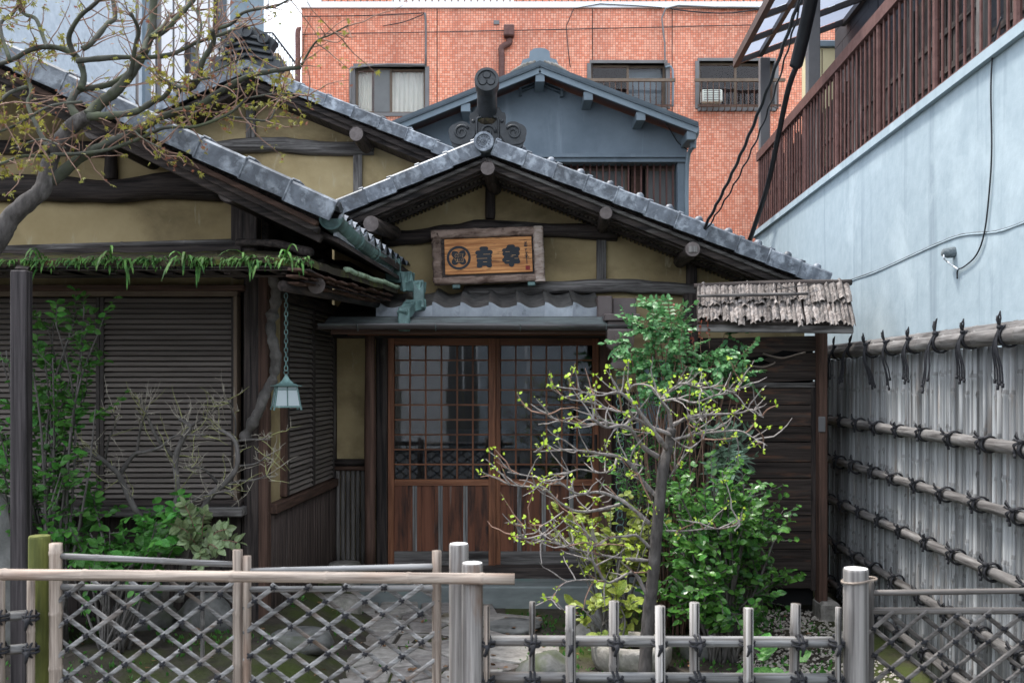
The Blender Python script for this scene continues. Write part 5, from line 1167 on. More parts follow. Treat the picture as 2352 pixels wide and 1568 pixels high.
# lattice panel
def lattice(name, label, px0, px1, ytop, Y, posts, rail_tops, sp, slope, m, tie_m='black', wd=.024, ends=True):
    t = thing(name, label, 'fence', (X((px0 + px1) / 2, Y), Y, 0)); uu = Y / F
    for px, yt, r in posts: ob('lattice_post', bamboo((X(px, Y), Y, -.05), (X(px, Y), Y, Z(yt, Y)), r, .24, 10, rng.random() * .2), M['bam_z' if m == 'bamg' else 'bamd_z'], t, smooth=True)
    for a, ya, b, yb, r in rail_tops: ob('lattice_rail', bamboo(P(a, ya, Y), P(b, yb, Y), r, .27, 10, .15), M[m + '_x'], t, smooth=True)
    x0, x1, z0, z1 = X(px0, Y), X(px1, Y), .12, Z(ytop, Y); lines = ([], [])
    me_w = .5 * wd
    for s_ in (0, 1):
        sl = slope * (1 if s_ else -1) ; H = (z1 - z0); off = -H / slope - .2
        x = x0 - (H / slope) - sp * .3
        while x < x1 + H / slope:
            # line through (x, z0) with slope sl
            pts = []
            za, zb = z0, z1
            xa = x if s_ else x; xb = x + (H / slope) * (1 if s_ else -1)
            (ax, az), (bx_, bz) = (xa, za), (xb, zb)
            # clip to x0..x1
            def cut(ax, az, bx_, bz):
                if ax > bx_: ax, az, bx_, bz = bx_, bz, ax, az
                if bx_ <= x0 or ax >= x1: return None
                if ax < x0: az = az + (bz - az) * (x0 - ax) / (bx_ - ax); ax = x0
                if bx_ > x1: bz = az + (bz - az) * (x1 - ax) / (bx_ - ax); bx_ = x1
                return (ax, az, bx_, bz)
            c_ = cut(ax, az, bx_, bz)
            if c_ and math.hypot(c_[2] - c_[0], c_[3] - c_[1]) > .06:
                dy = -.012 if s_ else .012; j = rng.uniform(-.006, .006)
                d_ = Vector((c_[2] - c_[0], 0, c_[3] - c_[1])).normalized() * .012
                ob('lath', MB().beam(Vector((c_[0], Y + dy, c_[1] + j)) - d_, Vector((c_[2], Y + dy, c_[3] + j + rng.uniform(-.008, .008))) + d_, wd * .55, wd * rng.uniform(.85, 1.1), .004), M[m + '_x'], t)
                lines[s_].append((c_, j))
            x += sp * rng.uniform(.94, 1.06)
    kn_ = MB().tube([(-.02, 0, -.014), (0, -.012, 0), (.02, 0, .014)], [.008, .012, .008], 6).tube([(-.02, 0, .014), (0, -.013, 0), (.02, 0, -.014)], [.007, .011, .007], 6).tube([(0, -.012, 0), (.008, -.016, -.02), (.004, -.015, -.034)], [.005, .004, .003], 5)
    me = kn_.mesh('tie'); me.materials.append(M[tie_m])
    for c1, j1 in lines[0]:
        for c2, j2 in lines[1]:
            s1 = (c1[3] - c1[1]) / (c1[2] - c1[0]); s2 = (c2[3] - c2[1]) / (c2[2] - c2[0])
            xi = (c2[1] + j2 - c1[1] - j1 + s1 * c1[0] - s2 * c2[0]) / (s1 - s2); zi = c1[1] + j1 + s1 * (xi - c1[0])
            if x0 + .01 < xi < x1 - .01 and z0 < zi < z1 + .02 and zi > .45 and rng.random() < .93:
                ob('tie', me, None, t, M=Matrix.Translation((xi, Y - .016, zi)) @ Matrix.Rotation(R(rng.uniform(-25, 25)), 4, 'Y') @ Matrix.Scale(rng.uniform(.45, .62), 4))
    return t
lattice('lattice_fence', 'diamond lattice fence panel of split bamboo left of the paired canes', 128, 545, 1336, 4.05, ((128, 1247, .026), (546, 1262, .021)), ((138, 1276, 546, 1296, .0125), (128, 1347, 546, 1352, .0125)), .152, .74, 'bamg', wd=.0185)
lattice('lattice_fence', 'diamond lattice fence panel of split bamboo beside the grey posts', 566, 1003, 1345, 4.05, ((567, 1276, .018), (1003, 1264, .019)), ((566, 1311, 1000, 1300, .0125), (566, 1353, 1000, 1350, .0125)), .152, .72, 'bamg', wd=.0185)
lattice('lattice_fence', 'dark weathered lattice fence panel right of the roped post', 1992, 2420, 1405, 4.05, ((1998, 1335, .017), (2400, 1340, .02)), ((1992, 1361, 2420, 1355, .012), (1992, 1402, 2420, 1402, .014)), .135, .8, 'bamd', wd=.018)
# low post-and-rail bamboo fences
def xtie(r=.03):
    mb = MB()
    for dx in (-.008, .008):
        mb.tube([(dx + math.cos(a) * .0, -math.cos(a) * r - .0, math.sin(a) * r) for a in [2 * math.pi * i / 10 for i in range(11)]], .0055, 5, False)
        mb.tube([(math.cos(a) * r, -abs(math.sin(a)) * 0 - math.sin(a) * r, dx) for a in [2 * math.pi * i / 10 for i in range(11)]], .0055, 5, False)
    mb.tube([(0, -r - .006, 0), (.004, -r - .012, -.015), (-.004, -r - .008, -.045)], [.013, .009, .005], 6)
    me = mb.mesh('tie', True); me.materials.append(M['black']); return me
XT = xtie()
lf = thing('low_bamboo_fence', 'low open bamboo fence tied with black cord in front of the small tree', 'fence', (X(1520, YF), YF, 0))
for (y, r) in ((1472, .0225), (1556, .0225), (1720, .0225)):
    ob('fence_rail', bamboo(P(1112, y - 2, YF), P(1935, y + 2, YF), r, .34, 12, .2), M['bamg_x'], lf, smooth=True)
for i, (px, yt, lean) in enumerate(((1118, 1390, 0), (1222, 1381, 2), (1311, 1391, -1), (1410, 1380, 1), (1517, 1391, -2), (1595, 1383, 1), (1719, 1396, 0), (1824, 1386, 10), (1925, 1394, 3))):
    Y = YF - .045 if i % 2 == 0 else YF + .045; r = (.0125 if i in (0, 1, 8) else .0205)
    a, b = Vector((X(px - lean * .8, Y), Y, -.04)), P(px + lean * .4, yt, Y)
    v = ob('upright', bamboo(a, b, r, .38, 12, rng.random() * .3), M['bam_z' if i in (0,) else 'bamf'], lf, smooth=True)
    ob('split', MB().beam(a + Vector((r * .45, -r * .88, 0)), b + Vector((r * .45, -r * .88, 0)), .0045, .0035, up=(0, 1, 0)), M['void'], v)
    for y in (1472, 1556, 1720):
        t = (Z(y, YF) - a.z) / (b.z - a.z); ob('tie', XT, None, lf, M=Matrix.Translation((lerp(a.x, b.x, t), YF - .022, Z(y, YF))) @ Matrix.Rotation(R(rng.uniform(-12, 12)), 4, 'Y'))
lf2 = thing('low_bamboo_fence', 'short bamboo fence section beside the mossy post at the picture edge', 'fence', (X(30, YF), YF, 0))
for y in (1416, 1493): ob('fence_rail', bamboo(P(-80, y + 8, YF + .03), P(70, y - 6, YF + .03), .02, .3, 10), M['bamg_x'], lf2, smooth=True)
for px in (2, 71):
    ob('upright', bamboo((X(px, YF), YF, -.04), P(px, 1330, YF), .0155, .33, 10), M['bam_z'], lf2, smooth=True)
    for y in (1416, 1491): ob('tie', XT, None, lf2, M=Matrix.Translation((X(px, YF), YF + .0, Z(y, YF))))

# ================================================================== blue-grey gabled house behind
YB2 = 14.0
gh = thing('grey_house', 'blue-grey stucco house with a plain gable behind the entrance roof', 'house', (X(1260, YB2), YB2, 0))
ga_, gl_, gr_ = P(1240, 152, YB2), P(900, 289, YB2), P(1603, 291, YB2)
wz = lambda x: ga_.z + ((gr_.z - ga_.z) / (gr_.x - ga_.x) if x > ga_.x else (gl_.z - ga_.z) / (gl_.x - ga_.x)) * (x - ga_.x)
wx0, wx1 = X(935, YB2 + .5), X(1578, YB2 + .5)
zl = Z(358, YB2 + .5)
ob('gable_wall', MB().prism([(wx0, zl), (wx1, zl), (wx1, wz(wx1) - .05), (ga_.x, ga_.z - .06), (wx0, wz(wx0) - .05)], YB2 + .5, YB2 + .7), M['slategrey'], gh)
rfb = MB().prism([(gl_.x, gl_.z), (ga_.x, ga_.z), (gr_.x, gr_.z), (gr_.x, gr_.z + .05), (ga_.x, ga_.z + .06), (gl_.x, gl_.z + .05)], YB2 - .06, 18.5, YAW * 4)
ob('roof', rfb, M['slateroof'], gh)
for e in (gl_, gr_): ob('bargeboard', MB().beam(ga_ + Vector((0, 0, -.05)), e + Vector((0, 0, -.05)), .05, .10), M['slatetrim'], gh)
for e in (gl_, gr_): ob('bargeboard', MB().beam(ga_ + Vector((0, -.02, .0)), e + Vector((0, -.02, .0)), .07, .035), M['slateroof'], gh)
for px in (1240, 1070, 1350, 1470, 938, 1585):
    p = P(px, 0, YB2 + .1); z = wz(p.x) - .13
    ob('purlin_end', MB().bx(p.x - .065, p.x + .065, YB2 - .005, YB2 + .52, z - .09, z + .03, .006), M['slatetrim'], gh)
ob('ledge', MB().bx(wx0, wx1 + .03, YB2 + .40, YB2 + .5, zl - .04, zl + .01).bx(wx0, wx1, YB2 + .44, YB2 + .72, zl - .1, zl - .041), M['slategrey'], gh)
ob('lower_wall', MB().bx(wx1 - .14, wx1, YB2 + .48, YB2 + .72, 1.0, zl - .1), M['slategrey'], gh)
ob('recess', MB().bx(X(1000, 14.9), wx1 - .14, 14.9, 14.95, 1.0, zl - .1), M['void'], gh)
lw = ob('lattice_window', MB().bx(X(1240, 14.8), wx1 - .15, 14.82, 14.86, Z(385, 14.8) - .02, Z(380, 14.8)).bx(X(1450, 14.8), X(1475, 14.8), 14.80, 14.86, 2.5, Z(376, 14.8)), M['brown_x'], gh)
px = 1252
while px < 1566:
    ob('window_bar', MB().bx(X(px, 14.62), X(px + 3.6, 14.62), 14.62, 14.65, 2.6, Z(372, 14.62)), M['rust'], lw); px += 14.6
for a, b in ((1300, 1440), (1483, 1560)):
    ob('window_frame', MB().bx(X(a, 14.75), X(a + 5, 14.75), 14.74, 14.78, 2.4, Z(388, 14.75)).bx(X(b - 5, 14.75), X(b, 14.75), 14.74, 14.78, 2.4, Z(388, 14.75)).bx(X(a + 5, 14.75), X(b - 5, 14.75), 14.74, 14.78, Z(393, 14.75), Z(388, 14.75)), M['shutf'], lw)
    ob('pane', MB().bx(X(a + 5, 14.76), X(b - 5, 14.76), 14.758, 14.764, 2.4, Z(393, 14.76)), M['screen'], lw)
cv = [P(1195, 204, YB2 + .45), P(1240, 186, YB2 + .45), P(1290, 207, YB2 + .45)]
for dz in (0, -.045): 
    for a, b in zip(cv, cv[1:]): ob('chevron_trim', MB().beam(a + Vector((0, 0, dz)), b + Vector((0, 0, dz)), .08, .022), M['slateroof'], gh)
for p in (cv[0], cv[2]): ob('chevron_trim', MB().bx(p.x - .02, p.x + .02, YB2 + .40, YB2 + .5, p.z - .1, p.z + .01), M['slateroof'], gh)
orn = ob('ridge_ornament', MB().prism([(ga_.x + a, ga_.z + .02 + b) for a, b in ((-.28, .0), (.28, .0), (.24, .1), (.15, .13), (.14, .22), (.08, .26), (.0, .27), (-.08, .26), (-.14, .22), (-.15, .13), (-.24, .1))], YB2 + .1, YB2 + .3), M['slatetrim'], gh)
for sg in (-1, 1):
    for k in range(4): ob('mortar_roll', MB().tube([ga_ + Vector((sg * (.06 + .05 * k), .1, .1 - .012 * k)), ga_ + Vector((sg * (.2 + .07 * k), .12, -.0 - .03 * k + .03))], .022, 7), M['stone'], orn, smooth=True)
ob('gutter_head', MB().lathe([(.045, -.22), (.05, -.1), (.085, -.02), (.09, .06), (.08, .065)], gr_ + Vector((-.04, .15, -.05)), 10), M['slatetrim'], gh)
gx = gr_.x - .06
ob('downpipe', MB().tube(smooth_path([gr_ + Vector((-.04, .15, -.25)), (gx - .02, YB2 + .4, gr_.z - .45), (gx - .02, YB2 + .42, 3.5), (gx - .02, YB2 + .42, 1.0)], 4), .032, 8), M['slatetrim'], gh, smooth=True)
ob('wall_wire', MB().tube(smooth_path([P(1527, 282, YB2 + .47), P(1540, 300, YB2 + .47), P(1560, 330, YB2 + .47), P(1590, 350, YB2 + .45)], 4), .009, 5), M['cable'], gh)

# ================================================================== orange tiled apartment building
YR = 20.0
rb_ = thing('tiled_building', 'apartment building faced with small orange-red mosaic tiles', 'building', (X(1300, YR), YR, 0))
W1, W2, W3 = (812, 980, 154, 262), (1354, 1533, 146, 250), (1602, 1782, 141, 250)
hol = [(X(a, YR), X(b, YR), Z(d_, YR), Z(c_, YR)) for a, b, c_, d_ in (W1, W2, W3)]
ob('facade', wall_holes(X(693, YR), X(2250, YR), 0, Z(20, YR), YR, YR + .3, hol), M['tilered'], rb_)
ob('side_wall', MB().bx(X(693, YR), X(693, YR) + .3, YR + .301, YR + 9, 0, Z(20, YR)), M['tilered'], rb_)
ob('parapet_coping', MB().bx(X(690, YR), X(2250, YR), YR - .06, YR + .35, Z(20, YR) + .001, Z(10, YR) + .03), M['white'], rb_)
ob('setback_wall', MB().bx(X(740, 22), X(2250, 22), 22.0, 22.3, 7, 13), M['tilered'], rb_)
ob('setback_window', MB().bx(X(900, 21.95), X(1180, 21.95), 21.94, 21.999, 8.4, 10.5), M['curtain'], rb_)
prl = ob('parapet_railing', MB().bx(X(733, YR), X(1800, YR), YR + .1, YR + .14, Z(10, YR) + .55, Z(10, YR) + .6), M['rust'], rb_)
px = 735
while px < 1800: ob('railing_bar', MB().bx(X(px, YR), X(px + 2.6, YR), YR + .105, YR + .135, Z(10, YR) + .03, Z(10, YR) + .55), M['rust'], prl); px += 15
# movement joints and conduits
for px in (1003, 1360, 1543): ob('movement_joint', MB().bx(X(px, YR), X(px + 2, YR), YR - .006, YR, 2, Z(21, YR)), M['dark_z'], rb_)
def twin(w, screen, railing):
    a, b, c_, d_ = w; x0, x1, z0, z1 = X(a, YR), X(b, YR), Z(d_, YR), Z(c_, YR); xm = (x0 + x1) / 2
    t = ob('window', MB().bx(x0, x1, YR - .03, YR + .2, z1 - .0, z1 + .06).bx(x0 - .05, x0 + .03, YR - .03, YR + .2, z0, z1 - .001).bx(x1 - .03, x1 + .05, YR - .03, YR + .2, z0, z1 - .001).bx(x0, x1, YR - .03, YR + .2, z0 - .05, z0 + .02), M['greypaint'], rb_)
    for k, (xa, xb) in enumerate(((x0 + .03, xm + .02), (xm - .02, x1 - .03))):
        yy = YR + .1 + .04 * k
        s_ = ob('sash', MB().bx(xa, xa + .045, yy, yy + .03, z0 + .02, z1).bx(xb - .045, xb, yy, yy + .03, z0 + .02, z1).bx(xa + .045, xb - .045, yy, yy + .03, z1 - .05, z1).bx(xa + .045, xb - .045, yy, yy + .03, z0 + .02, z0 + .08), M['shutf'], t)
        ob('pane', MB().bx(xa + .045, xb - .045, yy + .012, yy + .018, z0 + .08, z1 - .05), M['wglass'], t)
    if screen:
        for xa, xb in ((x0 + .05, x0 + .75 * (xm - x0) * .62), (xm + .02, x1 - .05)):
            A_ = [(lerp(xa, xb, i / 40), YR + .2 + .015 * math.sin(i * 1.1), z0) for i in range(41)]
            ob('curtain', MB().strip(A_, [(p[0], p[1], z1 - .04) for p in A_]), M['curtain'], t)
        ob('insect_screen', MB().bx(lerp(x0, xm, .55), xm - .02, YR + .08, YR + .085, z0 + .06, z1 - .04), M['screen'], t)
    ob('room', MB().bx(x0 - .2, x1 + .2, YR + .9, YR + .95, z0 - .3, z1 + .3), M['void'] if not screen else M['screen'], t)
    if railing:
        ob('rail', MB().bx(x0 - .1, x1 + .12, YR - .27, YR - .22, z0 + .47, z0 + .53), M['shutf'], t)
        for k in range(14):
            x = lerp(x0, x1, (k + .3) / 13.6)
            ob('railing_bar', MB().tube(smooth_path([(x, YR - .25, z0 + .47), (x, YR - .26, z0 + .05), (x, YR - .2, z0 - .08), (x, YR - .02, z0 - .06)], 3), .011, 5), M['brown_z'], t)
        ob('rail', MB().bx(x0 - .04, x1 + .04, YR - .25, YR - .23, z0 - .02, z0 + .02), M['brown_x'], t)
    return t
twin(W1, True, False); t2 = twin(W2, False, True); t3 = twin(W3, False, True)
ob('blind', MB().bx(X(1446, YR), X(1530, YR), YR + .3, YR + .31, Z(245, YR), Z(150, YR)), M['slatetrim'], t2)
ac = ob('air_conditioner', MB().bx(X(1608, YR), X(1655, YR), YR - .2, YR - .02, Z(240, YR), Z(212, YR), .02), M['curtain'], t3)
for k in range(5): ob('grille_bar', MB().bx(X(1612, YR), X(1650, YR), YR - .208, YR - .2, Z(236 - k * 5, YR), Z(234.5 - k * 5, YR)), M['screen'], ac)
def pipe(pts, r, m, name='conduit'): return ob(name, MB().tube(smooth_path([P(a, b, YR - .08) for a, b in pts], 3), r, 7), M[m], rb_, smooth=True)
pipe(((805, 245), (805, 165), (812, 156), (890, 148), (975, 150)), .022, 'greypaint'); pipe(((978, 150), (978, 60), (976, 30)), .022, 'greypaint')
pipe(((693, 38), (850, 36), (976, 30)), .012, 'cable', 'facade_cable'); pipe(((693, 79), (1100, 72), (1760, 57)), .010, 'cable', 'facade_cable'); pipe(((880, 60), (930, 50), (975, 32)), .010, 'cable', 'facade_cable')
pipe(((1528, 155), (1527, 100), (1529, 20), (1640, 17), (1760, 18)), .018, 'greypaint'); pipe(((1545, 245), (1545, 160), (1528, 155)), .022, 'slatetrim')
pipe(((1310, 155), (1318, 20), (1520, 18)), .010, 'cable', 'facade_cable'); pipe(((1540, 20), (1600, 28), (1680, 30), (1760, 18)), .014, 'cable', 'facade_cable')
ob('drain_hopper', MB().bx(X(1157, YR), X(1181, YR), YR - .22, YR - .002, Z(90, YR), Z(64, YR), .02), M['rust'], rb_)
pipe(((1169, 90), (1169, 100), (1152, 110), (1152, 130), (1152, 200)), .065, 'seal2' if 'seal2' in M else 'rust', 'drainpipe')
pipe(((684, 200), (684, 120), (684, 72), (690, 68)), .055, 'rust', 'drainpipe')
ob('vent', MB().bx(X(1134, YR), X(1147, YR), YR - .03, YR - .001, Z(57, YR), Z(48, YR)), M['greypaint'], rb_)

# ================================================================== white and grey walls beyond the maple
wb = thing('white_building', 'white clad building with tall narrow windows behind the maple', 'building', (D(-5.5, 15), 15, 0))
WBO = -5.5
ob('wall', dwall(WBO - 4, WBO, 12.95, 17.8, 0, 12), M['white'], wb)
Y = 13.0
while Y < 17.8: ob('cladding_seam', dwall(WBO + .001, WBO + .02, Y, Y + .02, 0, 12), M['greypaint'], wb); Y += .46
def sidewin(pxa, pxb, pyt_near, pyb_near):
    Ya = -WBO * F / (CX + 124 - pxa); Yb = -WBO * F / (CX + 124 - pxb); z0, z1 = Z(pyb_near, Ya), Z(pyt_near, Ya)
    t = ob('window', dwall(WBO + .005, WBO + .06, Ya, Yb, z0, z1), M['shutd'], wb)
    ob('pane', dwall(WBO + .06, WBO + .07, Ya + .05, Yb - .05, z0 + .05, z1 - .05), M['slateroof'], t)
    ob('frame', dwall(WBO + .005, WBO + .09, Yb, Yb + .08, z0, z1), M['white'], t); ob('frame', dwall(WBO + .005, WBO + .11, Ya - .05, Yb + .1, z0 - .08, z0 - .001), M['white'], t)
    ob('open_sash', MB().beam(Vector((D(WBO + .08, Yb + .1), Yb + .1, (z0 + z1) / 2)), Vector((D(WBO + .5, Yb + .5), Yb + .5, (z0 + z1) / 2)), .03, z1 - z0 - .1), M['slatetrim'], t)
sidewin(490, 512, -60, 88); sidewin(424, 446, 96, 172)
gb_ = thing('roughcast_building', 'blue-grey roughcast wall of a building behind the wing roof', 'building', (D(-5.45, 10), 10, 0))
ob('wall', dwall(-9, -5.3, 9.3, 12.6, 0, 12), M['rough'], gb_)
ob('corner_trim', dwall(-5.3, -5.26, 12.45, 12.62, 0, 12), M['slatetrim'], gb_)
ob('rain_pipe', MB().tube([(D(-5.2, 12.7), 12.7, 0), (D(-5.2, 12.7), 12.7, 12)], .04, 8), M['greypaint'], gb_)
up = P(306, 200, 12.3)
po = ob('timber_pole', MB().tube([(up.x, 12.3, 0), (up.x, 12.3, 4), (up.x, 12.3, 9)], [.07, .065, .06], 12), M['grey_z'], smooth=True)
tag(po, 'grey timber pole rising behind the wing roof in front of the white cladding', 'pole')
# distant outside stair
fs_ = thing('outdoor_stair', 'distant pinkish outside stair with dark railing between the buildings', 'stairs', (X(650, 26), 26, 0))
def fp(a, b): return P(a, b, 26)
ob('stair_wall', MB().prism([(fp(a, 0).x, fp(0, b).z) for a, b in ((600, 120), (640, 122), (690, 205), (690, 420), (600, 420))], 26, 26.3), M['plaster'], fs_)
ob('handrail', MB().tube([fp(598, 75), fp(626, 76), fp(690, 160)], .03, 6), M['cable'], fs_)
for k in range(14):
    px = 600 + k * 6.5; t = max(0, (px - 626) / 64); ob('railing_bar', MB().tube([fp(px, 76 + 84 * t), fp(px, 120 + 84 * t)], .012, 5), M['cable'], fs_)
# buildings across the street, seen only as reflections in the door glass
op = thing('opposite_building', 'pale building across the street reflected in the door glass', 'building', (0, -9, 0))
ob('facade', MB().bx(-14, 14, -9.3, -9, 2.75, 5.4), M['rough'], op)
x = -14
while x < 14:
    wd = rng.uniform(.35, 1.3); ob('shopfront_panel', MB().bx(x, x + wd - .03, -9.2 + rng.uniform(0, .12), -9.0, 0, 2.74), M[rng.choice(('void', 'stone', 'slate', 'rough', 'screen', 'brown_z', 'white', 'dark_z'))], op); x += wd

# ================================================================== plants
def leafT(kind):
    if kind == 'oval':
        v = [(0, 0, 0), (.30, .25, .045), (.0, .3, -.01), (-.30, .25, .045), (.33, .55, .03), (0, .6, -.04), (-.33, .55, .03), (.2, .82, -.03), (-.2, .82, -.03), (0, 1.0, -.13)]
        f = [(0, 1, 2), (0, 2, 3), (1, 4, 5, 2), (3, 2, 5, 6), (4, 7, 9, 5), (6, 5, 9, 8)]
    elif kind == 'narrow':
        v = [(0, 0, 0), (.12, .3, .02), (0, .3, -.015), (-.12, .3, .02), (.11, .65, -.02), (0, .65, -.05), (-.11, .65, -.02), (0, 1, -.16)]
        f = [(0, 1, 2), (0, 2, 3), (1, 4, 5, 2), (3, 2, 5, 6), (4, 7, 5), (5, 7, 6)]
    elif kind == 'tiny':
        v = [(0, 0, 0), (.28, .5, .06), (0, 1, 0), (-.28, .5, .06)]; f = [(0, 1, 2), (0, 2, 3)]
    elif kind == 'maple':
        v = [(0, 0, 0)]; f = []
        for a, L in ((-75, .6), (-38, .85), (0, 1), (38, .85), (75, .6)):
            a = R(a); d_ = (math.sin(a), math.cos(a)); n_ = (d_[1], -d_[0]); b = len(v)
            v += [(d_[0] * L * .45 + n_[0] * .13, d_[1] * L * .45 + n_[1] * .13, .02), (d_[0] * L, d_[1] * L, -.12), (d_[0] * L * .45 - n_[0] * .13, d_[1] * L * .45 - n_[1] * .13, .02)]
            f.append((0, b, b + 1, b + 2))
    return np.array(v, float), f
def frame(d, up):
    y = d / (np.linalg.norm(d) + 1e-9); x = np.cross(y, up); nx_ = np.linalg.norm(x)
    x = np.array([1., 0, 0]) if nx_ < 1e-6 else x / nx_
    return np.stack([x, y, np.cross(x, y)], 1)
def rvec(s=1.0): return np.array([rng.gauss(0, s), rng.gauss(0, s), rng.gauss(0, s)])
def leaves(parent, items, kind, m, n_obj=0, name='leaf', mass='foliage', flat=.5):
    """items: (position, direction, size). The largest n_obj become leaves of their own, the rest one mass."""
    V, Fc = leafT(kind); items = list(items)
    if n_obj: items.sort(key=lambda t: -t[2] / max(t[0][1], .1))
    if n_obj:
        mb = MB(); mb.v = [tuple(p) for p in V]; mb.f = list(Fc); me = mb.mesh(name, False); me.materials.append(m)
    vs = []; fs = []; o = 0
    for i, (p, d, s) in enumerate(items):
        B_ = frame(np.array(d, float), np.array([0, 0, 1.0]) * flat + rvec(.35) + np.array([0, -.35, 0]))
        if i < n_obj:
            Mx = Matrix.Identity(4)
            for a in range(3):
                for b in range(3): Mx[a][b] = B_[a][b] * s
            Mx.translation = Vector(p); ob(name, me, None, parent, M=Mx)
        else:
            q = (V * s) @ B_.T + np.array(p, float); vs.append(q); fs += [tuple(j + o for j in f) for f in Fc]; o += len(V)
    if vs:
        me2 = bpy.data.meshes.new(mass); me2.from_pydata(np.concatenate(vs).tolist(), [], fs); me2.materials.append(m); me2.update()
        ob(mass, me2, None, parent, kind='stuff')
def twig(p, d, L, n=6, wob=.35, up=.1):
    pts = [np.array(p, float)]; d = np.array(d, float); d /= np.linalg.norm(d) + 1e-9
    for i in range(n):
        d = d + rvec(wob / n ** .5) + np.array([0, 0, up / n]); d /= np.linalg.norm(d); pts.append(pts[-1] + d * L / n)
    return pts
def trace(pts, Y, k, dy=0.12, seed=1):
    """picture polyline -> branch in space, wandering in depth"""
    out = []
    for i, (a, b) in enumerate(pts):
        y = Y + dy * i / max(1, len(pts) - 1) * (1 if seed % 2 else -1) + .05 * mn.noise(Vector((i * .6, seed * 3.1, 0)))
        out.append(P(a, b, y))
    return smooth_path(out, k)
def branch_mesh(pts, r0, r1, n=8, knob=.12, seed=0):
    m_ = len(pts); return MB().tube(pts, [lerp(r0, r1, (i / (m_ - 1)) ** .8) * (1 + knob * 2 * mn.noise(Vector((i * .8, seed * 2.2, 1)))) for i in range(m_)], n)

# ---- maple leaning in from the side
mp = thing('maple_tree', 'knotty old maple with young yellow-green leaves leaning over the wing roof', 'tree', P(-120, 1831, 4.6) * 1.0)
Ym = 4.6; um = Ym / F
trunk = [(-125, 1850), (-135, 1400), (-130, 1000), (-100, 780), (-60, 640), (0, 543), (23, 502), (64, 464), (98, 434), (113, 377), (132, 332), (166, 290), (200, 268)]
tp = trace(trunk, Ym, 5, 0, 2); ob('trunk', branch_mesh(tp, 28 * um, 16 * um, 14, .08, 1), M['barkdark'], mp, smooth=True)
BR = [([(200, 268), (226, 241), (264, 211), (298, 173), (324, 132), (347, 75), (353, 0), (356, -60)], 15, 9), ([(330, 120), (339, 94), (377, 72), (407, 41), (445, 0), (470, -40)], 8, 5),
      ([(204, 268), (264, 264), (313, 256), (351, 234), (377, 222), (392, 196), (366, 181)], 10, 4), ([(392, 196), (434, 204), (456, 181), (464, 143), (490, 98), (486, 68)], 7.5, 6), ([(486, 68), (528, 57), (558, 30), (603, 19), (633, 15), (671, -5)], 5, 2.5),
      ([(185, 278), (162, 245), (166, 226), (181, 207), (226, 200), (262, 190), (300, 165)], 10, 7), ([(185, 205), (192, 170), (173, 128), (128, 109), (75, 113), (23, 140), (-20, 150)], 9, 5),
      ([(175, 140), (264, 132), (339, 132), (396, 124), (452, 98), (520, 75), (558, 57)], 7, 4), ([(120, 418), (170, 373), (211, 347), (264, 321), (313, 302), (358, 275), (407, 256), (452, 245), (505, 211), (566, 177), (633, 162), (690, 155)], 13, 5), ([(690, 155), (724, 98), (760, 80), (800, 58)], 3, 1.5),
      ([(118, 356), (207, 351), (264, 339), (324, 317), (377, 294), (452, 290), (528, 260), (566, 226)], 5, 3), ([(566, 226), (641, 215), (716, 222)], 2.2, 1.2), ([(490, 275), (509, 268), (566, 273), (618, 275), (637, 234), (650, 205)], 4, 1.5),
      ([(112, 345), (109, 339), (87, 294), (64, 241), (72, 211), (60, 170)], 8, 4), ([(189, 234), (113, 245), (38, 287), (-10, 305)], 4, 2.5), ([(124, 362), (57, 358), (0, 377), (-30, 380)], 4, 3),
      ([(172, 128), (158, 87), (181, 41), (211, 15), (240, -10)], 7, 4), ([(189, 113), (211, 98), (245, 57), (264, 38), (256, -20)], 7, 6), ([(110, 108), (102, 94), (83, 45), (53, 30), (38, -10)], 6, 4), ([(23, 140), (0, 60), (30, 30), (50, -10)], 5, 4),
      ([(400, 235), (420, 200), (440, 186), (480, 180)], 4, 2.5), ([(300, 175), (310, 110), (318, 70), (300, 30)], 6, 4), ([(255, 325), (300, 300), (330, 320), (370, 340)], 3, 1.5), ([(460, 180), (452, 120), (462, 60), (452, 20)], 4.5, 3), ([(360, 180), (430, 190), (500, 160), (560, 130)], 3, 2), ([(345, 85), (375, 60), (392, 32)], 5, 4.5),
      ([(60, 200), (20, 215), (-20, 250)], 5, 4), ([(40, 340), (95, 320), (150, 340)], 3, 2)]
tw = MB(); lf_y = []; lf_r = []
for i, (pts, a, b) in enumerate(BR):
    pth = trace(pts, Ym - .02 * (i % 4), 5, .22 if i % 3 else -.2, i); ob('branch', branch_mesh(pth, a * um * .95, b * um * .95, 9, .13, i), M['barkgreen'], mp, smooth=True)
    m_ = len(pth); nt_ = int(5 + m_ * .55)
    for k in range(nt_):
        j = min(m_ - 2, int(m_ * (1 - rng.random() ** 1.5 * .95))); p = pth[j]; d = (pth[j + 1] - pth[j]).normalized()
        tg = twig(p, np.array(d) * .7 + rvec(.7) + np.array([.15, 0, .25]), rng.uniform(.05, .3), 6, .45, .12)
        tw.tube([Vector(q) for q in tg], [.0034, .003, .0027, .0024, .002, .0016, .0012], 4, False)
        x_px = CX + tg[-1][0] / tg[-1][1] * F; y_px = HY - (tg[-1][2] - EYE) / tg[-1][1] * F
        dens = 4 if (y_px > 150 and x_px > 330) or x_px < 150 else 1
        for e in (2, 4, 5, 6):
            for _ in range(rng.randint(0, dens if e > 3 else dens // 2)):
                it = (tg[e] + rvec(.012), rvec(1) + np.array([.2, -.3, -.35]), rng.uniform(.014, .03)); (lf_y if rng.random() < .78 else lf_r).append(it)
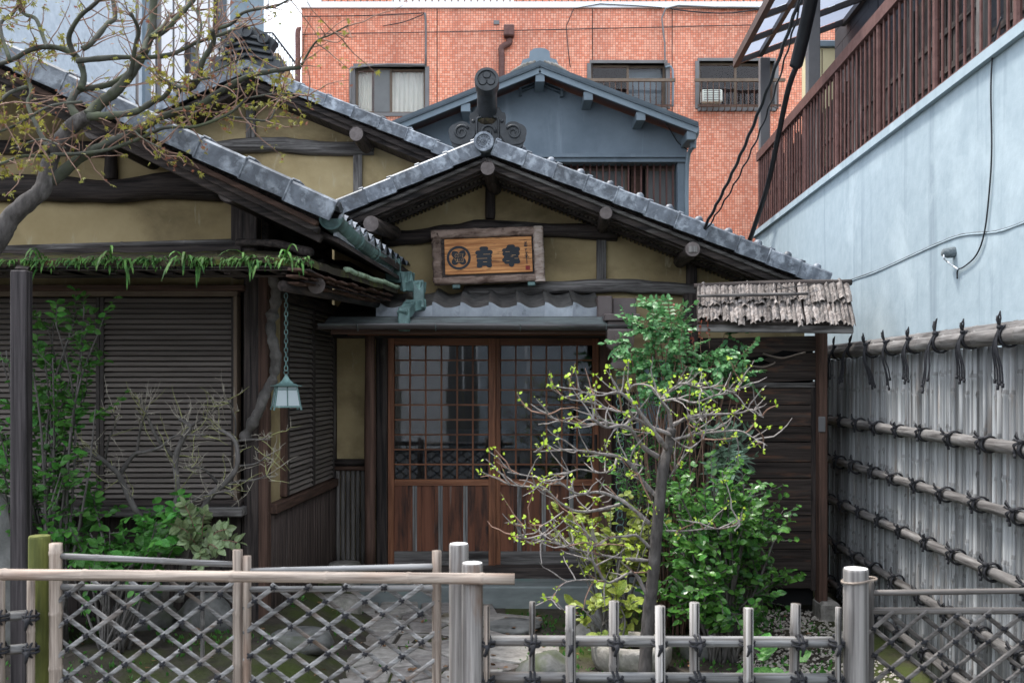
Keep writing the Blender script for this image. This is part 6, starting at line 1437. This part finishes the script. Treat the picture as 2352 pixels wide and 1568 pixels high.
ob('twigs', tw, M['twigred'], mp, kind='stuff'); leaves(mp, lf_y, 'maple', M['maple'], mass='leaves'); leaves(mp, [(a, b, c * .7) for a, b, c in lf_r], 'maple', M['maplered'], mass='leaf_buds')

# ---- small pruned tree behind the low fence
sm = thing('pruned_tree', 'small bare pruned tree with lime green buds behind the low fence', 'tree', (X(1483, 4.65), 4.65, 0))
Yt = 4.65; ut = Yt / F
def zc(pts): return [(a * .4029 + 1133.6, b * .4029 + 936.4) for a, b in pts]
tp = trace([(1478, 1800), (1482, 1640)] + zc([(862, 1568), (875, 1300), (895, 1090), (915, 900), (925, 760), (945, 560), (970, 330), (1000, 220), (1015, 120)]), Yt, 5, 0, 2)
ob('trunk', branch_mesh(tp, 18.5 * ut, 11 * ut, 14, .07, 3), M['barkdark'], sm, smooth=True)
BT = [([(1010, 150), (900, 110), (800, 60), (740, 100), (640, 85), (500, 95), (340, 60), (300, 30)], 8, 2), ([(985, 230), (920, 140), (830, 20), (760, -60), (700, -90), (600, -70), (480, -100)], 10, 2), ([(1030, 180), (1150, 150), (1250, 140), (1400, 130), (1480, 170), (1560, 215)], 6, 1.5),
      ([(1020, 100), (1100, 60), (1200, 40), (1400, 30), (1470, 10), (1540, 55)], 8, 2), ([(1015, 130), (1000, 20), (960, -40), (1000, -90), (1080, -140), (1180, -115), (1250, -120)], 9, 3), ([(960, -40), (1060, -50), (1150, -30), (1260, -70), (1360, -90), (1430, -160)], 6, 2), ([(940, 280), (850, 220), (790, 130), (730, 100), (640, 110), (560, 60)], 10, 4),
      ([(925, 500), (850, 420), (790, 330), (720, 280), (600, 260), (450, 240), (320, 245), (230, 250)], 10, 2), ([(700, 290), (680, 350), (600, 370), (480, 350), (390, 400)], 5, 2), ([(890, 660), (800, 580), (720, 520), (600, 480), (480, 490), (380, 430), (260, 400), (80, 365)], 9, 2), ([(720, 550), (600, 580), (480, 590), (380, 540), (280, 450), (190, 450), (80, 435)], 7, 2),
      ([(895, 800), (820, 730), (760, 730), (640, 750), (560, 790), (470, 700)], 7, 2), ([(890, 870), (760, 860), (620, 840), (480, 810), (380, 780), (250, 750), (130, 740)], 7, 2), ([(870, 1060), (800, 940), (700, 980), (640, 990), (570, 880), (540, 840), (580, 770), (480, 700)], 7, 2.5),
      ([(985, 700), (1100, 700), (1200, 690), (1310, 685), (1420, 660)], 4, 1.2), ([(1000, 400), (1060, 310), (1130, 230), (1200, 170)], 3.5, 1.5), ([(830, 30), (700, 20), (560, -30), (430, -50), (330, -110)], 5, 1.5), ([(640, 990), (520, 980), (400, 1000), (330, 1090)], 4, 1.5), ([(380, 780), (300, 720), (230, 690), (160, 680)], 3.5, 1.2), ([(780, 330), (850, 330), (820, 385)], 4, 2), ([(1150, 150), (1160, 90), (1190, 60)], 4, 3), ([(760, -60), (800, -130), (900, -120), (960, -40)], 4, 3), ([(400, 590), (330, 640), (260, 690), (310, 740), (430, 800)], 3.5, 2)]
tw = MB(); tr_ = MB(); lm = []
for i, (pts, a, b) in enumerate(BT):
    pth = trace(zc(pts), Yt, 5, .3 if i % 2 else -.3, i + 1); pth[0] = P(*zc([pts[0]])[0], Yt)
    ob('branch', branch_mesh(pth, a * ut * .6, b * ut * .55, 8, .22, i + 30), M['barkpale'], sm, smooth=True)
    m_ = len(pth)
    for k in range(int(3 + m_ * .5)):
        j = min(m_ - 2, int(m_ * (1 - rng.random() ** 1.3 * .9))); p = pth[j]; d = (pth[j + 1] - pth[j]).normalized()
        red = rng.random() < .25
        tg = twig(p, np.array(d) * .8 + rvec(.6) + np.array([0, 0, .35]), rng.uniform(.03, .2), 5, .4, .25)
        (tr_ if red else tw).tube([Vector(q) for q in tg], [.0042, .0036, .003, .0026, .002, .0014], 4, False)
        if rng.random() < .66:
            for e, q_ in ((3, 1), (4, 2), (5, 5)):
                for _ in range(rng.randint(0, q_)): lm.append((tg[e] + rvec(.007), rvec(.9) + np.array([0, -.2, .6]), rng.uniform(.008, .023)))
ob('twigs', tw, M['barkpale'], sm, kind='stuff'); ob('young_shoots', tr_, M['twigred'], sm, kind='stuff'); leaves(sm, lm, 'oval', M['lime'], mass='bud_leaves')

# ---- bare plum in front of the shutters
pl = thing('bare_shrub', 'bare knobbly shrub with thorny twigs in front of the brown shutters', 'shrub', (X(400, 5.75), 5.75, .2))
Yp = 5.75; upx = Yp / F
def zp(pts): return [(a * .403, b * .403 + 936.4) for a, b in pts]
BP = [([(850, 1100), (830, 800), (820, 650), (760, 560), (700, 430), (660, 360), (560, 280), (470, 230)], 10, 5), ([(680, 380), (760, 270), (830, 250), (920, 220), (1000, 160), (1170, 155)], 6, 1.5), ([(940, 1100), (950, 800), (960, 640), (1000, 560), (1010, 440), (1000, 300), (1030, 200), (1080, 110), (1020, 60)], 9, 5), ([(990, 280), (900, 180), (840, 50), (800, -50)], 5, 2.5),
      ([(1020, 1100), (1050, 850), (1080, 740), (1150, 600), (1200, 500), (1290, 420), (1350, 330), (1340, 190), (1250, 120)], 11, 4), ([(1240, 430), (1160, 350), (1050, 340)], 4, 1.5), ([(1250, 460), (1350, 420), (1450, 410), (1530, 380)], 4, 1.2), ([(1350, 330), (1450, 320), (1530, 270)], 3, 1.2), ([(1335, 190), (1440, 180), (1540, 180)], 3.5, 1.2), ([(1340, 190), (1340, 60), (1300, -40)], 3, 1.2),
      ([(560, 280), (500, 300), (400, 330), (300, 350)], 3.5, 1.2), ([(1080, 110), (1150, 60), (1230, 0), (1290, -60)], 3.5, 1.2), ([(600, 290), (620, 180), (660, 90), (640, 20)], 3, 1.2), ([(780, 260), (800, 120), (840, 20)], 3.5, 1.5), ([(980, 640), (1020, 580), (1160, 500), (1330, 470)], 4, 1.2)]
tw = MB(); tw2_ = MB()
for i, (pts, a, b) in enumerate(BP):
    pth = trace(zp(pts), Yp, 5, .2 if i % 2 else -.15, i + 3); ob('branch', branch_mesh(pth, a * upx, b * upx, 8, .14, i + 60), M['bark'], pl, smooth=True)
    m_ = len(pth)
    for k in range(int(3 + m_ * .42)):
        j = min(m_ - 2, int(m_ * (1 - rng.random() ** 1.6 * .6))); p = pth[j]; d = (pth[j + 1] - pth[j]).normalized()
        if CX + p.x / p.y * F > 640: continue
        tg = twig(p, np.array(d) * .8 + rvec(.8) + np.array([.25, 0, .3]), rng.uniform(.06, .26), 6, .5, .15); (tw2_ if k % 2 else tw).tube([Vector(q) for q in tg], [.0028, .0025, .0022, .0019, .0016, .0013, .0008], 4, False)
        for e in (2, 3, 4): 
            q = tg[e]; t2_ = q + rvec(.02) + np.array([0, 0, .015]); tw.tube([Vector(q), Vector(t2_)], [.002, .0008], 3, False)
ob('twigs', tw, M['twig'], pl, kind='stuff'); ob('green_twigs', tw2_, leafmat('olive_twig', (.13, .13, .05), (.26, .25, .11), trans=0), pl, kind='stuff')

# ---- leafy shrubs: stems fan out from a foot; leaves alternate along the shoots
def shrub(name, label, foot, targets, m, size, kind='oval', n_obj=250, per=11, stem_r=.008, stem_m='bark', cat='shrub', sub=4, L=(.12, .28), flat=.6, droop=-.1, mass='foliage', wobble=.25):
    t = thing(name, label, cat, (foot.x, foot.y, foot.z)); items = []; sm_ = MB()
    for i, tg_ in enumerate(targets):
        tg_ = Vector(tg_); base = foot + Vector((rng.uniform(-.08, .08), rng.uniform(-.06, .06), 0)); mid = base.lerp(tg_, .55) + Vector((rng.uniform(-.08, .08), rng.uniform(-.08, .08), .12 * (tg_ - base).length))
        pth = smooth_path([base, mid, tg_], 6); sm_.tube(pth, [stem_r * (1 - .7 * k / (len(pth) - 1)) for k in range(len(pth))], 6)
        for s_ in range(sub):
            j = rng.randint(len(pth) // 2, len(pth) - 2) if s_ else len(pth) - 2; p = pth[j]
            d = np.array((pth[j + 1] - pth[j]).normalized()) * .6 + rvec(.7) + np.array([0, -.15, .15]); tgw = twig(p, d, rng.uniform(*L), 7, wobble, .05)
            sm_.tube([Vector(q) for q in tgw], [stem_r * .35 * (1 - .1 * k) for k in range(8)], 4, False)
            for k in range(per):
                f = (k + 1) / per * 7; a = int(min(6, f)); q = tgw[a] + (tgw[a + 1] - tgw[a]) * (f - a if a < 6 else .9); dd = tgw[a + 1] - tgw[a]; dd /= np.linalg.norm(dd) + 1e-9
                side = np.cross(dd, np.array([0, 0, 1.])); side /= np.linalg.norm(side) + 1e-6
                items.append((q, dd * .7 + side * (1 if k % 2 else -1) * .9 + rvec(.3) + np.array([0, 0, droop]), size * rng.uniform(.45, 1.15)))
    ob('stems', sm_, M[stem_m], t, smooth=True)
    leaves(t, items, kind, M[m], n_obj, mass=mass, flat=flat); return t
def area(poly_px, Y0, Y1, n):
    out = []; xs_ = [p[0] for p in poly_px]; ys_ = [p[1] for p in poly_px]
    while len(out) < n:
        a, b = rng.uniform(min(xs_), max(xs_)), rng.uniform(min(ys_), max(ys_)); ins = False; j = len(poly_px) - 1
        for i in range(len(poly_px)):
            (xi, yi), (xj, yj) = poly_px[i], poly_px[j]
            if (yi > b) != (yj > b) and a < (xj - xi) * (b - yi) / (yj - yi) + xi: ins = not ins
            j = i
        if ins: out.append(P(a, b, rng.uniform(Y0, Y1)))
    return out
shrub('evergreen_shrub', 'tall loose evergreen shrub with bright green leaves by the eave post', Vector((X(120, 5.6), 5.6, .25)), area([(-20, 800), (60, 700), (200, 690), (260, 760), (290, 830), (240, 900), (190, 1000), (230, 1050), (120, 1150), (-20, 1120)], 5.3, 5.75, 34), 'leaf', .058, n_obj=290, per=10, stem_r=.010, L=(.12, .24))
shrub('evergreen_shrub', 'low bushy evergreen shrub with oval leaves under the shutter sill', Vector((X(260, 5.5), 5.5, .22)), area([(110, 1180), (220, 1120), (330, 1150), (420, 1200), (410, 1260), (300, 1320), (160, 1300)], 5.2, 5.7, 26), 'leaf', .066, n_obj=240, per=9, L=(.1, .2))
shrub('evergreen_shrub', 'dense glossy evergreen shrub in front of the plank gate', Vector((X(1660, 6.1), 6.1, .0)), area([(1540, 1110), (1650, 1080), (1745, 1100), (1775, 1150), (1800, 1165), (1775, 1300), (1780, 1400), (1690, 1430), (1540, 1380), (1520, 1250)], 5.7, 6.5, 78), 'leafdk', .056, n_obj=290, per=11, stem_r=.011, L=(.12, .26), sub=5)
shrub('variegated_shrub', 'yellow-green leaved shrub behind the small pruned tree', Vector((X(1420, 6.4), 6.4, .0)), area([(1240, 1210), (1300, 1190), (1350, 1160), (1490, 1150), (1500, 1260), (1540, 1290), (1400, 1320), (1280, 1280)], 6.1, 6.7, 26), 'yellow', .062, n_obj=230, per=8, sub=3, L=(.1, .2))
shrub('variegated_plant', 'low pale green broad-leaved plant beside the stone basin', Vector((X(1390, 6.0), 6.0, .02)), area([(1330, 1385), (1420, 1360), (1480, 1390), (1400, 1430), (1340, 1440)], 5.85, 6.1, 9), 'yellow', .085, n_obj=90, per=6, sub=2, L=(.06, .14), cat='plant')
shrub('bush', 'dark green bush filling the gap below the heavenly bamboo', Vector((X(1520, 6.9), 6.9, .0)), area([(1400, 950), (1640, 960), (1650, 1120), (1560, 1200), (1420, 1130)], 6.5, 6.95, 40), 'leafdk', .05, n_obj=60, per=10, sub=4, kind='narrow')
shrub('narrow_leaf_shrub', 'silvery narrow-leaved shrub in front of the gate planks', Vector((X(1660, 6.7), 6.7, .0)), area([(1600, 1010), (1660, 970), (1720, 1000), (1710, 1080), (1630, 1100)], 6.5, 6.8, 18), 'silver', .10, kind='narrow', n_obj=160, per=8, sub=3, L=(.08, .18), flat=.3)
shrub('leafy_weed', 'broad-leaved young plant behind the low fence near the gravel', Vector((X(1760, 4.9), 4.9, .1)), area([(1720, 1500), (1800, 1490), (1830, 1550), (1720, 1560)], 4.8, 5.0, 5), 'leaf', .09, n_obj=40, per=5, sub=1, L=(.06, .12), cat='plant')
# heavenly bamboo: canes with divided leaves
nd = thing('heavenly_bamboo', 'heavenly bamboo shrub with fine dark green leaflets below the bark roof', 'shrub', (X(1560, 6.8), 6.8, 0)); st_m = MB(); it = []; itr = []
for tgt in area([(1440, 740), (1480, 700), (1560, 740), (1640, 750), (1700, 790), (1740, 850), (1690, 900), (1600, 940), (1480, 930), (1430, 860), (1445, 800)], 6.5, 6.95, 58):
    base = Vector((X(1560 + rng.uniform(-70, 70), 6.8), 6.8 + rng.uniform(-.1, .1), 0)); mid = base.lerp(tgt, .7) + Vector((rng.uniform(-.05, .05), 0, .1)); pth = smooth_path([base, mid, tgt], 6); st_m.tube(pth, [.007 - .0004 * k for k in range(len(pth))], 5)
    d0 = np.array((tgt - mid).normalized()) * .5 + rvec(.5) + np.array([0, -.2, 0])
    for s_ in range(4):
        tg = twig(tgt, d0 + rvec(.7), rng.uniform(.1, .2), 6, .15, -.25); st_m.tube([Vector(q) for q in tg], .0016, 3, False)
        for e in range(1, 7):
            dd = tg[e] - tg[e - 1]; dd /= np.linalg.norm(dd); side = np.cross(dd, [0, 0, 1.]); side /= np.linalg.norm(side) + 1e-6
            for sgn in (-1, 1): it.append((tg[e], dd * .6 + side * sgn + np.array([0, -.1, -.35]), rng.uniform(.028, .046)))
        it.append((tg[6], tg[6] - tg[5], .045))
for px, py in ((1545, 700), (1600, 740), (1585, 760), (1620, 730)):
    tg = twig(P(px + 10, py + 70, 6.7), np.array([-.1, 0, 1.]), .2, 6, .1, .1); st_m.tube([Vector(q) for q in tg], .0022, 4, False)
    for e in (3, 4, 5, 6):
        for _ in range(3): itr.append((tg[e], rvec(1), .022))
ob('canes', st_m, M['twigred'], nd); leaves(nd, it, 'oval', M['nand'], 280, 'leaflet', flat=.4); leaves(nd, itr, 'oval', M['nandred'], mass='red_shoots')
# mahonia by the bamboo post: pinnate fronds
mh = thing('mahonia', 'spiky mahonia with pale feathered fronds behind the lattice fence', 'shrub', (X(470, 5.3), 5.3, .2)); st_m = MB(); it = []
for px, py in ((425, 1160), (470, 1180), (520, 1215), (545, 1245), (500, 1260), (430, 1240), (460, 1290), (410, 1210)):
    a = Vector((X(465, 5.3), 5.3, Z(1290, 5.3))); b = P(px, py, 5.2); pth = smooth_path([a, a.lerp(b, .5) + Vector((0, -.02, .06)), b], 5); st_m.tube(pth, .003, 4)
    for e in range(3, len(pth)):
        dd = np.array((pth[e] - pth[e - 1]).normalized())
        for sgn in (-1, 1): it.append((np.array(pth[e]), dd * .5 + np.array([dd[2], -.3, -dd[0]]) * sgn, rng.uniform(.045, .065)))
    it.append((np.array(b), np.array((b - pth[-2]).normalized()), .06))
ob('stems', MB().tube([(X(465, 5.3), 5.3, .2), (X(465, 5.3), 5.3, Z(1285, 5.3))], .012, 6), M['bark'], mh); ob('frond_stalks', st_m, M['twigred'], mh); leaves(mh, it, 'oval', M['maho'], 200, 'leaflet')

# ---- strap ferns along the mossy eave
def blades(pts, Lr, m, wd, n_each):
    mb = MB()
    for p in pts:
        for _ in range(n_each):
            L = rng.uniform(*Lr); d = np.array([rng.gauss(0, .5), -1 + rng.gauss(0, .3), rng.uniform(-.5, 1.0) if Lr[1] < .2 else rng.uniform(-.7, 1.5)]); d /= np.linalg.norm(d); q = np.array(p); A_ = []; B_ = []
            for k in range(6):
                w_ = wd * (.5 + 2.2 * (k / 5) * (1 - k / 5) + .02) * (1 if k < 5 else .1); s_ = np.cross(d, [0, 0, 1.]); s_ /= np.linalg.norm(s_) + 1e-6
                A_.append(q - s_ * w_); B_.append(q + s_ * w_); q = q + d * L / 5; d = d + np.array([0, -.03, -.42]); d /= np.linalg.norm(d)
            mb.strip([tuple(a) for a in A_], [tuple(a) for a in B_])
    return mb
ept = [A[0].lerp(A[-1], rng.random() ** .75) + Vector((0, rng.uniform(.0, .12), .0)) for _ in range(560)]
ob('eave_fern', blades(ept, (.025, .085), 'fern', .0042, 4), M['fern'], kind='stuff')
bpy.data.objects['eave_fern']['label'] = 'carpet of small strap ferns along the mossy eave'
for px, lab, n_ in ((262, 'long drooping strap fern tuft hanging from the mossy eave near the shutters', 12), (438, 'strap fern tuft in the middle of the mossy eave with blades up and down', 13), (585, 'strap fern tuft standing above the corner of the mossy eave', 14), (665, 'strap fern tuft at the very corner of the mossy eave', 8), (100, 'short strap fern tuft above the eave post', 7)):
    c = P(px, 597, 5.16); t = thing('fern_tuft', lab, 'fern', (c.x, c.y, c.z), 'fern tufts on the eave')
    for _ in range(n_): ob('frond', blades([c + Vector((rng.uniform(-.07, .07), rng.uniform(0, .05), 0))], (.08, .19) if rng.random() < .75 else (.18, .30), 'fern', .0055, 1), M['fern'], t)
# ---- ground cover, gravel, moss tufts
hd = thing('low_hedge', 'low clipped ground-cover bush behind the low bamboo fence', 'bush', (X(1450, 5.2), 5.2, 0)); it = []
for _ in range(5200):
    x = rng.uniform(X(1245, 5.0), X(1760, 5.2)); y = rng.uniform(4.75, 5.5); h = .20 * (1 - ((y - 5.1) / .45) ** 2) * (.75 + .35 * mn.noise(Vector((x * 4, y * 4, 0)))) * min(1, (x - X(1240, 5)) / .12, (X(1770, 5.2) - x) / .3)
    if h > .03: it.append((np.array((x, y, h * rng.uniform(.55, 1.05))), rvec(.7) + np.array([0, -.2, .8]), rng.uniform(.014, .026)))
leaves(hd, it, 'tiny', M['hedge'], mass='foliage')
gv = MB(); ico = [(0, 0, 1), (.9, 0, 0), (0, .9, 0), (-.9, 0, 0), (0, -.9, 0), (0, 0, -1)]; icf = [(0, 1, 2), (0, 2, 3), (0, 3, 4), (0, 4, 1), (5, 2, 1), (5, 3, 2), (5, 4, 3), (5, 1, 4)]
for _ in range(2600):
    x = rng.uniform(1.35, 2.25); y = rng.uniform(4.9, 7.5)
    if x > D(BO, y) - .03: continue
    s_ = rng.uniform(.007, .018); gv.add([(x + a * s_ * rng.uniform(.7, 1.3), y + b * s_ * rng.uniform(.7, 1.3), gz(x, y) + .004 + c_ * s_ * .7) for a, b, c_ in ico], icf)
o = ob('gravel', gv, M['gravel'], kind='stuff'); o['label'] = 'pale gravel on the ground before the gate'
it = []
for _ in range(8500):
    x, y = rng.uniform(-4, 2.1), rng.uniform(4.5, 7.5)
    if -1.4 < x < 0.05 and rng.random() < .93: continue
    if mn.noise(Vector((x * 1.6, y * 1.6, 9))) < -.08: continue
    it.append((np.array((x, y, gz(x, y))), rvec(.5) + np.array([0, -.1, 1.]), rng.uniform(.015, .045)))
V, Fc = leafT('tiny'); vs = []; fs = []; o_ = 0
for p, d, s_ in it: vs.append((V * s_) @ frame(d, rvec(1)).T + p); fs += [tuple(j + o_ for j in f) for f in Fc]; o_ += len(V)
me = bpy.data.meshes.new('ground_cover'); me.from_pydata(np.concatenate(vs).tolist(), [], fs); me.materials.append(M['leaf']); o = ob('ground_cover', me, None, kind='stuff'); o['label'] = 'small green weeds scattered over the garden soil'

V, Fc = leafT('oval'); vs = []; fs = []; o_ = 0
for _ in range(420):
    x, y = rng.uniform(-3.5, 2.1), rng.uniform(4.4, 7.5); vs.append((V * rng.uniform(.02, .045)) @ frame(rvec(1) * np.array([1, 1, .15]), np.array([0, 0, 1.]) + rvec(.2)).T + np.array((x, y, gz(x, y) + .035))); fs += [tuple(j + o_ for j in f) for f in Fc]; o_ += len(V)
me = bpy.data.meshes.new('leaf_litter'); me.from_pydata(np.concatenate(vs).tolist(), [], fs); me.materials.append(leafmat('dry_leaf', (.10, .05, .022), (.24, .13, .06), trans=0)); o = ob('leaf_litter', me, None, kind='stuff'); o['label'] = 'dry brown leaves fallen on the garden soil'
